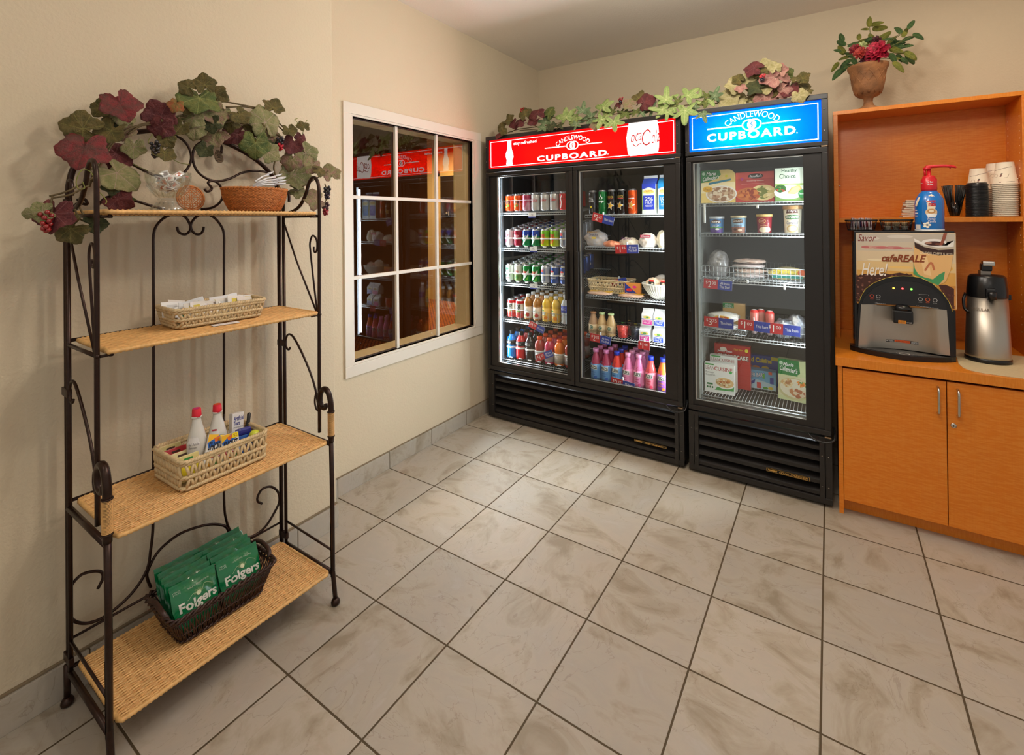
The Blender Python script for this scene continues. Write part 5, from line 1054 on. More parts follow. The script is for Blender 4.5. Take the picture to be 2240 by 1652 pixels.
for i, (px, y, z, lb, sd_, c1) in enumerate(((1580, 1.785, 0.0065, 'white paper wrapped sandwich at the bottom of the tray', 31, (236, 234, 228)), (1583, 1.775, .062, 'white paper wrapped sandwich lying on top of the tray', 32, (240, 238, 230)))):
    o = blob('wrapped_sandwich', lb, 'sandwich', (at(px, 700, 1, y).x, y, F4 + z), .085, .05, .05, c1, (226, 220, 210), sd_)
    if i: stick(o, [('e', 0, .3, .5, .14, (240, 190, 60)), ('e', 0, .28, .42, .10, (200, 80, 40)), ('t', 'Sub', -.2, .22, .2, .34, (250, 230, 120))], -.053, .08, .0)
fbox('frozen_meal_box', 'small green and tan meal box lying behind the wrapped sandwiches', 1581, 1630, 664, F4 + .006, 1.86, (214, 176, 120), [('r', 0, .8, .5, 1, GRN), ('t', "Marie", .1, .88, .4, .97, WH, {'shear': .3}), ('t', "Callender's", .03, .81, .47, .88, WH, {'shear': .3})])
for px, y, lb, sd_, rz, c1 in ((1650, 1.76, 'red and white topped popsicle sleeve, left in the black basket', 41, .15, (226, 130, 120)), (1665, 1.79, 'red and white topped popsicle sleeve leaning in the middle of the basket', 42, -.1, (214, 150, 140)), (1684, 1.76, 'tall popsicle sleeve beside the foil bags', 43, .12, (206, 110, 100))):
    R = thing('popsicle_sleeve', lb, 'popsicle', (at(px, 700, 1, y).x, y, F4 + .009), rz); b = MB()
    b.lathe([(.012, 0), (.018, .02), (.022, .09), (.022, .118), (.014, .132), (.002, .134)], None, 16, ms=[mat((214, 190, 190), .2, coat=.5), mat(c1, .25, coat=.6), mat(c1, .25, coat=.6), mat((226, 50, 50), .3), mat((244, 240, 238), .3)]); b.build('sleeve', R)
for px, y, lb, sd_, c1, sz in ((1716, 1.76, 'silver foil bag at the right of the black basket', 45, (196, 200, 206), .10), (1742, 1.79, 'large crumpled silver foil bag at the far right', 46, (206, 208, 212), .125)):
    o = blob('foil_bag', lb, 'foil bag', (at(px, 700, 1, y).x, y, F4 + .006), .055, .05, sz, c1, (150, 160, 176), sd_); o.data.materials[0].node_tree.nodes['Principled BSDF'].inputs['Metallic'].default_value = .8
price('red and blue $2.00 sign under the upper freezer basket', 1570, 623, 50, '$2.00', 'All Items|This Shelf', tilt=.06, y=1.665)
price('red and blue $3.75 sign on the sandwich tray', 1572, 706, 52, '$3.75', 'This Item', tilt=.03, y=1.665)
price('red and blue $1.00 sign in front of the popsicles', 1649, 713, 54, '$1.00', 'This Item', tilt=.04, y=1.66)
price('red and blue $1.00 sign in front of the foil bags', 1713, 721, 56, '$1.00', 'This Item', tilt=.03, y=1.66)
for px, py, l_ in ((1541, 446, .11), (1657, 448, .02), (1635, 612, .02), (1716, 622, .028)):
    P = at(px, py, 1, 1.668); b = MB(); b.lathe([(.005, -l_), (.006, -l_ + .003), (.006, 0)], mat((226, 230, 230), .3, key='shelf_clip'), 8, P, sy=.4); b.build('shelf_clip', FZ, FO)
# boxes on the freezer floor
yl_ = at(1570, 860, 2, F5).y
fbox('frozen_meal_box', 'white frozen pasta meal box with a green strip, front left on the freezer floor', 1537, 1606, 797, F5, yl_, (240, 242, 238), [('r', .03, .94, .32, .99, (50, 150, 60)), ('t', 'LEAN', .04, .78, .34, .91, (150, 90, 90)), ('t', 'CUISINE', .34, .78, .94, .91, (176, 30, 40), {'bold': .01}), ('t', 'Parmesan', .04, .66, .32, .73, (110, 110, 110)), ('t', 'Crusted Fish', .04, .57, .36, .64, (110, 110, 110)), ('e', .88, .77, .05, .05, (60, 190, 90)), ('p', [(.34, .1), (.98, .14), (1, .4), (.5, .3)], (70, 160, 80)), ('e', .68, .38, .34, .2, (246, 244, 238)), ('e', .68, .39, .3, .17, (226, 190, 130)), ('r', .08, .26, .28, .32, (30, 120, 60)), ('e', .1, .18, .03, .035, (30, 120, 60)), ('e', .19, .18, .03, .035, (30, 120, 60)), ('e', .27, .18, .03, .035, (30, 120, 60))] + food(.68, .4, .28, .15, [(214, 140, 70), (236, 206, 150), (196, 110, 60), (240, 226, 190)], 7, 36, .055))
fbox('frozen_meal_box', 'white frozen meal box standing behind the pasta box', 1553, 1611, 779, F5, yl_ + .06, (222, 224, 218), [('r', .05, .95, .4, .99, (60, 150, 70)), ('t', 'LEAN', .06, .84, .36, .92, (160, 110, 110)), ('t', 'CUISINE', .36, .84, .92, .92, (170, 50, 60)), ('r', 0, 0, 1, .6, (206, 200, 180))])
fbox('frozen_meal_box', 'red frozen sandwich box with black lettering at the back left', 1563, 1641, 755, F5, yl_ + .14, (186, 40, 36), [('e', .25, .88, .1, .05, (240, 230, 210)), ('t', 'Jimmy Dean', .08, .80, .5, .86, WH, {'bold': .02}), ('t', 'Meal New', .55, .88, .8, .93, (240, 200, 60), {'shear': .2}), ('t', 'GRIDDLECAKE', .06, .66, .96, .78, (30, 18, 14), {'bold': .06}), ('t', 'GRIDDLECAKE', .07, .67, .95, .77, (240, 236, 226), {'bold': .03}), ('e', .9, .9, .05, .04, (230, 220, 60))])
yb_ = at(1657, 850, 2, F5).y
fbox('frozen_treat_box', 'light blue box of frozen fruit bars on the freezer floor', 1618, 1697, 810, F5, yb_, (120, 190, 232), [('p', [(0, 0), (1, 0), (1, .3), (.5, .5), (0, .3)], (200, 230, 246)), ('t', 'FREEZER BARS', .06, .6, .7, .86, (30, 50, 130), {'bold': .05, 'rise': .12}), ('t', 'FREEZER BARS', .07, .62, .69, .84, WH, {'bold': .02, 'rise': .12}), ('r', .14, .16, .24, .4, (240, 180, 60)), ('r', .48, .04, .6, .36, (226, 60, 60)), ('r', .64, .6, .70, .84, (110, 200, 60)), ('r', .80, .84, .9, .99, (236, 90, 50)), ('r', .84, .36, .94, .7, (50, 70, 180)), ('p', [(.24, .1), (.42, .3), (.44, .5), (.3, .34)], (40, 60, 150)), ('e', .86, .12, .07, .08, (240, 210, 50)), ('e', .72, .1, .07, .07, (90, 170, 60)), ('e', .06, .3, .04, .06, (200, 50, 60))], d=.06)
fbox('frozen_meal_box', 'dark blue frozen dinner box for children behind the fruit bars', 1629, 1712, 779, F5, yb_ + .09, (30, 70, 170), [('t', 'Kid Cuisine', .06, .76, .72, .93, (250, 220, 50), {'bold': .05}), ('r', .7, .88, 1, 1, (226, 210, 60)), ('e', .3, .55, .12, .09, (230, 140, 60)), ('e', .55, .58, .1, .08, (240, 210, 80)), ('e', .12, .58, .08, .1, (200, 60, 60))])
ym_ = at(1735, 878, 2, F5).y
fbox('frozen_meal_box', 'green frozen dinner box with rice and carrots, front right on the floor', 1701, 1772, 789, F5, ym_, (216, 226, 170), [('r', 0, .62, .62, 1, GRN), ('p', [(.55, .62), (.7, .7), (.66, 1), (.5, 1)], GRN), ('t', 'Marie', .16, .84, .5, .93, WH, {'shear': .3, 'bold': .02}), ('t', "Callender's", .06, .7, .62, .82, WH, {'shear': .3, 'bold': .02, 'rise': -.04}), ('e', .1, .9, .06, .05, (200, 230, 200)), ('p', [(0, .1), (1, .1), (1, .62), (0, .58)], (226, 222, 180)), ('e', .52, .3, .52, .27, (214, 206, 150)), ('e', .52, .32, .46, .23, (240, 232, 206))] + food(.3, .42, .2, .1, [(226, 180, 120), (240, 220, 170), (200, 140, 90)], 8, 24, .06) + food(.75, .45, .2, .08, [(240, 130, 30), (80, 150, 50), (250, 160, 60)], 9, 22, .035) + food(.6, .22, .3, .1, [(190, 110, 70), (236, 214, 180), (210, 140, 90)], 10, 22, .07), tilt=-8)
# ------------------------------------------------------------------ timber cupboard, open hutch and what stands on them
def woodmat(name, c1, c2, c3, horizontal=False):
    m = bpy.data.materials.new(name); m.use_nodes = True; nt = m.node_tree; N = nt.nodes; L = nt.links; b = N['Principled BSDF']
    tc = N.new('ShaderNodeTexCoord'); mp = N.new('ShaderNodeMapping'); L.new(tc.outputs['Object'], mp.inputs[0])
    mp.inputs['Scale'].default_value = (9, 9, 60) if not horizontal else (60, 9, 9)
    n1 = N.new('ShaderNodeTexNoise'); n1.inputs['Scale'].default_value = 3.0; n1.inputs['Detail'].default_value = 5; n1.inputs['Distortion'].default_value = 0.25; L.new(mp.outputs[0], n1.inputs['Vector'])
    mp2 = N.new('ShaderNodeMapping'); mp2.inputs['Scale'].default_value = (90, 90, 2) if not horizontal else (2, 90, 90); L.new(tc.outputs['Object'], mp2.inputs[0])
    n2 = N.new('ShaderNodeTexNoise'); n2.inputs['Scale'].default_value = 2.5; n2.inputs['Detail'].default_value = 3; L.new(mp2.outputs[0], n2.inputs['Vector'])
    n3 = N.new('ShaderNodeTexNoise'); n3.inputs['Scale'].default_value = 3.0; L.new(tc.outputs['Object'], n3.inputs['Vector'])
    r = N.new('ShaderNodeValToRGB'); r.color_ramp.elements[0].position = .40; r.color_ramp.elements[1].position = .62
    r.color_ramp.elements[0].color = (*lin(c1), 1); r.color_ramp.elements[1].color = (*lin(c2), 1); L.new(n1.outputs[0], r.inputs[0])
    mx = N.new('ShaderNodeMix'); mx.data_type = 'RGBA'; L.new(n2.outputs[0], mx.inputs[0]); L.new(r.outputs[0], mx.inputs[6]); mx.inputs[7].default_value = (*lin(c3), 1)
    mx.inputs[0].default_value = .3
    sc_ = N.new('ShaderNodeMath'); sc_.operation = 'MULTIPLY'; sc_.inputs[1].default_value = .55; L.new(n2.outputs[0], sc_.inputs[0]); L.new(sc_.outputs[0], mx.inputs[0])
    L.new(mx.outputs[2], b.inputs['Base Color']); b.inputs['Roughness'].default_value = .33
    return m
M_WOOD = woodmat('anigre_veneer', (222, 124, 20), (230, 142, 48), (212, 110, 14))
M_WOODH = woodmat('anigre_veneer_edge', (222, 130, 30), (230, 144, 48), (212, 114, 18), True)
CXL, WZ = 2.154, 0.752
BC = thing('base_cupboard', 'low orange timber cupboard with two doors at the right wall', 'cupboard', (2.6, 1.6, 0)); BO = BC.location.copy()
XE = 3.36
b = MB(); yb_ = 2.455
b.box(2.163, 2.181, YF, yb_, 0, 0.71, M_WOOD).box(XE - .018, XE, YF, yb_, 0, 0.71, M_WOOD).box(2.181, XE - .018, yb_ - .018, yb_, 0, .71, M_WOOD).box(2.181, XE - .018, YF + .022, yb_ - .018, .068, .086, M_WOOD)
b.box(2.181, XE - .018, YF + .055, YF + .073, 0, .068, M_WOODH)
b.build('carcass', BC, BO)
def cdoor(x0, x1, hx, lock):
    b = MB(); b.box(x0, x1, YF - .001, YF + .018, .069, .699, M_WOOD, .0015); D = b.build('door', BC, BO)
    b = MB(); b.tube(smooth_path([(hx, YF, .672), (hx, YF - .016, .671), (hx, YF - .028, .662), (hx, YF - .030, .64), (hx, YF - .030, .59), (hx, YF - .028, .568), (hx, YF - .016, .559), (hx, YF, .558)], 4), .005, M_CHR, 10); b.build('handle', D, BO)
    if lock:
        b = MB(); y = YF - .001
        M = Matrix.Translation((lock, y, .513)) @ Matrix.Rotation(PI / 2, 4, 'X'); b.lathe([(.0105, 0), (.0105, .002), (.008, .004), (.001, .004)], M_CHR, 18); b.v = [tuple(M @ Vector(v)) for v in b.v]
        b.box(lock - .001, lock + .001, y - .0045, y - .004, .508, .518, M_BLK2); b.build('lock', D, BO)
cdoor(2.183, 2.5555, 2.527, None); cdoor(2.5585, 2.931, 2.592, 2.578)
b = MB(); b.box(2.934, XE - .02, YF - .001, YF + .018, .069, .699, M_WOOD, .0015); b.build('door', BC, BO)
b = MB(); b.box(CXL, XE + .01, YF - .012, yb_ + .005, .7105, WZ, M_WOODH, .0015); WK = tag(b.build('worktop'), 'orange timber worktop along the top of the low cupboard', 'worktop')
HT = thing('open_hutch', 'open orange timber shelf hutch standing on the worktop at the back', 'shelf unit', (2.5, 2.2, WZ)); HO = HT.location.copy()
HY, HB, HTOP = 2.03, 2.30, 2.017
b = MB(); b.box(2.160, 2.181, HY, HB, WZ + .0005, HTOP - .0215, M_WOOD, .001); b.build('side_panel', HT, HO)
b = MB(); b.box(2.907, 2.927, HY, HB, WZ + .0005, HTOP - .0215, M_WOOD, .001); b.build('side_panel', HT, HO)
b = MB(); b.box(3.33, 3.35, HY, HB, WZ + .0005, HTOP - .0215, M_WOOD, .001); b.build('side_panel', HT, HO)
b = MB(); b.box(2.159, 3.352, HY, HB + .01, HTOP - .021, HTOP, M_WOODH, .001); b.build('top_panel', HT, HO)
b = MB(); b.box(2.181, 2.907, HB - .012, HB, WZ + .0005, HTOP - .0215, M_WOOD).box(2.927, 3.33, HB - .012, HB, WZ + .0005, HTOP - .0215, M_WOOD); b.build('back_panel', HT, HO)
b = MB(); b.box(2.1815, 2.9065, HY + .002, HB - .0125, 1.393, 1.418, M_WOODH, .001); b.build('shelf', HT, HO)
b = MB()
for yy in (HY + .04, HB - .05):
    for k in range(30):
        z = .86 + k * .036
        if abs(z - 1.405) > .03 and z < 1.95: b.box(2.9062, 2.907, yy - .0022, yy + .0022, z - .0022, z + .0022, mat((240, 220, 190), .6, key='pin_hole'))
b.build('pin_holes', HT, HO)
for (xx, yy, zz) in ((2.185, HY + .04, 1.60), (2.902, HY + .04, 1.60)):
    b = MB(); b.tube([(xx - .004 if xx < 2.5 else xx + .004, yy, zz), (xx + .006 if xx < 2.5 else xx - .008, yy, zz)], .003, M_CHR, 8); b.build('shelf_pin', HT, HO)
# beige mat on the worktop
b = MB(); P = [(at(2094, 788, 2, WZ).x, 1.80)] ; P = []
for q in ((2094, 786), (2097, 797), (2108, 806), (2125, 812), (2150, 817), (2190, 823), (2240, 829)): p = at(*q, 2, WZ); P.append((p.x, max(p.y, YF - .010)))
P += [(3.0, YF + .03), (3.0, 2.0), (2.90, 2.02), (P[0][0] + .02, 2.02)]
b.prism(P, 2, WZ + .0004, WZ + .0022, mat((206, 186, 146), .6, noise=.06, scale=90, key='beige_mat')); tag(b.build('counter_mat'), 'beige curved mat on the worktop under the thermal pot', 'mat')
# ---- coffee brewer
MX0, MX1, MY, MZT = 2.238, 2.617, 1.742, 1.353
CM = thing('coffee_machine', 'black and steel coffee machine with a coffee cup picture on the worktop', 'coffee machine', (2.43, 1.9, WZ)); MO = CM.location.copy()
M_PL = mat((22, 22, 24), .28, key='black_plastic'); M_SS = mat((190, 182, 170), .42, 1.0, key='brushed_steel')
def mpt(zx, zy, y=MY): return PT(1820 + zx * .3148, 320 + zy * .3148, y)
b = MB(); b.box(MX0, MX1, MY + .044, 2.02, WZ + .004, MZT, M_PL, .004).box(MX0, MX1, MY + .006, MY + .044, mpt(0, 1098)[1] + .01, MZT, M_PL, .002).box(MX0, MX0 + .012, MY + .006, MY + .044, WZ + .004, mpt(0, 1098)[1] + .01, M_PL).box(MX1 - .012, MX1, MY + .006, MY + .044, WZ + .004, mpt(0, 1098)[1] + .01, M_PL)
b.box(MX0 - .004, MX0, MY + .05, MY + .056, .80, 1.3, M_BLK2); b.build('housing', CM, MO)
b = MB(); fx0, fx1 = mpt(158, 0)[0], mpt(852, 0)[0]; fz0, fz1 = mpt(170, 1085)[1], mpt(500, 602)[1]
b.box(fx0, fx1, MY, MY + .0055, fz0, fz1, mat((226, 200, 160), .35, coat=.3, key='picture_panel'))
cream = (226, 206, 180)
X0, X1 = fx0 + .002, fx1 - .002
sh = [('r', X0, mpt(0, za)[1], X1, mpt(0, zb)[1], c) for za, zb, c in ((660, 604, (196, 186, 172)), (720, 660, (206, 192, 170)), (790, 720, (222, 200, 164)), (850, 790, (228, 196, 140)), (930, 850, (222, 168, 84)), (1080, 930, (206, 140, 60)))]
sh += [('e', *mpt(260, 640), .04, .010, (214, 206, 194)), ('e', *mpt(470, 628), .05, .008, (216, 208, 196)), ('e', *mpt(350, 790), .06, .006, (240, 222, 184)), ('e', *mpt(480, 842), .05, .006, (240, 200, 120)), ('e', *mpt(270, 850), .04, .005, (232, 186, 104)), ('e', *mpt(800, 850), .02, .014, (240, 186, 90))]
rnd = random.Random(5)
for zx, w_, c in ((250, .034, (212, 160, 146)), (330, .040, (206, 146, 136)), (430, .044, (204, 140, 134)), (520, .026, (206, 150, 140)), (230, .020, (198, 110, 106)), (350, .030, (196, 112, 110)), (460, .028, (194, 108, 108))): q = mpt(zx, 704 + (zx - 350) * .03); sh.append(('e', q[0], q[1], w_ * .8, .0085 if w_ > .032 else .005, c))
a, c = mpt(180, 660), mpt(305, 612); sh += [('t', 'Savor', a[0], a[1], c[0], c[1], (126, 40, 24), {'shear': .3})]
sh += [('p', [mpt(*q) for q in ((166, 905), (210, 886), (300, 892), (360, 880), (400, 890), (470, 878), (560, 896), (560, 960), (400, 960), (260, 1000), (200, 1080), (168, 1080))], (70, 34, 24)), ('p', [mpt(*q) for q in ((740, 965), (790, 962), (848, 990), (848, 1130), (790, 1060))], (74, 36, 28))]
for k in range(200):   # coffee beans in two heaps
    zx = rnd.uniform(170, 560) if k % 4 else rnd.uniform(745, 846)
    zy = rnd.uniform(888, 1075 if zx < 560 else 1125)
    if 255 < zx < 740 and zy > 950: continue
    if zx > 700 and zy < 965 + (20 if zx > 800 else 0): continue
    q = mpt(zx, zy)
    if q[1] < fz0 + .004: continue
    sh.append(('e', q[0], q[1], .0044, .0034, [(96, 50, 38), (120, 72, 56), (60, 26, 22), (140, 92, 76)][k % 4]))
sh += [('p', [mpt(*q) for q in ((570, 690), (640, 720), (740, 735), (845, 730), (826, 850), (790, 940), (735, 968), (660, 930), (600, 900), (572, 860))], (232, 186, 124)), ('p', [mpt(*q) for q in ((610, 760), (660, 770), (690, 900), (640, 890))], (240, 204, 150)), ('p', [mpt(*q) for q in ((567, 795), (575, 850), (600, 890), (640, 910), (700, 925), (745, 890), (785, 870), (776, 925), (738, 966), (640, 925), (565, 888))], (70, 154, 98)), ('l', [mpt(645, 865), mpt(688, 808), mpt(710, 862)], .008, (198, 116, 76)),
       ('p', [mpt(*q) for q in ((568, 640), (575, 665), (640, 690), (740, 705), (845, 700), (848, 655), (800, 690), (700, 690), (620, 665))], (238, 234, 228)), ('e', *mpt(708, 668), .0445, .016, (238, 234, 228)), ('e', *mpt(712, 676), .036, .0105, (66, 28, 20)), ('e', *mpt(670, 672), .012, .004, (176, 130, 110)), ('e', *mpt(740, 680), .014, .004, (120, 70, 50)),
       ('p', [mpt(*q) for q in ((572, 666), (640, 700), (740, 722), (846, 716), (846, 752), (740, 760), (640, 740), (576, 704))], (56, 30, 26)), ('t', 'CAUTION: COFFEE IS HOT!', mpt(600, 0)[0], mpt(0, 738)[1], mpt(825, 0)[0], mpt(0, 722)[1], (240, 226, 200), {'rise': -.004}), ('p', [mpt(*q) for q in ((775, 604), (800, 604), (785, 650), (765, 690), (745, 688), (765, 640))], (150, 80, 60))]
a, c = mpt(345, 800), mpt(655, 757); sh += [('t', 'cafeREALE', a[0], a[1], c[0], c[1], (136, 60, 20), {'shear': .3, 'bold': .03})]
a, c = mpt(205, 895), mpt(385, 815); sh += [('t', 'Here!', a[0] + .001, a[1] - .001, c[0] + .001, c[1] - .001, (120, 70, 40), {'shear': .3}), ('t', 'Here!', a[0], a[1], c[0], c[1], (244, 236, 226), {'shear': .3, 'bold': .01})]
b.art(sh, lambda u, v, n: (u, MY - .00018 * n, v)); b.build('picture_panel', CM, MO)
GY = (226, 200, 110)
b = MB(); arch = [mpt(*q) for q in ((165, 1090), (185, 1085), (205, 1030), (270, 960), (370, 915), (480, 902), (600, 912), (700, 960), (780, 1030), (825, 1080), (848, 1140), (860, 1150))]
yp = MY - .006
ar = [mpt(*q, yp) for q in ((165, 1400), (185, 1090), (205, 1035), (235, 990), (290, 950), (370, 918), (430, 905), (490, 901), (560, 904), (620, 916), (700, 955), (770, 1020), (815, 1085), (838, 1150), (850, 1480))]
b.prism(ar + [mpt(*q, yp) for q in ((822, 1470), (800, 1138), (640, 1118), (500, 1104), (380, 1100), (203, 1095), (184, 1395))], 1, yp, MY + .004, M_PL)
for q0, q1 in zip(ar[1:-2], ar[2:-1]): b.tube([(q0[0], yp - .0005, q0[1]), (q1[0], yp - .0005, q1[1])], .0016, mat((206, 186, 90), .3, .5, key='gold_edge'), 5)
inner = [mpt(*q, yp - .004) for q in ((205, 1100), (225, 1050), (290, 985), (370, 950), (480, 935), (600, 948), (690, 985), (750, 1035), (790, 1090), (800, 1140), (640, 1118), (500, 1100), (380, 1096))]
b.prism(inner, 1, yp - .004, yp, mat((30, 30, 33), .35, key='control_panel')); b.build('fascia', CM, MO)
b = MB(); st = [mpt(*q, yp - .001) for q in ((203, 1095), (797, 1135), (820, 1452), (610, 1432), (410, 1400), (280, 1395), (183, 1388))]
# concave steel splash panel
V = []; n = 24; tl, tr, br, bl = mpt(203, 1095, yp), mpt(797, 1135, yp), mpt(820, 1455, yp), mpt(183, 1392, yp)
for i in range(n + 1):
    t = i / n; dep = yp - .003 + .035 * math.sin(PI * min(1, max(0, (t - .12) / .76))) ** .7
    xt = tl[0] + (tr[0] - tl[0]) * t; zt_ = tl[1] + (tr[1] - tl[1]) * t; xb = bl[0] + (br[0] - bl[0]) * t; zb = bl[1] + (br[1] - bl[1]) * t
    V += [(xt, dep, zt_), (xb, dep, zb)]
b = MB(); b.add(V, [(2 * i, 2 * i + 1, 2 * i + 3, 2 * i + 2) for i in range(n)], M_SS, True)
SP = b.build('splash_panel', CM, MO)
# hollow the fascia behind the splash panel is covered by the steel; warning labels
b = MB(); y_ = yp + .026
def mp2(zx, zy): return mpt(zx, zy, y_)
a, c = mp2(300, 1350), mp2(368, 1335); a2, c2 = mp2(366, 1356), mp2(432, 1342)
fn = lambda u, v, n: (u, y_ - .0002 * n, v)
l1 = [mp2(300, 1335), mp2(366, 1341), mp2(366, 1356), mp2(300, 1350)]; l2 = [mp2(366, 1341), mp2(432, 1346), mp2(432, 1361), mp2(366, 1356)]; l3 = [mp2(436, 1344), mp2(544, 1355), mp2(544, 1372), mp2(436, 1358)]; l4 = [mp2(544, 1355), mp2(640, 1370), mp2(640, 1388), mp2(544, 1372)]
def qt(L_, s_, col): return ('t', s_, min(p[0] for p in L_) + .004, min(p[1] for p in L_) + .003, max(p[0] for p in L_) - .002, max(p[1] for p in L_) - .003, col)
b.art([('p', l1, (226, 90, 30)), qt(l1, 'WARNING', (40, 20, 10)), ('p', l2, (40, 36, 34)), qt(l2, 'HOT LIQUIDS', WH), ('p', l3, (226, 90, 30)), qt(l3, 'AVERTISSEMENT', (40, 20, 10)), ('p', l4, (40, 36, 34)), qt(l4, 'LIQUIDES CHAUDS', WH)], fn); b.build('warning_label', CM, MO)
# spout
p0 = mpt(493, 1100, yp); b = MB()
b.box(p0[0] - .040, p0[0] + .036, yp - .030, yp + .03, mpt(0, 1185)[1], mpt(0, 1100)[1], M_PL, .008)
b.lathe([(.036, 0), (.034, .012), (.022, .022), (.001, .025)], M_PL, 20, (p0[0] - .002, yp - .002, mpt(0, 1100)[1]), sy=.8); 
b.art([('r', p0[0] - .021, mpt(0, 1185)[1] + .002, p0[0] + .008, mpt(0, 1162)[1], (236, 150, 40)), ('t', 'WARNING', p0[0] - .019, mpt(0, 1180)[1], p0[0] + .006, mpt(0, 1166)[1], (60, 30, 10)), ('t', 'HOT LIQUID', p0[0] + .010, mpt(0, 1180)[1], p0[0] + .030, mpt(0, 1170)[1], (200, 200, 200))], lambda u, v, n: (u, yp - .0305 - .0002 * n, v)); b.build('spout', CM, MO)
# buttons and indicator lamps
yq = yp - .0045; b = MB(); fn = lambda u, v, n: (u, yq - .0002 * n, v)
for zx, zy, c in ((277, 1041, (226, 80, 50)), (322, 1044, (190, 190, 190)), (614, 1064, (190, 190, 190)), (665, 1067, (236, 100, 40)), (716, 1071, (190, 190, 190))):
    q = mpt(zx, zy, yq); b.art([('ring', q[0], q[1], .0085, .0085, .0017, c), ('t', 'START' if zx < 300 else 'CUP', q[0] - .007, q[1] - .0155, q[0] + .007, q[1] - .0125, c)], fn)
q = mpt(300, 1085, yq); b.art([('t', '1. Press to start', q[0], q[1] - .006, q[0] + .04, q[1] - .001, (200, 200, 200))], fn)
q = mpt(585, 1108, yq); b.art([('t', '2. Press and hold to dispense', q[0], q[1] - .006, q[0] + .08, q[1] - .001, (200, 200, 200), {'rise': -.006}), ], fn)
q = mpt(638, 1030, yq); b.art([('l', [(q[0] - .016, q[1] - .004), (q[0] - .016, q[1]), (q[0] + .016, q[1] - .001), (q[0] + .016, q[1] - .005)], .0008, (200, 200, 200))], fn)
b.build('button_panel', CM, MO)
for zx, zy, c in ((428, 987, (255, 170, 40)), (490, 990, (255, 50, 50)), (552, 994, (90, 240, 60))):
    q = mpt(zx, zy, yq); b = MB(); M = Matrix.Translation((q[0], yq, q[1])) @ Matrix.Rotation(PI / 2, 4, 'X'); b.lathe([(.0042, 0), (.0036, .003), (.001, .0042)], mat(c, .4, emit=9, key='indicator_lamp'), 12); b.v = [tuple(M @ Vector(v)) for v in b.v]; b.build('indicator_lamp', CM, MO)
# bowed drip tray
b = MB(); A = at(1860, 765, 2, WZ); B_ = at(2096, 797, 2, WZ); tray = []
n = 20
for i in range(n + 1):
    t = i / n; tray.append((A.x + (B_.x - A.x) * t, MY + .004 - .092 * math.sin(PI * t) ** .75))
tray += [(B_.x, 1.80), (A.x, 1.80)]
b.prism(tray, 2, WZ + .001, WZ + .024, M_PL)
b.prism([(p[0] * .98 + .02 * 2.42, max(p[1] + .010, MY - .075)) for p in tray[2:n - 1]] , 2, WZ + .0235, WZ + .0255, mat((40, 40, 44), .25, .3, key='drip_grid'))
p = at(1978, 774, 2, WZ + .026); b.art([('ring', p.x, p.y, .021, .018, .003, (226, 220, 210)), ('ring', p.x + .004, p.y, .034, .028, .0012, (140, 140, 140))], lambda u, v, n_: (u, v, WZ + .0256 + .0002 * n_)); b.build('drip_tray', CM, MO)
# ---- on top of the brewer
M_MESH = mat((24, 24, 26), .4, .3, key='black_wire_mesh')
def meshbasket(label, px0, px1, y, z):
    x0, x1 = at(px0, 475, 1, y).x, at(px1, 475, 1, y).x; w_ = x1 - x0; h = .052; xc = (x0 + x1) / 2
    R = thing('wire_mesh_basket', label, 'basket', (xc, y + .05, z)); b = MB()
    rim = [(sx * (w_ / 2 - .012) + .012 * math.cos(a) * 1, sy * (.05 - .012) + .012 * math.sin(a)) for sx, sy, a0 in ((1, 1, 0), (-1, 1, PI / 2), (-1, -1, PI), (1, -1, 1.5 * PI)) for a in (a0, a0 + .78, a0 + 1.57)]
    b.tube([(p[0], p[1], h) for p in rim], .0035, M_MESH, 6, closed=True); b.tube([(p[0] * .86, p[1] * .86, .003) for p in rim], .002, M_MESH, 6, closed=True)
    b.build('rim', R); b = MB()
    for k in range(1, 7):
        f = .86 + .14 * k / 7; b.tube([(p[0] * f, p[1] * f, h * k / 7) for p in rim], .0006, M_MESH, 3, closed=True)
    m_ = len(rim)
    for i in range(m_):
        A_ = Vector(rim[i]); B2 = Vector(rim[(i + 1) % m_]); k = max(1, int((B2 - A_).length / .0075))
        for q in range(k): p_ = A_.lerp(B2, q / k); b.tube([(p_.x * .86, p_.y * .86, .002), (p_.x, p_.y, h)], .0006, M_MESH, 3)
    b.box(-w_ * .42, w_ * .42, -.042, .042, .0008, .002, M_MESH); b.build('wire_mesh', R); return R, xc, w_
R, xc1, w1 = meshbasket('left black wire basket of sugar packets on the coffee machine', 1850, 1919, 1.80, MZT + .001)
R, xc2, w2 = meshbasket('right black wire basket of creamer cups on the coffee machine', 1927, 1998, 1.80, MZT + .001)
rnd = random.Random(8)
def packet(name, label, cat, group, loc, rot, col, col2, sx=.03, sy=.022):
    b = MB(); b.box(-sx, sx, -sy, sy, -.0012, .0012, mat(col, .4, key='paper_packet'), .001); b.box(-sx * .5, sx * .5, -sy * .6, sy * .6, -.0015, .0015, mat(col2, .4, key='paper_packet_print'))
    o = b.build(name); o.location = loc; o.rotation_euler = rot; return tag(o, label, cat, group)
for i in range(14):
    c = [((226, 224, 226), (60, 90, 170)), ((226, 206, 214), (214, 80, 120)), ((236, 232, 226), (200, 60, 60))][i % 3]
    packet('sugar_packet', 'sweetener packet in the left wire basket on the machine', 'sugar packet', 'sweetener packets in the left wire basket', (xc1 - .040 + .0062 * i, 1.845 + rnd.uniform(-.006, .006), MZT + .034 + rnd.uniform(-.002, .002)), (rnd.uniform(-.2, .2), PI / 2 + rnd.uniform(-.15, .15), rnd.uniform(-.1, .1)), *c)
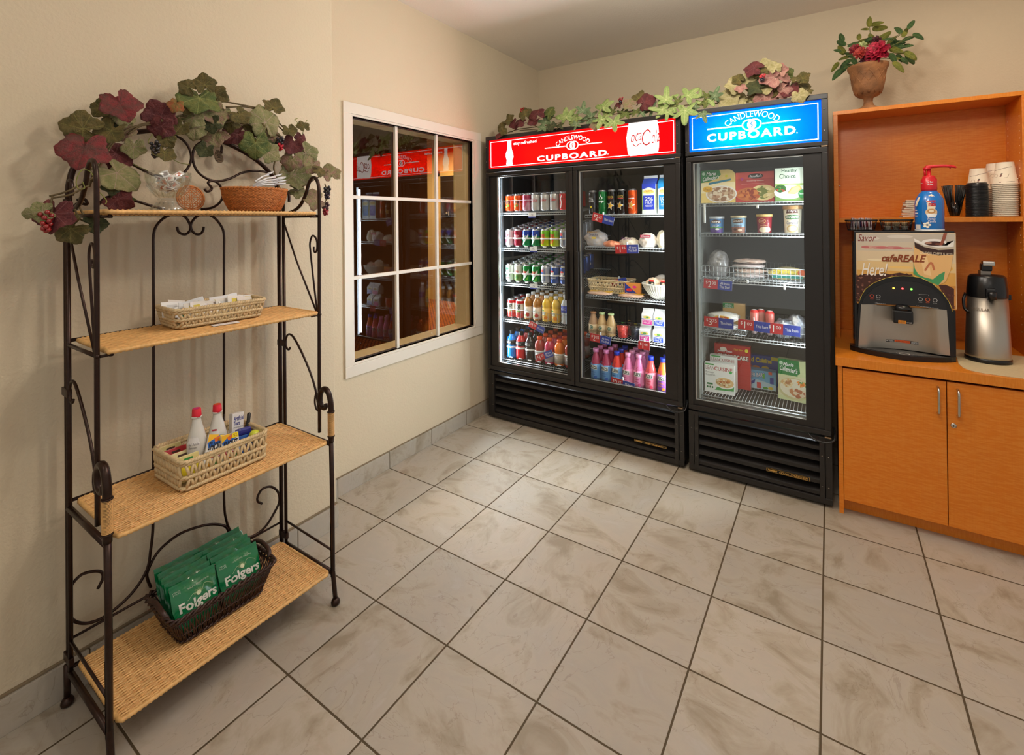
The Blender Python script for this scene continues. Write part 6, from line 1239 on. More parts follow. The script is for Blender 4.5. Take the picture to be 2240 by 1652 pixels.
for i in range(9):
    R = thing('creamer_cup', 'small creamer cup in the right wire basket on the machine', 'creamer cup', (xc2 - .033 + .033 * (i % 3), 1.823 + .028 * (i // 3), MZT + .004 + (.018 if i % 2 else .0)), group='creamer cups in the right wire basket')
    b = MB(); b.lathe([(.010, 0), (.0135, .017), (.0155, .018), (.0155, .0195), (.001, .0195)], mat([(226, 214, 196), (216, 190, 150)][i % 2], .35, key='creamer'), 12); b.build('cup', R); 
# pump creamer bottle
yc_ = 1.80; xk = at(2033, 480, 1, yc_).x; R = thing('creamer_pump_bottle', 'blue creamer bottle with a red pump standing on the coffee machine', 'bottle', (xk, yc_, MZT + .0005))
kk = pxm((xk, yc_, 1.45)); hb = (500 - 411) / kk; rb = 33 / pxr((xk, yc_, 1.45)); b = MB()
b.lathe([(rb * .96, 0), (rb, .004), (rb, hb * .68), (rb * .95, hb * .78), (rb * .72, hb * .91), (rb * .46, hb)], mat((24, 120, 206), .22, coat=.6, key='blue_sleeve'), 32)
b.lathe([(rb * 1.002, -.0), (rb * 1.004, .008)], mat((236, 236, 236), .3), 32)
def fnb(u, v, n):
    z = v * hb; rr = rb * (1.0 if v < .68 else 1 - .28 * ((v - .68) / .23) ** 1.4) + .0004 + .00025 * n; a = -PI / 2 - .36 + u / rb
    return (rr * math.cos(a), rr * math.sin(a), z)
fnb.curved = True
b.art([('p', [(.004, .42), (.016, .40), (.030, .44), (.036, .60), (.036, .84), (.024, .90), (.010, .86), (.0, .74), (.006, .60)], (246, 232, 206)), ('t', 'Coffee', .002, .70, .036, .80, (196, 30, 40), {'bold': .04}), ('t', 'mate', .010, .60, .036, .70, (196, 30, 40), {'bold': .04}), ('e', .020, .46, .022, .09, (226, 200, 160)), ('e', .020, .48, .015, .055, (196, 140, 80)), ('e', .020, .485, .009, .03, (240, 226, 200)), ('p', [(.0, .42), (.042, .42), (.034, .33), (.008, .33)], (240, 244, 248)), ('t', 'French', .006, .27, .034, .33, WH, {'shear': .2}), ('t', 'Vanilla', .008, .21, .036, .27, WH, {'shear': .2}),
       ('l', [(-.022, .26), (-.006, .17), (.014, .12)], .003, (60, 40, 30)), ('l', [(-.018, .2), (.0, .11), (.02, .16)], .003, (60, 40, 30))] + [('e', .004 + .009 * math.cos(a), .15 + .05 * math.sin(a), .006, .025, (250, 246, 230)) for a in (0, 1.26, 2.5, 3.8, 5.0)] + [('e', .004, .15, .003, .012, (236, 210, 90)), ('r', -.045, .05, -.02, .16, (226, 220, 214)), ('r', -.048, .36, -.032, .38, WH), ('r', -.048, .43, -.030, .45, WH), ('r', -.048, .5, -.034, .52, WH), ('p', [(-.046, .62), (-.036, .6), (-.028, .72), (-.026, .84), (-.036, .82)], (246, 232, 206))], fnb)
b.build('bottle_body', R)
M_REDP = mat((214, 34, 46), .3, key='red_plastic'); b = MB()
b.lathe([(rb * .52, hb - .004), (rb * .56, hb + .004), (rb * .56, hb + .050), (rb * .44, hb + .058), (rb * .44, hb + .066), (.012, hb + .070), (.0075, hb + .072), (.0075, hb + .100)], M_REDP, 24)
b.tube([(-.014, 0, hb + .070), (-.014, 0, hb + .100)], .005, M_REDP, 8); b.lathe([(.015, 0), (.015, .009), (.012, .012)], M_REDP, 16, (-.006, 0, hb + .098))
b.tube(smooth_path([(-.012, 0, hb + .111), (.02, 0, hb + .113), (.06, 0, hb + .112), (.090, 0, hb + .106), (.098, 0, hb + .101)], 4), [.0075, .0075, .007, .0055, .004], M_REDP, 10)
b.tube([(.078, 0, hb + .107), (.076, 0, hb + .098)], .003, M_REDP, 8)
b.art([('t', 'For Best', .012, hb + .034, .034, hb + .042, WH, {'bold': .02}), ('t', 'Do Not', .012, hb + .022, .034, hb + .030, WH, {'bold': .02}), ('t', 'Freeze', -.02, hb + .03, -.006, hb + .037, WH)], lambda u, v, n: ((rb * .56 + .0003 + .0002 * n) * math.cos(-PI / 2 - .75 + u / (rb * .56)), (rb * .56 + .0003 + .0002 * n) * math.sin(-PI / 2 - .75 + u / (rb * .56)), v))
b.build('pump', R)
# ---- on the hutch shelf
SZ = 1.4185
def shx(px, y): return at(px, 450, 1, y).x
R = thing('napkin_stack', 'crumpled stack of white napkins on the hutch shelf behind the creamer', 'napkins', (shx(1992, 2.12), 2.12, SZ)); b = MB()
for k in range(9): 
    M = Matrix.Rotation(rnd.uniform(-.12, .12), 4, 'Z') @ Matrix.Rotation(.05 * (k % 3 - 1), 4, 'Y'); b.box(-.042 + .002 * k, .042 + .001 * k, -.04, .04, k * .010 + .003, k * .010 + .012, mat((222, 206, 186), .8, key='napkin'), .003, M=M)
b.build('folded_napkins', R)
yS = 2.12; R = thing('straw_cup', 'clear square cup full of black stirring straws on the hutch shelf', 'cup', (shx(2088, yS), yS, SZ)); b = MB()
b.lathe([(.034, .001), (.036, .004), (.041, .085), (.039, .085), (.034, .006), (.001, .004)], M_CLR, 4, arc=(PI / 4, PI / 4 + 2 * PI)); b.build('clear_cup', R)
for k in range(60):
    a = rnd.uniform(0, 2 * PI); r = rnd.random() ** .5; a2 = a + rnd.uniform(-.3, .3); l_ = rnd.uniform(.150, .168)
    if k == 0:
        b = MB(); b.tube([(0, 0, 0), (0, 0, .16)], .0021, mat((26, 26, 28), .35, key='black_straw'), 6); ST = tag(b.build('stirring_straw'), 'thin black stirring straw in the clear cup', 'straw', 'black stirring straws in the clear cup'); o = ST
    else: o = ST.copy(); COL.objects.link(o)
    A_ = Vector((shx(2088, yS) + .018 * r * math.cos(a), yS + .018 * r * math.sin(a), SZ + .005)); B2 = Vector((shx(2088, yS) + .050 * r * math.cos(a2), yS + .05 * r * math.sin(a2), SZ + l_))
    o.location = A_; o.rotation_mode = 'QUATERNION'; o.rotation_quaternion = Vector((0, 0, 1)).rotation_difference(B2 - A_)
M_LIDK = mat((30, 30, 32), .3, key='black_lid')
xL = shx(2137, 2.078)
LD = thing('cup_lid', 'black plastic cup lid in the stack between the straws and cups', 'cup lid', (xL, 2.078, SZ + .0005), group='black cup lids in a stack'); b = MB(); b.lathe([(.0415, 0), (.0435, .002), (.0415, .005), (.039, .007), (.038, .013), (.034, .014), (.032, .010), (.001, .010)], M_LIDK, 28); b.build('moulded_lid', LD)
for k in range(1, 27): dup(LD, (xL + rnd.uniform(-.0006, .0006), 2.078, SZ + .0005 + k * .0060))
# stacks of paper cups, upside down
M_CUP = mat((240, 226, 204), .5, key='paper_cup'); CUPH = .108
def cupmesh(full):
    R = thing('paper_cup', 'x', 'paper cup'); b = MB()
    b.lathe([(.0455, .002), (.0465, .0), (.0472, .002), (.0462, .0045), (.0450, .0045), (.032, CUPH)], M_CUP, 40, caps=False)
    b.lathe([(.0320, CUPH - .001), (.030, CUPH - .002), (.0001, CUPH - .003)], mat((236, 220, 200), .6), 26)
    br = (96, 56, 30)
    f = lambda u, v, n: (lambda z: ((.0452 - .0132 * z / CUPH + .0002 + .00003 * n) * math.cos(-PI / 2 - .6 + u / .04), (.0452 - .0132 * z / CUPH + .0002 + .00003 * n) * math.sin(-PI / 2 - .6 + u / .04), z))(v)
    f.curved = True
    sh = [('l', [(-.04, .068), (-.01, .072), (.02, .080), (.045, .084)], .0018, br)]
    sh += [('e', .002, .045, .004, .0026, (110, 30, 26)), ('e', .004, .051, .004, .0026, (60, 40, 20)), ('e', .0, .039, .004, .0026, (110, 30, 26)), ('l', [(-.03, .04), (-.022, .05), (-.012, .046), (-.014, .036), (-.022, .036)], .0012, (150, 120, 90)), ('l', [(.012, .03), (.024, .034), (.03, .05)], .001, (150, 120, 90))]
    b.art(sh + [('l', [(.02, .010), (.035, .0125), (.05, .011)], .0012, br), ('e', .0, .010, .003, .0018, (110, 30, 26))], f); b.build('cup_body', R); return R
cup0 = None
for (px, y, n, pos) in ((2214, 2.080, 18, 'right front'), (2190, 2.237, 19, 'middle back'), (2170, 2.165, 16, 'left')):
    x = {'right front': 2.8575, 'middle back': 2.855, 'left': 2.778}[pos]
    for k in range(n):
        z = SZ + .0005 + k * .0092
        if cup0 is None: cup0 = cupmesh(True); o = cup0; o.location = (x, y, z)
        else: o = dup(cup0, (x, y, z), rnd.uniform(-.35, .35) + (0 if pos == 'right front' else .5))
        top = k == n - 1
        o['label'] = ('cream paper cup upside down on top of the %s stack' if top else 'cream paper cup inside the %s stack') % pos
        if top:
            if 'group' in o: del o['group']
            if pos == 'right front': o.rotation_euler = (0, 0, 0)
        else: o['group'] = 'paper cups nested in the %s stack' % pos
# thermal pump pot
ya = 1.845; xa = at(2160, 700, 1, ya).x; ka = pxm((xa, ya, 1.0)); AP = thing('thermal_pump_pot', 'brushed steel pump pot with a black top marked REGULAR', 'thermal pot', (xa, ya, WZ + .0025)); b = MB()
kq = pxr((xa, ya, 1.0)); r1 = 52 / kq; r2 = 45 / kq; H1 = (801 - 640) / ka * 1.0
def zz_(py): return at(2160, py, 1, ya - r1 * .5).z - WZ - .0025
b.lathe([(r1 * .97, .018), (r1, .02), (r1, .03), (r2 * 1.02, zz_(650))], M_SS, 40); b.build('steel_body', AP)
b = MB(); b.lathe([(r1 * 1.0, 0), (r1 * 1.03, .003), (r1 * 1.03, .016), (r1 * .98, .020)], M_PL, 40); b.build('base_ring', AP)
zt1, zt2 = zz_(650), zz_(602)
b = MB(); b.lathe([(r2 * 1.03, zt1 - .003), (r2 * 1.05, zt1), (r2 * 1.04, zt1 + .03), (r2 * .96, zt2 - .012), (r2 * .82, zt2 - .002), (.001, zt2)], M_PL, 40)
b.box(-.020, .016, -r2 * 1.25, -r2 * .7, zt1 + .0, zt1 + .045, M_PL, .008); b.lathe([(.016, 0), (.016, .03), (.010, .034)], M_PL, 16, (.0, -r2 * 1.2, zt1 - .004)); b.build('pump_head', AP)
b = MB(); b.box(-.024, .012, -.014, .03, zt2 - .002, zt2 + .018, mat((150, 140, 130), .3, .8), .003); b.box(-.022, .016, -.02, .02, zt2 + .016, zt2 + .050, M_PL, .006)
b.box(-.018, .024, -.026, .012, zt2 + .040, zt2 + .062, M_CHR, .005); b.build('pump_lever', AP)
b = MB(); a0 = PI * 1.02
for sx in (-1, 1):
    b.box(sx * r2 * 1.02 - .005, sx * r2 * 1.02 + .009 * sx, -.012, .012, zt1 - .012, zt1 + .012, M_PL, .003)
b.tube(smooth_path([(-r2 * 1.1, 0, zt1 + .004), (-r2 * 1.22, -.01, zt1 - .02), (-r2 * 1.2, -.02, zt1 - .06), (-r2 * 1.02, -.03, zt1 - .075)], 5), .006, M_PL, 8); b.build('carry_handle', AP)
b = MB(); b.art([('t', 'REGULAR', -.030, .0, .030, .014, (120, 104, 90))], lambda u, v, n: (lambda rr, a: (rr * math.cos(a), rr * math.sin(a), zz_(680) + v))(r2 * 1.06 + .002, -PI / 2 - .52 + u / r2)); b.build('lettering', AP)
# urn with silk flowers on the hutch
UR = thing('flower_urn', 'brown footed urn of crimson silk flowers and green leaves on the hutch', 'flower arrangement', (at(1903, 232, 2, HTOP).x, 2.115, HTOP)); UO = UR.location.copy()
ku = pxm((UO.x, UO.y, 2.15)); b = MB(); u_ = 1 / ku; hr = ku / pxr((UO.x, UO.y, 2.15))
M_TERRA = mat((138, 92, 54), .7, noise=.45, scale=14, bump=.6, bscale=90, key='aged_terracotta')
prof = [(27 * u_, 0), (26 * u_, 4 * u_), (13 * u_, 10 * u_), (10 * u_, 18 * u_), (11 * u_, 26 * u_), (24 * u_, 31 * u_), (32 * u_, 40 * u_), (36 * u_, 54 * u_), (38 * u_, 70 * u_), (41 * u_, 84 * u_), (46 * u_, 92 * u_), (46.5 * u_, 98 * u_), (43 * u_, 99 * u_), (36 * u_, 84 * u_), (.001, 80 * u_)]
prof = [(r_ * hr, z_) for r_, z_ in prof]; b.lathe(prof, M_TERRA, 36)
for k in range(12):       # raised lattice on the bowl
    for s_ in (1, -1):
        P = []
        for q in range(9):
            t = q / 8; z = (34 + 52 * t) * u_; rr = (27 + 13.5 * t ** .6) * u_ * hr + .001; a = 2 * PI * k / 12 + s_ * t * 1.1; P.append((rr * math.cos(a), rr * math.sin(a), z))
        b.tube(P, .0022, M_TERRA, 5)
b.build('urn', UR)
# ------------------------------------------------------------------ things standing on the rack shelves
M_BOWL = glassmat('pressed_glass', (0.93, 0.95, 0.94), 2.2, 0.05)
yb2 = -0.542; R = thing('glass_bowl', 'footed clear glass bowl full of white paper packets on the top rack shelf', 'bowl', (0.372, yb2, 1.4665)); b = MB()
b.lathe([(.050, 0), (.051, .003), (.042, .014), (.030, .026), (.026, .031), (.031, .034), (.026, .038), (.031, .042), (.042, .056), (.056, .080), (.062, .102), (.0635, .121), (.0605, .121), (.059, .102), (.052, .080), (.038, .058), (.024, .046), (.001, .044)], M_BOWL, 40)
for k in range(16):
    a = 2 * PI * k / 16; b.tube([(.0325 * math.cos(a), .0325 * math.sin(a), .043), (.0435 * math.cos(a), .0435 * math.sin(a), .056), (.058 * math.cos(a), .058 * math.sin(a), .080)], .0015, M_BOWL, 4); b.tube([(.050 * math.cos(a), .050 * math.sin(a), .003), (.031 * math.cos(a), .031 * math.sin(a), .025)], .0015, M_BOWL, 4)
b.build('pressed_bowl', R)
rnd = random.Random(3); bo = Vector((0.372, yb2, 1.4665))
for i in range(34):
    a = rnd.uniform(0, 2 * PI); zl = .064 + .054 * (i / 34); rr = (.004 + .026 * min(1, (zl - .050) / .05)) * rnd.random() ** .5
    c = [((238, 232, 228), (214, 120, 100)), ((240, 236, 232), (226, 170, 160)), ((226, 224, 224), (150, 140, 140))][i % 3]
    packet('paper_packet', 'small white and red paper packet in the glass bowl', 'packet', 'white and red paper packets in the glass bowl', (bo.x + rr * math.cos(a), bo.y + rr * math.sin(a), bo.z + zl), (rnd.uniform(-1, 1), rnd.uniform(-1, 1), rnd.uniform(0, 6)), c[0], c[1], .015, .010)
# cane coaster leaning behind the bowl
M_RAT = mat((190, 116, 56), .5, noise=.2, scale=90, key='brown_rattan')
P = at(418, 425, 0, .275); rr = .043; R = thing('rattan_disc', 'round open weave cane disc leaning behind the glass bowl', 'cane disc', (.272, P.y, 1.4665)); b = MB()
rot = Matrix.Translation((0, 0, .047)) @ Matrix.Rotation(math.radians(-8), 4, 'Y')
def dp(y, z): return tuple(rot @ Vector((0, y, z)))
for q, r_ in ((rr, .0032), (rr - .006, .0022)): b.tube([dp(q * math.cos(2 * PI * k / 40), q * math.sin(2 * PI * k / 40)) for k in range(40)], r_, M_RAT, 6, closed=True)
for ang in range(0, 180, 45):
    for off in (-.027, -.020, -.003, .003, .020, .027):
        hl = math.sqrt(max(0, (rr - .003) ** 2 - off * off)); ca, sa = math.cos(math.radians(ang)), math.sin(math.radians(ang)); n = 10
        P_ = []
        for k in range(n + 1):
            t = -hl + 2 * hl * k / n; p = rot @ Vector((.0012 * math.sin(k * 2.3 + ang), ca * t - sa * off, sa * t + ca * off)); P_.append(p)
        b.tube(P_, .0013, M_RAT, 5)
b.build('cane_weave', R)
# brown round basket of spoons
def roundbasket(name, label, loc, rx, ry, h, m, rows=17, stakes=52, taper=.78):
    R = thing(name, label, 'basket', loc); b = MB()
    for row in range(rows):
        t = (row + .5) / rows; z = .004 + (h - .012) * t; s_ = taper + (1 - taper) * math.sin(t * PI / 2); P_ = []
        for k in range(stakes * 2):
            a = 2 * PI * k / (stakes * 2); o_ = .0016 * math.cos(PI * k + PI * row) ; P_.append(((rx * s_ + o_) * math.cos(a), (ry * s_ + o_) * math.sin(a), z + .0008 * math.sin(k)))
        b.tube(P_, (h - .01) / rows * .55, m, 5, closed=True)
    b.build('woven_wall', R); b = MB()
    for k in range(stakes):
        a = 2 * PI * k / stakes; b.tube([(rx * (taper + (1 - taper) * math.sin(t * PI / 2)) * math.cos(a), ry * (taper + (1 - taper) * math.sin(t * PI / 2)) * math.sin(a), .002 + h * t * .96) for t in (0, .25, .5, .75, 1)], .0014, m, 4)
    b.lathe([(rx * taper, 0.001), (rx * taper, .005)], m, 32, sy=ry / rx); b.build('stakes', R); b = MB()
    for ph in (0, PI):
        b.tube([((rx + .003 * math.cos(k * .9 + ph)) * math.cos(2 * PI * k / 200), (ry + .003 * math.cos(k * .9 + ph)) * math.sin(2 * PI * k / 200), h - .003 + .003 * math.sin(k * .9 + ph)) for k in range(200)], .0034, m, 5, closed=True)
    b.build('rim', R); return R
pb = at(556, 455, 0, .37); roundbasket('brown_rattan_basket', 'oval brown woven basket of plastic spoons on the top rack shelf', (.378, pb.y, 1.4665), .092, .108, .083, M_RAT)
M_SPOON = mat((236, 236, 240), .25, coat=.3, key='white_plastic')
for k in range(5):
    b = MB(); V = []; n = 8
    b.tube([(0, 0, 0), (0, .05, .004), (0, .085, .0)], [.0035, .003, .0045], M_SPOON, 6); b.lathe([(.001, -.004), (.010, -.002), (.0135, .003), (.012, .003), (.008, -.001), (.0005, -.002)], M_SPOON, 14, (0, .100, .002), sy=1.5)
    o = tag(b.build('plastic_spoon'), 'white plastic spoon heaped at the right side of the brown basket', 'spoon', 'white plastic spoons in the brown basket'); o.location = (.35 + .006 * (k % 4), pb.y + .0 + .004 * k, 1.4665 + .091 + .0054 * k); o.rotation_euler = (.12 + .07 * k, rnd.uniform(-.3, .3), -.5 + .22 * k)
for k in range(5): packet('paper_packet', 'white paper packet lying among the spoons in the brown basket', 'packet', 'white packets in the brown basket', (.375, pb.y - .05 + .018 * k, 1.4665 + .070 + .002 * k), (rnd.uniform(-.4, .4), rnd.uniform(-.4, .4), rnd.uniform(0, 3)), (240, 236, 232), (220, 214, 210), .02, .014)
# second shelf: pale rope tray of medicine sachets
M_MZ = mat((214, 190, 146), .6, noise=.16, scale=60, key='pale_rope')
R = thing('rope_tray_basket', 'long shallow pale rope basket of medicine sachets on the second rack shelf', 'basket', (.350, -.402, 1.0895), math.radians(90 - 3))
openbasket(R, None, .285, .165, .060, .012, M_MZ, r=.0048, n_long=25)
for i in range(22):
    t = i / 21; y = -.52 + .235 * t + rnd.uniform(-.004, .004)
    c = [(238, 238, 236), (232, 234, 236), (236, 232, 224)][i % 3]; c2 = [(60, 60, 64), (60, 140, 80), (40, 120, 160), (226, 206, 70)][(i * 7) % 4]
    packet('medicine_sachet', 'white medicine sachet packed upright in the long rope basket', 'sachet', 'medicine sachets in the long rope basket', (.345 + rnd.uniform(-.035, .035), y, 1.0895 + .040 + rnd.uniform(0, .016)), (PI / 2 + rnd.uniform(-.9, -.3), rnd.uniform(-.25, .25), PI / 2 + rnd.uniform(-.3, .3)), c, c2 if i % 2 else (214, 216, 216), .030, .026)
packet('medicine_sachet', 'white slip of paper under the front edge of the long rope basket', 'paper slip', None, (.452, -.41, 1.0885), (0, 0, 1.45), (232, 232, 232), (226, 226, 228), .040, .012)
# third shelf basket with toiletries
bx3, by3, bz3 = .405, -.432, .6125
R = thing('rope_storage_basket', 'deep pale rope basket of toiletries on the third rack shelf', 'basket', (bx3, by3, bz3), math.radians(90 + 1))
openbasket(R, None, .268, .200, .088, .004, M_MZ, r=.0050, n_long=23)
def remover(label, px, py, X, capc, lab):
    P = at(px, py, 0, X); R = thing('nail_polish_remover_bottle', label, 'bottle', (X, P.y, bz3 + .007)); h = P.z - bz3 - .007; b = MB(); s_ = h / .215
    m = mat((222, 220, 212), .25, coat=.6, key='frosted_plastic')
    b.lathe([(.026, 0), (.030, .004), (.030, .07), (.029, .10), (.022, .135), (.0145, .165), (.0125, .178), (.0125, .182), (.0165, .184), (.0165, .188), (.012, .190)], m, 28, sy=1.0); b.v = [(v[0] * .8, v[1], v[2] * s_) for v in b.v]; b.build('bottle_body', R)
    b = MB(); b.lathe([(.0135, .186), (.0140, .190), (.0125, .213), (.011, .215)], mat((232, 40, 62), .3, key='red_cap'), 20); b.v = [(v[0], v[1], v[2] * s_) for v in b.v]; b.art([('e', 0, 0, .009, .009, capc)], lambda u, v, n: (u, v, .2152 * s_)); b.build('cap', R)
    b = MB(); fn = lambda u, v, n: (.8 * (.0305 - max(0, v - .10) * .32 + .0006 + .0003 * n) * math.cos(u / .03 - .72), (.0305 - max(0, v - .10) * .32 + .0006 + .0003 * n) * math.sin(u / .03 - .72), v * s_)
    fn.curved = True; P2 = [(-.020, .02), (.020, .02), (.021, .10), (.014, .125), (0, .136), (-.014, .125), (-.021, .10)]
    sub = []
    for i in range(len(P2)): 
        A, B_ = Vector((*P2[i], 0)), Vector((*P2[(i + 1) % len(P2)], 0)); sub += [tuple(A.lerp(B_, q / 3)[:2]) for q in range(3)]
    b.art([('p', sub, (226, 224, 222)), ('t', 'Nail Polish', -.014, .096, .016, .104, (90, 90, 100), {'shear': .3}), ('t', 'Remover', -.012, .085, .012, .093, (90, 90, 100), {'shear': .3}), ('p', [(-.011, .122), (.011, .122), (.006, .130), (0, .134), (-.006, .130)], lab)], fn); b.build('front_label', R); return R
remover('clear nail polish remover bottle with a pink topped red cap, left one', 430, 893, .405, (226, 50, 140), (210, 208, 204))
remover('clear nail polish remover bottle with an orange topped red cap, right one', 475, 884, .395, (236, 90, 30), (170, 30, 50))
def card(name, label, cat, X, Y, z0, w_, h, col, shapes, lean=.22, yaw=0, d=.008, roll=0):
    """flat pack standing in the basket with its face to the room (+X); art in face units"""
    b = MB(); b.box(0, d, -w_ / 2, w_ / 2, 0, h, mat(col, .35, coat=.4, key='pack_print'), .0015)
    b.art(shapes, lambda u, v, n: (d + .0002 + .0002 * n, (u - .5) * w_, v * h)); o = b.build(name); o.location = (X, Y, z0)
    o.rotation_euler = (roll, -lean, yaw); return tag(o, label, cat)
shout = [('r', 0, 0, 1, 1, (236, 236, 232)), ('p', [(0, .72), (.75, 1), (0, 1)], (246, 190, 40)), ('p', [(.1, .6), (1, .85), (1, 1), (.6, 1), (0, .75)], (40, 110, 200)), ('p', [(.4, .78), (.85, .9), (.8, 1), (.3, .9)], (236, 120, 30)), ('r', .6, .82, .98, .99, (250, 226, 40)), ('t', '$2', .68, .85, .9, .96, (180, 120, 20)), ('t', 'SHOUT', .08, .55, .92, .78, (30, 26, 30), {'shear': .2, 'bold': .03}), ('p', [(.12, .3), (.9, .4), (.94, .54), (.16, .45)], (200, 30, 50)), ('t', 'Wipe&Go', .18, .35, .86, .48, WH, {'shear': .2, 'rise': .03}), ('e', .3, .16, .2, .1, (240, 170, 40)), ('e', .7, .2, .22, .12, (70, 160, 70)), ('r', 0, 0, 1, .08, (40, 80, 190)), ('e', .84, .12, .1, .08, (60, 140, 210))]
card('stain_wipe_pack', 'stain wipe pack leaning in front of the left bottle', 'wipe pack', .455, -.462, bz3 + .012, .058, .105, (236, 236, 232), shout, .30, .0, roll=-.35)
card('stain_wipe_pack', 'stain wipe pack standing in front of the right bottle', 'wipe pack', .462, -.402, bz3 + .010, .056, .095, (236, 236, 232), shout, .22, .05, roll=-.06)
card('eye_drop_box', 'white box of eye drops with blue lettering and an orange dot', 'medicine box', .375, -.350, bz3 + .010, .042, .128, (240, 238, 236), [('t', 'Artificial', .12, .80, .96, .92, (50, 56, 140), {'bold': .02}), ('t', 'Tears', .12, .68, .66, .79, (50, 56, 140), {'bold': .02}), ('t', 'Lubricant Eye Drops', .12, .60, .94, .65, (130, 130, 140)), ('e', .55, .42, .24, .09, (240, 90, 50))], .10, .1, .02, roll=-.12)
o = card('roll_on_deodorant', 'blue deodorant stick with a dark blue cap in the rope basket', 'deodorant', .430, -.345, bz3 + .012, .046, .060, (40, 100, 190), [('e', .5, .5, .36, .22, (24, 50, 130)), ('t', 'Care', .3, .42, .7, .58, WH), ('r', .72, .6, .9, .9, (226, 60, 100))], .28, .1, .022, roll=-.1)
b = MB(); b.box(-.001, .024, -.024, .024, .060, .084, mat((34, 40, 130), .3, key='navy_cap'), .008); b.build('cap', o)
b = MB(); b.lathe([(.008, 0), (.009, .05), (.006, .075), (.007, .095), (.002, .1)], mat((34, 30, 28), .35, key='black_handle'), 14); o = tag(b.build('brush_handle'), 'black handled brush standing at the right end of the rope basket', 'brush'); o.location = (.395, -.318, bz3 + .03); o.rotation_euler = (-.25, -.2, 0)
b = MB(); b.lathe([(.001, 0), (.012, .003), (.017, .012), (.017, .02), (.012, .03), (.001, .034)], None, 18, ms=[mat((190, 190, 180), .3, coat=.5), mat((70, 150, 80), .3), mat((240, 120, 50), .3), mat((216, 226, 70), .3), mat((216, 226, 70), .3)]); o = tag(b.build('lip_balm_ball'), 'small round green and orange pack beside the black brush', 'cosmetics'); o.location = (.455, -.318, bz3 + .055)
for k, (c, X, lb, ac) in enumerate((((216, 206, 140), .335, 'pale yellow card pack at the very back left of the basket', (206, 190, 60)), ((206, 56, 66), .375, 'red card pack at the left of the rope basket', (150, 30, 40)), ((232, 216, 160), .42, 'cream card pack between the red and the front pack', (226, 206, 60)), ((226, 212, 140), .462, 'cream and yellow card pack at the front left corner', (240, 226, 40)))):
    card('sewing_card_pack', lb, 'card pack', X, -.522, bz3 + .010, .062, .076, c, [('r', .05, .1, .95, .62, ac), ('r', .3, .8, .7, .88, (70, 44, 30) if k < 3 else (40, 140, 60))], .35, .0, .008)
# bottom shelf: dark willow basket of coffee pouches
M_WIL = mat((60, 38, 30), .4, noise=.35, scale=70, key='dark_willow')
def willow(name, label, loc, rz, w_, d, h, tp):
    R = thing(name, label, 'basket', loc, rz); w0, d0 = w_ - 2 * tp, d - 2 * tp * .7; b = MB()
    def pt(s, z):   # point on the wall at fraction s of the rounded outline
        t = z / h; W, D = w0 + (w_ - w0) * t, d0 + (d - d0) * t; per = 2 * (W + D); q = (s % 1) * per
        rc = .025
        for (L_, p0, dr, c0) in ((W, (-W / 2, -D / 2), (1, 0), 0), (D, (W / 2, -D / 2), (0, 1), 1), (W, (W / 2, D / 2), (-1, 0), 2), (D, (-W / 2, D / 2), (0, -1), 3)):
            if q <= L_:
                x, y = p0[0] + dr[0] * q, p0[1] + dr[1] * q; break
            q -= L_
        hx, hy = W / 2 - rc, D / 2 - rc; ex, ey = abs(x) - hx, abs(y) - hy
        if ex > 0 and ey > 0: l_ = math.hypot(ex, ey); k = rc / l_; x = math.copysign(hx + ex * k, x); y = math.copysign(hy + ey * k, y)
        return Vector((x, y, z))
    n = 120
    for k in range(n):      # slanting rods in two crossing layers
        s0 = k / n; up = h - .012
        for sg, off in ((1, .0), (-1, .0)):
            if sg < 0 and k % 2: continue
            pts = [pt(s0 + sg * .010 * t, .006 + (up - .006) * t) for t in (0, .33, .66, 1)]
            c = Vector((0, 0, 0)); pts = [p + Vector((p.x, p.y, 0)).normalized() * (.0012 * math.sin(i * 2 + k)) for i, p in enumerate(pts)]
            b.tube(pts, .0022, M_WIL, 5)
    b.box(-w0 / 2 + .01, w0 / 2 - .01, -d0 / 2 + .01, d0 / 2 - .01, .001, .006, M_WIL); b.build('woven_wall', R)
    for z, rr in ((.008, .0032), (h * .38, .0022), (h - .012, .0030), (h, .0046)):
        b = MB()
        for ph in (0, PI):
            P_ = []; N_ = 260
            for k in range(N_):
                p = pt(k / N_, z); nn = Vector((p.x, p.y, 0)).normalized(); a = k * .62 + ph; P_.append(p + nn * rr * math.cos(a) + Vector((0, 0, rr * math.sin(a))))
            b.tube(P_, rr * .95, M_WIL, 5, closed=True)
        b.build('plaited_band', R)
    for s_ in (1, -1):
        b = MB(); b.tube(smooth_path([(s_ * (w_ / 2 - .004), -.060, h - .002), (s_ * (w_ / 2 + .003), -.045, h + .016), (s_ * (w_ / 2 + .004), 0, h + .026), (s_ * (w_ / 2 + .003), .045, h + .016), (s_ * (w_ / 2 - .004), .060, h - .002)], 5), .0072, M_WIL, 8); b.build('handle', R)
    return R
bz4 = .1300
willow('dark_willow_basket', 'dark brown willow basket of green coffee pouches on the bottom rack shelf', (.392, -.426, bz4), math.radians(90), .325, .205, .098, .036)
M_GRNF = mat((0, 120, 66), .22, coat=.9, bump=.35, bscale=45, key='green_foil')
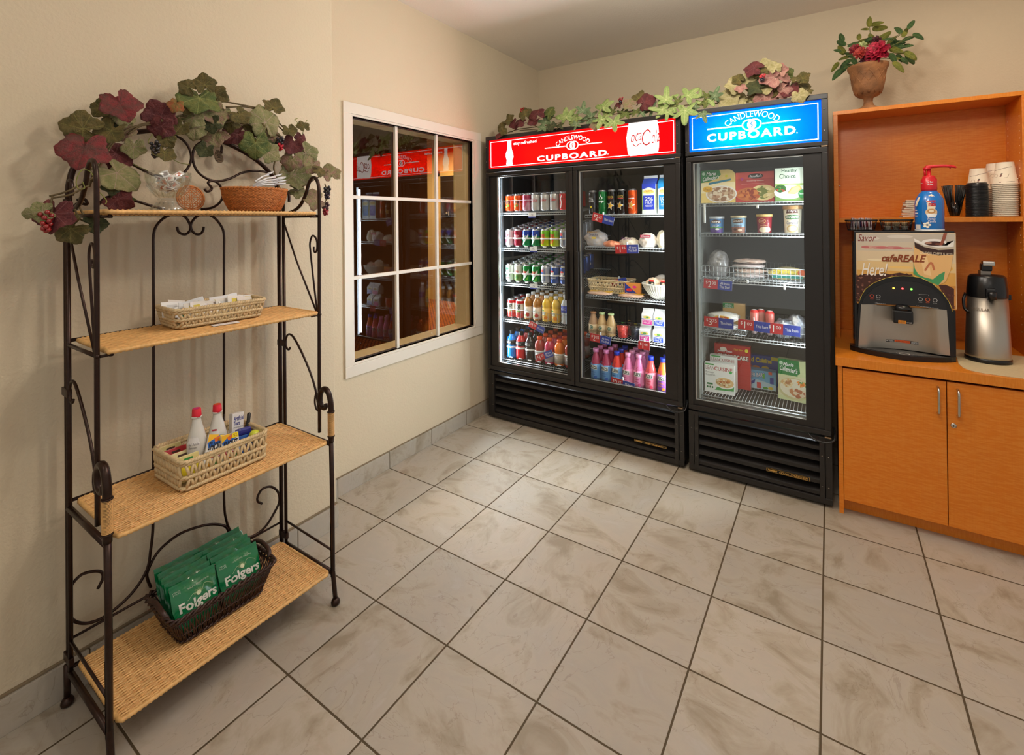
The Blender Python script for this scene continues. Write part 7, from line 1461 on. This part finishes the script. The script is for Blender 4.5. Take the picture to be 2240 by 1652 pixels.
def pouch_mesh(w_, h, seed, front):
    rnd = random.Random(seed); nx, ny = 16, 14; V = []; F_ = []
    for side in (1, -1):
        for j in range(ny + 1):
            for i in range(nx + 1):
                u, v = i / nx, j / ny; bul = .9 * max(0, math.sin(PI * u)) ** .6 * max(0, math.sin(PI * min(1, max(0, (v - .08) / .84)))) ** .7
                x = side * (.0006 + .0085 * bul) + .0022 * math.sin(u * 7 + seed) * math.sin(v * 5 + seed * 2) + .0012 * math.sin(u * 23 + v * 17 + seed)
                V.append((x, (u - .5) * w_ * (.84 + .16 * min(1, v / .5)), v * h + .0015 * math.sin(u * 9 + seed)))
    n1 = (nx + 1) * (ny + 1)
    for s_ in (0, 1):
        for j in range(ny):
            for i in range(nx):
                a = s_ * n1 + j * (nx + 1) + i; f = (a, a + 1, a + nx + 2, a + nx + 1); F_.append(f if s_ == 0 else f[::-1])
    b = MB(); b.add(V, F_, M_GRNF, True)
    def fn(u, v, n):
        i = min(1, max(0, u)); vv = min(1, max(0, v)); bul = max(0, math.sin(PI * i)) ** .6 * max(0, math.sin(PI * min(1, max(0, (vv - .08) / .84)))) ** .7
        return (.0006 + .0085 * bul + .0022 * math.sin(u * 7 + seed) * math.sin(v * 5 + seed * 2) + .0012 * math.sin(u * 23 + v * 17 + seed) + .0006 + .0002 * n, (u - .5) * w_ * (.84 + .16 * min(1, v / .5)), v * h + .0015 * math.sin(u * 9 + seed))
    wh = (232, 236, 224)
    sh = [('t', 'Folgers', .12, .36, .96, .60, wh, {'bold': .03})] if front else [('t', 'Folgers', .12, .36, .96, .60, (150, 190, 150), {'bold': .03})]
    for k in range(13):
        a = math.radians(10 + k * 13.3); sh.append(('p', [(.55 + .055 * math.cos(a - .06), .63 + .055 * math.sin(a - .06)), (.55 + .055 * math.cos(a + .06), .63 + .055 * math.sin(a + .06)), (.55 + .13 * math.cos(a), .63 + .125 * math.sin(a))], (190, 214, 150)))
    sh += [('e', .55, .64, .05, .045, (226, 232, 190)), ('t', 'MOUNTAIN GROWN', .34, .80, .82, .83, (190, 214, 190)), ('t', 'MAKES', .05, .84, .2, .87, (190, 214, 190)), ('t', '8 CUPS', .05, .80, .2, .83, (190, 214, 190)), ('r', .0, .955, 1, .96, (20, 150, 90)), ('r', .0, .93, 1, .934, (20, 150, 90)), ('l', [(.3, .60), (.42, .68), (.5, .66)], .006, (190, 214, 170)), ('l', [(.62, .66), (.72, .74), (.88, .66)], .006, (190, 214, 170))]
    b.art(sh, fn); return b
k = 0
for col, yy in ((0, -.494), (1, -.358)):
    for dpt in range(5):
        b = pouch_mesh(.134, .146, k * 1.7 + 1, dpt == 0); nm = ['front left', 'front right'][col]
        o = b.build('coffee_pouch'); X = .458 - .027 * dpt; o.location = (X, yy + rnd.uniform(-.001, .001), bz4 + .016 + .004 * dpt)
        o.rotation_euler = (rnd.uniform(-.02, .02), -.44 + .006 * rnd.uniform(-1, 1), rnd.uniform(-.05, .05)); k += 1
        side = 'left' if col == 0 else 'right'
        if dpt == 0: tag(o, 'shiny green coffee pouch at the front %s of the dark basket' % side, 'coffee pouch')
        else: tag(o, 'shiny green coffee pouch behind the %s front pouch' % side, 'coffee pouch', 'green coffee pouches behind the %s front pouch' % side)
# ------------------------------------------------------------------ leaves, garlands and flowers
def leafmat(name, c1, c2, vein, dark=None):
    m = bpy.data.materials.new(name); m.use_nodes = True; nt = m.node_tree; N = nt.nodes; L = nt.links; b = N['Principled BSDF']
    tc = N.new('ShaderNodeTexCoord'); nz = N.new('ShaderNodeTexNoise'); nz.inputs['Scale'].default_value = 2.6; nz.inputs['Detail'].default_value = 6; nz.inputs['Roughness'].default_value = .7
    oi = N.new('ShaderNodeObjectInfo'); ad = N.new('ShaderNodeVectorMath'); sc_ = N.new('ShaderNodeVectorMath'); sc_.operation = 'SCALE'; sc_.inputs[0].default_value = (7, 13, 5); L.new(oi.outputs['Random'], sc_.inputs['Scale'])
    L.new(tc.outputs['Object'], ad.inputs[0]); L.new(sc_.outputs[0], ad.inputs[1]); L.new(ad.outputs[0], nz.inputs['Vector'])
    r = N.new('ShaderNodeValToRGB'); r.color_ramp.elements[0].position = .40; r.color_ramp.elements[0].color = (*lin(c1), 1); r.color_ramp.elements[1].position = .60; r.color_ramp.elements[1].color = (*lin(c2), 1); L.new(nz.outputs[0], r.inputs[0])
    sp = N.new('ShaderNodeSeparateXYZ'); L.new(tc.outputs['Object'], sp.inputs[0])
    at2 = N.new('ShaderNodeMath'); at2.operation = 'ARCTAN2'; L.new(sp.outputs[0], at2.inputs[0]); L.new(sp.outputs[1], at2.inputs[1])
    mu = N.new('ShaderNodeMath'); mu.operation = 'MULTIPLY'; mu.inputs[1].default_value = 3.6; L.new(at2.outputs[0], mu.inputs[0])
    si = N.new('ShaderNodeMath'); si.operation = 'SINE'; L.new(mu.outputs[0], si.inputs[0]); ab = N.new('ShaderNodeMath'); ab.operation = 'ABSOLUTE'; L.new(si.outputs[0], ab.inputs[0])
    le = N.new('ShaderNodeVectorMath'); le.operation = 'LENGTH'; L.new(tc.outputs['Object'], le.inputs[0]); mm = N.new('ShaderNodeMath'); mm.operation = 'MULTIPLY'; L.new(ab.outputs[0], mm.inputs[0]); L.new(le.outputs['Value'], mm.inputs[1])
    lt = N.new('ShaderNodeMapRange'); lt.inputs[1].default_value = .015; lt.inputs[2].default_value = .06; lt.inputs[3].default_value = .75; lt.inputs[4].default_value = 0; L.new(mm.outputs[0], lt.inputs[0])
    mx = N.new('ShaderNodeMix'); mx.data_type = 'RGBA'; L.new(lt.outputs[0], mx.inputs[0]); L.new(r.outputs[0], mx.inputs[6]); mx.inputs[7].default_value = (*lin(vein), 1); L.new(mx.outputs[2], b.inputs['Base Color'])
    b.inputs['Roughness'].default_value = .55; bp = N.new('ShaderNodeBump'); bp.inputs['Strength'].default_value = .5; bp.inputs['Distance'].default_value = .05; L.new(nz.outputs[0], bp.inputs['Height']); L.new(bp.outputs[0], b.inputs['Normal'])
    return m
LM = {'cream': leafmat('cream_leaf', (160, 150, 96), (186, 174, 128), (200, 190, 150)), 'pink': leafmat('dusty_pink_leaf', (160, 104, 98), (188, 140, 124), (196, 168, 150)), 'olive': leafmat('olive_leaf', (78, 74, 30), (108, 92, 44), (138, 130, 66)), 'green': leafmat('green_leaf', (72, 92, 36), (110, 114, 54), (150, 156, 90)),
      'pale': leafmat('pale_green_leaf', (120, 124, 74), (150, 142, 100), (180, 150, 140)), 'red': leafmat('red_leaf', (134, 42, 46), (92, 50, 42), (74, 44, 40)),
      'maroon': leafmat('maroon_leaf', (84, 28, 34), (110, 44, 44), (130, 80, 80)), 'mauve': leafmat('mauve_leaf', (150, 112, 100), (130, 130, 80), (170, 150, 120)),
      'dark': leafmat('dark_green_leaf', (50, 60, 30), (74, 76, 40), (100, 104, 60)), 'orange': leafmat('rusty_leaf', (160, 84, 44), (130, 110, 50), (120, 70, 40)),
      'ivy': leafmat('ivy_leaf', (132, 158, 84), (160, 176, 108), (206, 212, 150)), 'ivyg': leafmat('grey_ivy_leaf', (92, 116, 76), (120, 138, 96), (180, 190, 150)),
      'gloss': leafmat('glossy_green_leaf', (40, 72, 30), (58, 88, 36), (96, 120, 62)), 'glossy': leafmat('yellow_green_leaf', (92, 100, 24), (118, 118, 36), (140, 138, 64))}
def leafmesh(kind, seed):
    rnd = random.Random(seed); NA, NR = 72, 7; V = [(0, 0, 0)]; F_ = []
    cup = rnd.uniform(-.25, .55); wav = rnd.uniform(.05, .12); ph = rnd.uniform(0, 6)
    for j in range(1, NR + 1):
        for i in range(NA):
            th = 2 * PI * i / NA; a = th if th <= PI else th - 2 * PI   # 0 = tip
            if kind == 'grape':
                r = .74 + .085 * math.cos(a * 5) * (1 if abs(a) < 2.6 else .3) + .07 * math.cos(a) + .05 * (1 - (i % 4) / 2 if i % 4 < 3 else .5) * (1 if i % 8 < 4 else .6) - (.40 if abs(a) > 2.95 else (.14 if abs(a) > 2.75 else 0))
            elif kind == 'ivy':
                lob = max(math.exp(-(a / .34) ** 2) * 1.0, math.exp(-((abs(a) - 1.15) / .33) ** 2) * .78, math.exp(-((abs(a) - 2.25) / .32) ** 2) * .52); r = .34 + .66 * lob - (.12 if abs(a) > 2.95 else 0)
            else:   # oval with pointed tip
                r = 1
            t = j / NR
            if kind in ('grape', 'ivy'):
                x, y = r * t * math.sin(a), r * t * math.cos(a)
            else:
                yy = math.cos(a); x = .21 * math.sin(a) * (1 - .25 * yy) * t; y = .5 + .5 * yy * t if False else (yy * .5 * t + .5 * t) ; y = .5 + (yy * .5) * t; x *= 1
            z = -cup * (x * x + y * y) * .6 + wav * math.sin(3 * a + ph) * t * t + .03 * math.sin(5 * a * 1 + ph) * t + (.06 * abs(math.sin(a * 2.5)) * t if kind == 'grape' else 0)
            if kind == 'oval': z = -.35 * (y - .2) ** 2 * (1 + cup) - .5 * x * x + .06 * math.sin(ph + y * 3)
            V.append((x, y, z))
    if kind == 'oval': V[0] = (0, .5, -.35 * .09 * (1 + cup) + .06 * math.sin(ph + 1.5))
    for i in range(NA): F_.append((0, 1 + i, 1 + (i + 1) % NA))
    for j in range(NR - 1):
        for i in range(NA):
            a = 1 + j * NA + i; b_ = 1 + j * NA + (i + 1) % NA; F_.append((a, a + NA, b_ + NA, b_))
    # a thin leaf with two skins
    n = len(V); th_ = .012; V2 = V + [(x, y, z - th_) for x, y, z in V]; F2 = F_ + [tuple(q + n for q in f[::-1]) for f in F_]; e = 1 + (NR - 1) * NA
    for i in range(NA): F2.append((e + i, e + i + n, e + (i + 1) % NA + n, e + (i + 1) % NA))
    me = bpy.data.meshes.new('leaf'); me.from_pydata(V2, [], F2)
    for p in me.polygons: p.use_smooth = True
    me.update(); return me
LMESH = {}
def leafobj(kind, pal, seed, parent, loc, size, tip, nrm):
    k = (kind, pal, seed % 6)
    if k not in LMESH: me = leafmesh(kind, seed % 6 + 10 * len(kind)); me.materials.append(LM[pal]); LMESH[k] = me
    o = bpy.data.objects.new('leaf', LMESH[k]); COL.objects.link(o); o.parent = parent
    z = Vector(nrm).normalized(); y = Vector(tip); y = (y - z * y.dot(z)).normalized(); x = y.cross(z)
    M = Matrix(((x.x, y.x, z.x), (x.y, y.y, z.y), (x.z, y.z, z.z))).to_4x4(); pl = parent.location
    o.matrix_basis = Matrix.Translation(Vector(loc) - pl) @ M @ Matrix.Diagonal((size, size, size, 1)); return o
def berries(parent, P, cols, n=16, r=.0055, hang=.045):
    rnd = random.Random(int(P[0] * 1000)); b = MB()
    for k in range(n):
        t = k / n; a = k * 2.4; q = (1 - .6 * t) * .012
        c = cols[0] if t < .5 else cols[-1]
        cx, cy, cz = P[0] + q * math.cos(a), P[1] + q * math.sin(a), P[2] + .018 - hang * t; seg = 8
        b.lathe([(.0001, -r), (r * .7, -r * .7), (r, 0), (r * .7, r * .7), (.0001, r)], mat(c, .3, coat=.6, key='berry'), seg, (cx, cy, cz))
    b.build('berry_cluster', parent, parent.location)
def stems(parent, lines, r, col=(92, 76, 44), name='vine_stem'):
    m = mat(col, .7, noise=.2, scale=80, key='vine_stem')
    for l in lines:
        b = MB(); b.tube(smooth_path(l, 5), r, m, 6); b.build(name, parent, parent.location)
C1s = .34821
def c1(x, y): return (x * C1s, 130 + y * C1s)
rg = [(760, 290, 200, 'red', -20), (630, 310, 110, 'olive', 40), (765, 350, 140, 'pale', -80), (525, 575, 235, 'red', 10), (500, 430, 200, 'olive', 100), (690, 460, 170, 'olive', 30), (770, 440, 130, 'mauve', 0), (840, 560, 120, 'pale', 0), (740, 600, 170, 'maroon', -60), (745, 730, 230, 'pale', -30), (700, 390, 90, 'dark', 20), (1000, 345, 170, 'maroon', 150), (1010, 430, 140, 'maroon', 20),
      (1285, 150, 120, 'olive', 170), (1175, 170, 100, 'olive', 120), (1250, 260, 210, 'green', 10), (1105, 290, 85, 'orange', 20), (1160, 300, 100, 'olive', 60), (1365, 225, 120, 'olive', -70), (1345, 340, 150, 'mauve', 60), (1405, 340, 100, 'pale', 10), (1210, 375, 120, 'pale', 20), (1225, 440, 130, 'pale', 0), (1130, 430, 110, 'olive', 30), (1340, 465, 150, 'mauve', 70), (1330, 405, 110, 'dark', 80), (1445, 405, 100, 'olive', 0), (1510, 355, 120, 'olive', -30),
      (1665, 380, 190, 'pale', 175), (1720, 295, 120, 'olive', 200), (1480, 475, 150, 'maroon', 60), (1600, 440, 110, 'olive', -50), (1690, 470, 130, 'mauve', 0), (1605, 540, 160, 'green', 0), (1710, 520, 120, 'dark', 30), (1835, 540, 120, 'maroon', 20), (1925, 600, 140, 'pale', -40), (1700, 590, 120, 'pale', -60), (1890, 495, 70, 'maroon', 10), (1905, 415, 70, 'olive', 160), (1830, 640, 120, 'mauve', 20), (1850, 740, 180, 'pale', 0), (1960, 670, 110, 'mauve', 30), (2075, 710, 120, 'mauve', 170), (1870, 825, 100, 'pale', -60), (1975, 880, 120, 'mauve', 90), (2010, 700, 80, 'olive', -60), (1285, 570, 95, 'dark', 30), (1050, 510, 95, 'olive', -40), (1030, 595, 115, 'olive', 10), (705, 800, 100, 'dark', 0), (750, 885, 150, 'maroon', -70), (820, 880, 45, 'green', 180), (1820, 450, 80, 'olive', -20),
      (340, 985, 200, 'maroon', 10), (255, 960, 120, 'pale', 80), (430, 1070, 170, 'olive', 60), (600, 1035, 120, 'dark', -80), (170, 970, 65, 'pale', 90), (500, 620, 90, 'olive', 60), (560, 640, 80, 'olive', 30)]
GL = thing('grape_leaf_garland', 'garland of green and maroon grape leaves draped over the arch of the rack', 'garland', (.34, -.43, 1.60))
rnd = random.Random(12)
for i, (x, y, d, pal, ang) in enumerate(rg):
    left = y > 900 and x < 700
    X = (.46 if left else .275 + .055 * rnd.random() + (.10 if x > 1900 and y > 600 else 0) + (.03 if d > 180 else 0))
    P = at(*c1(x, y), 0, X); k = pxm(P); a = math.radians(ang)
    tip = Vector((0, math.sin(a) * -1 if False else -math.sin(a), -math.cos(a))); nrm = Vector((1, -.4 + rnd.uniform(-.6, .5), .25 + rnd.uniform(-.5, .5)))
    sz = d * C1s / k / 1.42; c = P - Vector((0, tip.y, tip.z)) * sz * .12
    leafobj('grape', pal, i, GL, c, sz, tip, nrm)
for x, y, cc in ((1760, 520, ((36, 30, 40), (190, 24, 44))), (2045, 930, ((60, 24, 40), (150, 30, 44))), (2055, 830, ((30, 26, 34), (40, 30, 50))), (290, 1005, ((140, 26, 30), (150, 30, 30))), (975, 555, ((34, 30, 34), (50, 40, 40)))):
    X = .46 if x < 400 else (.40 if x > 2000 else .31); berries(GL, at(*c1(x, y), 0, X), cc, 18, .0062, .05)
def gs(pts, X=.29): return [at(*c1(*p), 0, X) for p in pts]
stems(GL, [gs(p) for p in (((560, 800), (640, 600), (800, 440), (1000, 400), (1200, 350)), ((580, 770), (700, 540), (850, 420), (1100, 380), (1250, 420)), ((1420, 300), (1560, 300), (1650, 340), (1760, 430), (1850, 520)), ((1400, 262), (1540, 290), (1640, 310)), ((1500, 400), (1650, 430), (1780, 500), (1880, 640)), ((1250, 420), (1400, 400), (1520, 380), (1660, 420)), ((800, 470), (900, 410), (1050, 370), (1150, 350)), ((1730, 380), (1800, 450), (1860, 560)), ((1740, 600), (1720, 680), (1740, 760), (1760, 820)))], .0032)
stems(GL, [gs(((310, 860), (420, 830), (520, 780), (590, 740)), .42), gs(((330, 870), (440, 850), (560, 790)), .43), gs(((330, 860), (320, 900), (290, 960)), .46), gs(((320, 880), (325, 930), (320, 980)), .46), gs(((470, 940), (500, 1000), (560, 1030)), .42), gs(((500, 930), (540, 1000), (600, 1030)), .42), gs(((1900, 800), (2000, 740), (2060, 700)), .38), gs(((2040, 780), (2060, 850), (2040, 900)), .40)], .0024)
stems(GL, [gs(((590, 740), (560, 700), (510, 700), (480, 760), (490, 810), (530, 810), (520, 770)), .45), gs(((590, 800), (640, 850), (670, 890), (660, 910)), .45), gs(((960, 470), (930, 520), (970, 540), (1000, 530)), .30), gs(((1840, 430), (1870, 400), (1850, 380), (1870, 370)), .31), gs(((1900, 470), (1920, 400), (1930, 380)), .31), gs(((800, 640), (860, 670), (930, 700)), .26), gs(((1075, 620), (1130, 650), (1190, 660)), .26)], .0013, (126, 130, 60), 'tendril')
# garland along the cooler
def c5(x, y): return (1050 + x * .2481, 150 + y * .2481)
fg = [(160, 592, 62, 'red', 'grape', 0), (190, 500, 95, 'olive', 'grape', 30), (262, 455, 95, 'olive', 'grape', 150), (205, 550, 70, 'olive', 'grape', 20), (300, 485, 85, 'maroon', 'grape', 60), (345, 470, 115, 'maroon', 'grape', 20), (400, 405, 115, 'olive', 'grape', 160), (500, 400, 135, 'maroon', 'grape', 150), (480, 460, 110, 'maroon', 'grape', 30), (605, 400, 120, 'green', 'grape', 200), (580, 470, 150, 'ivyg', 'ivy', 170), (560, 520, 100, 'ivyg', 'ivy', 30), (630, 505, 90, 'dark', 'grape', -20), (700, 500, 80, 'dark', 'ivy', -40),
      (760, 430, 175, 'ivy', 'ivy', 165), (850, 430, 130, 'ivy', 'ivy', 60), (850, 490, 90, 'ivyg', 'ivy', 10), (905, 370, 120, 'ivyg', 'ivy', 190), (980, 430, 165, 'ivyg', 'ivy', 80), (1020, 492, 100, 'mauve', 'grape', 0), (1090, 345, 170, 'ivy', 'ivy', 175), (1075, 450, 140, 'ivy', 'ivy', 20), (1180, 470, 160, 'ivy', 'ivy', -10), (1165, 385, 90, 'green', 'ivy', 150), (1120, 400, 110, 'ivy', 'ivy', 60), (1240, 400, 90, 'green', 'ivy', 200), (1320, 320, 110, 'mauve', 'grape', 110), (1290, 390, 115, 'green', 'ivy', 40), (1400, 265, 130, 'olive', 'grape', 190), (1370, 380, 100, 'green', 'ivy', 0), (1215, 330, 70, 'maroon', 'grape', 170), (1450, 300, 150, 'maroon', 'grape', 250), (1425, 380, 100, 'ivyg', 'ivy', -30), (1520, 350, 140, 'ivyg', 'ivy', 80),
      (1640, 275, 180, 'ivy', 'ivy', 185), (1610, 360, 170, 'ivy', 'ivy', 90), (1700, 340, 130, 'ivy', 'ivy', -20), (1655, 385, 110, 'ivy', 'ivy', 10), (1835, 240, 180, 'ivy', 'ivy', 215), (1810, 370, 195, 'ivy', 'ivy', 0), (1745, 290, 90, 'green', 'ivy', 140), (1940, 245, 100, 'ivy', 'ivy', 180), (1930, 300, 90, 'ivy', 'ivy', 20), (1990, 290, 120, 'green', 'ivy', -60), (1965, 400, 130, 'ivyg', 'ivy', -15), (1900, 340, 90, 'ivyg', 'ivy', 60)]
GF = thing('ivy_garland', 'garland of pale ivy and maroon grape leaves along the top of the drink cooler', 'garland', (.75, 1.63, 2.03))
for i, (x, y, d, pal, kind, ang) in enumerate(fg):
    px, py = c5(x, y); top_y = 297 - (px - 1062) * .1195          # header's upper edge in the picture
    Y = 1.562 if py > top_y - 6 else 1.60 + .05 * rnd.random()
    P = at(px, py, 1, Y); P.z = max(P.z, 1.99); k = pxm(P); a = math.radians(ang)
    leafobj(kind, pal, i + 3, GF, P, d * .2481 / k / (1.4 if kind == 'grape' else 1.35), (-math.sin(a), 0, -math.cos(a)), (rnd.uniform(-.3, .4), -1, .35 + rnd.uniform(-.25, .4)))
for x, y in ((370, 375), (1240, 285)): berries(GF, at(*c5(x, y), 1, 1.63), ((150, 20, 40), (40, 24, 40)) if x > 1000 else ((170, 30, 36), (170, 30, 36)), 12, .006, .03)
stems(GF, [[at(*c5(*p), 1, 1.625) for p in l] for l in (((180, 590), (320, 540), (450, 520), (600, 500), (740, 470)), ((280, 560), (400, 480), (520, 520)), ((640, 430), (720, 430), (800, 460), (950, 460)), ((950, 440), (1100, 420), (1300, 380), (1500, 360)), ((1500, 360), (1700, 340), (1850, 320), (2010, 320)), ((1380, 330), (1420, 290), (1470, 320)), ((350, 545), (450, 540), (520, 545)))], .0028)
def c7(x, y): return (1480 + x * .3086, 130 + y * .3086)
zg = [(270, 260, 100, 'ivyg', 'ivy', 200), (240, 290, 90, 'ivy', 'ivy', -30), (215, 260, 70, 'green', 'ivy', 150), (325, 300, 60, 'ivyg', 'ivy', 30), (420, 180, 120, 'cream', 'grape', 80), (440, 140, 80, 'olive', 'grape', 130), (380, 270, 150, 'cream', 'grape', 40), (455, 200, 75, 'pink', 'grape', 0), (500, 280, 140, 'cream', 'grape', 0), (440, 300, 110, 'cream', 'grape', 20), (530, 160, 130, 'cream', 'grape', 160), (550, 60, 120, 'maroon', 'grape', 110), (640, 65, 120, 'cream', 'grape', 160), (700, 130, 180, 'pink', 'grape', 150), (650, 185, 130, 'cream', 'grape', 70), (600, 255, 130, 'cream', 'grape', 40), (622, 262, 125, 'pink', 'grape', 0), (670, 258, 105, 'pink', 'grape', -30), (735, 85, 90, 'pink', 'grape', 190), (780, 100, 80, 'green', 'grape', 240), (795, 205, 130, 'maroon', 'grape', 20), (750, 210, 120, 'pink', 'grape', 60), (870, 185, 120, 'olive', 'grape', 0), (870, 250, 100, 'cream', 'grape', -20), (895, 135, 85, 'olive', 'grape', 250), (940, 230, 45, 'olive', 'grape', 180), (570, 200, 120, 'dark', 'grape', 120), (600, 90, 90, 'olive', 'grape', 140), (700, 60, 80, 'cream', 'grape', 170), (845, 140, 60, 'olive', 'grape', 180), (660, 230, 110, 'olive', 'grape', 10)]
GZ = thing('grape_leaf_bunch', 'bunch of mauve and olive grape leaves with red berries on top of the freezer', 'garland', (1.8, 1.64, 2.03))
for i, (x, y, d, pal, kind, ang) in enumerate(zg):
    px, py = c7(x, y); top_y = 249 - (px - 1497) * .150; Y = 1.562 if py > top_y - 5 else 1.60 + .07 * rnd.random()
    P = at(px, py, 1, Y); P.z = max(P.z, 1.99); k = pxm(P); a = math.radians(ang)
    leafobj(kind, pal, i + 5, GZ, P, d * .3086 / k / (1.42 if kind == 'grape' else 1.3), (-math.sin(a), 0, -math.cos(a)), (rnd.uniform(-.4, .4), -1, .3 + rnd.uniform(-.3, .4)))
berries(GZ, at(*c7(608, 135), 1, 1.59), ((190, 50, 60), (40, 30, 44)), 18, .006, .032)
stems(GZ, [[at(*c7(*p), 1, 1.64) for p in l] for l in (((330, 320), (450, 290), (600, 240), (760, 250), (900, 240)), ((500, 260), (560, 150), (640, 80)), ((620, 250), (700, 140), (760, 100)), ((780, 240), (860, 180), (920, 140)), ((200, 320), (300, 310), (400, 300)))], .0028)
# silk flowers and leaves in the urn
def c9(x, y): return (1780 + x * .3026, y * .3026)
ul = [((404, 195), (385, 118), 'glossy'), ((410, 188), (505, 135), 'glossy'), ((422, 218), (560, 160), 'glossy'), ((400, 215), (340, 205), 'glossy'), ((682, 205), (735, 125), 'gloss'), ((715, 245), (803, 268), 'gloss'), ((628, 245), (590, 193), 'gloss'), ((640, 270), (690, 212), 'glossy'), ((215, 305), (180, 232), 'gloss'), ((235, 325), (170, 300), 'gloss'), ((330, 285), (320, 235), 'glossy'), ((245, 340), (320, 280), 'gloss'), ((262, 335), (362, 282), 'gloss'), ((225, 395), (168, 320), 'glossy'), ((270, 410), (195, 380), 'glossy'), ((200, 370), (145, 360), 'gloss'), ((290, 415), (225, 372), 'gloss'), ((275, 430), (165, 475), 'gloss'), ((280, 420), (320, 488), 'gloss'), ((205, 500), (138, 585), 'gloss'), ((180, 450), (132, 512), 'glossy'), ((290, 480), (225, 500), 'gloss'), ((240, 470), (160, 500), 'gloss'), ((430, 300), (330, 245), 'glossy'), ((430, 310), (415, 225), 'glossy'), ((425, 270), (360, 310), 'gloss'), ((460, 305), (552, 235), 'glossy'), ((540, 330), (570, 225), 'glossy'), ((545, 320), (640, 290), 'gloss'), ((640, 300), (730, 255), 'gloss'), ((600, 300), (570, 262), 'gloss'), ((550, 340), (668, 338), 'gloss'), ((548, 350), (648, 390), 'glossy'), ((660, 340), (720, 330), 'gloss'), ((655, 370), (755, 380), 'glossy'), ((665, 395), (742, 460), 'gloss'), ((545, 385), (600, 425), 'gloss'), ((630, 420), (680, 462), 'gloss'), ((570, 450), (655, 515), 'glossy'), ((600, 395), (640, 440), 'gloss'), ((560, 430), (610, 445), 'glossy'), ((365, 300), (410, 335), 'glossy'), ((500, 300), (560, 300), 'gloss'), ((630, 350), (700, 300), 'gloss')]
for i, (p0, p1, pal) in enumerate(ul):
    Y0 = UO.y + rnd.uniform(-.06, .06); A = at(*c9(*p0), 1, Y0); B_ = at(*c9(*p1), 1, Y0 - rnd.uniform(-.04, .05)); t = B_ - A
    leafobj('oval', pal, i, UR, A, t.length, t, (rnd.uniform(-.5, .3), -1, rnd.uniform(-.2, .7)))
ctr = at(*c9(420, 455), 1, UO.y)
stems(UR, [[ctr, at(*c9((x + 420) / 2, (y + 420) / 2 - 10), 1, UO.y), at(*c9(x, y), 1, UO.y)] for x, y in ((404, 195), (690, 210), (628, 240), (215, 310), (240, 400), (640, 300), (660, 380), (600, 440), (210, 500), (280, 430), (740, 250), (430, 300))], .0016, (96, 100, 50), 'flower_stem')
def flower(px, d, layers, cols, Yo, name, npet=6):
    P = at(*c9(*px), 1, UO.y + Yo); r = d * .3026 / pxm(P) / 2; b = MB(); axis = Vector((-.25, -1, .15)).normalized(); q = Vector((0, 0, 1)).rotation_difference(axis)
    for l in range(layers):
        t = l / max(1, layers - 1); rad = r * (1 - .75 * t); n = npet if l < layers - 1 else 3; c = cols[l % len(cols)]
        for k in range(n):
            a0 = 2 * PI * (k + .5 * (l % 2)) / n + .2 * l; V = []; nu, nv = 6, 5
            for j in range(nv + 1):
                for i in range(nu + 1):
                    u, v = i / nu - .5, j / nv; wd = rad * .75 * math.sin(PI * (.15 + .8 * v) ** .8) if v < 1 else rad * .35
                    lat = u * 2 * wd * .62; rr_ = rad * v; z = r * .18 * l * .9 + rad * (.10 + .35 * t) * v ** 1.5 - abs(u) * -.35 * rad * v + .04 * r * math.sin(u * 4 + k) - .25 * rad * max(0, v - .8)
                    ca, sa = math.cos(a0), math.sin(a0); V.append(P - UO + q @ Vector((rr_ * ca - lat * sa, rr_ * sa + lat * ca, z)))
            F_ = [(j * (nu + 1) + i, j * (nu + 1) + i + 1, (j + 1) * (nu + 1) + i + 1, (j + 1) * (nu + 1) + i) for j in range(nv) for i in range(nu)]
            b.add(V, F_, mat(c, .6, noise=.2, scale=30, key='silk_petal'), True)
    return b.build(name, UR)
flower((458, 378), 165, 6, [(130, 10, 36), (160, 14, 46), (176, 20, 54), (150, 12, 42), (190, 40, 70)], -.07, 'crimson_flower', 7)
flower((300, 358), 80, 5, [(110, 16, 30), (140, 24, 36)], -.05, 'crimson_flower', 7); flower((338, 384), 90, 5, [(150, 40, 34), (176, 60, 50)], -.07, 'coral_flower', 8); flower((352, 328), 60, 4, [(160, 170, 110), (180, 186, 130)], -.04, 'green_flower', 6); flower((445, 300), 80, 4, [(60, 12, 22), (80, 16, 26)], .02, 'crimson_flower', 7); flower((375, 420), 80, 4, [(70, 24, 40), (100, 40, 50)], -.05, 'plum_flower', 7)
# clean file: nothing unused is left behind
for me in list(bpy.data.meshes):
    if me.users == 0: bpy.data.meshes.remove(me)
for k_, p_ in list(C_.items()):
    if p_.get('label') == 'x':
        for ch in KIDS.get(p_.name, []): bpy.data.objects.remove(ch)
        bpy.data.objects.remove(p_)
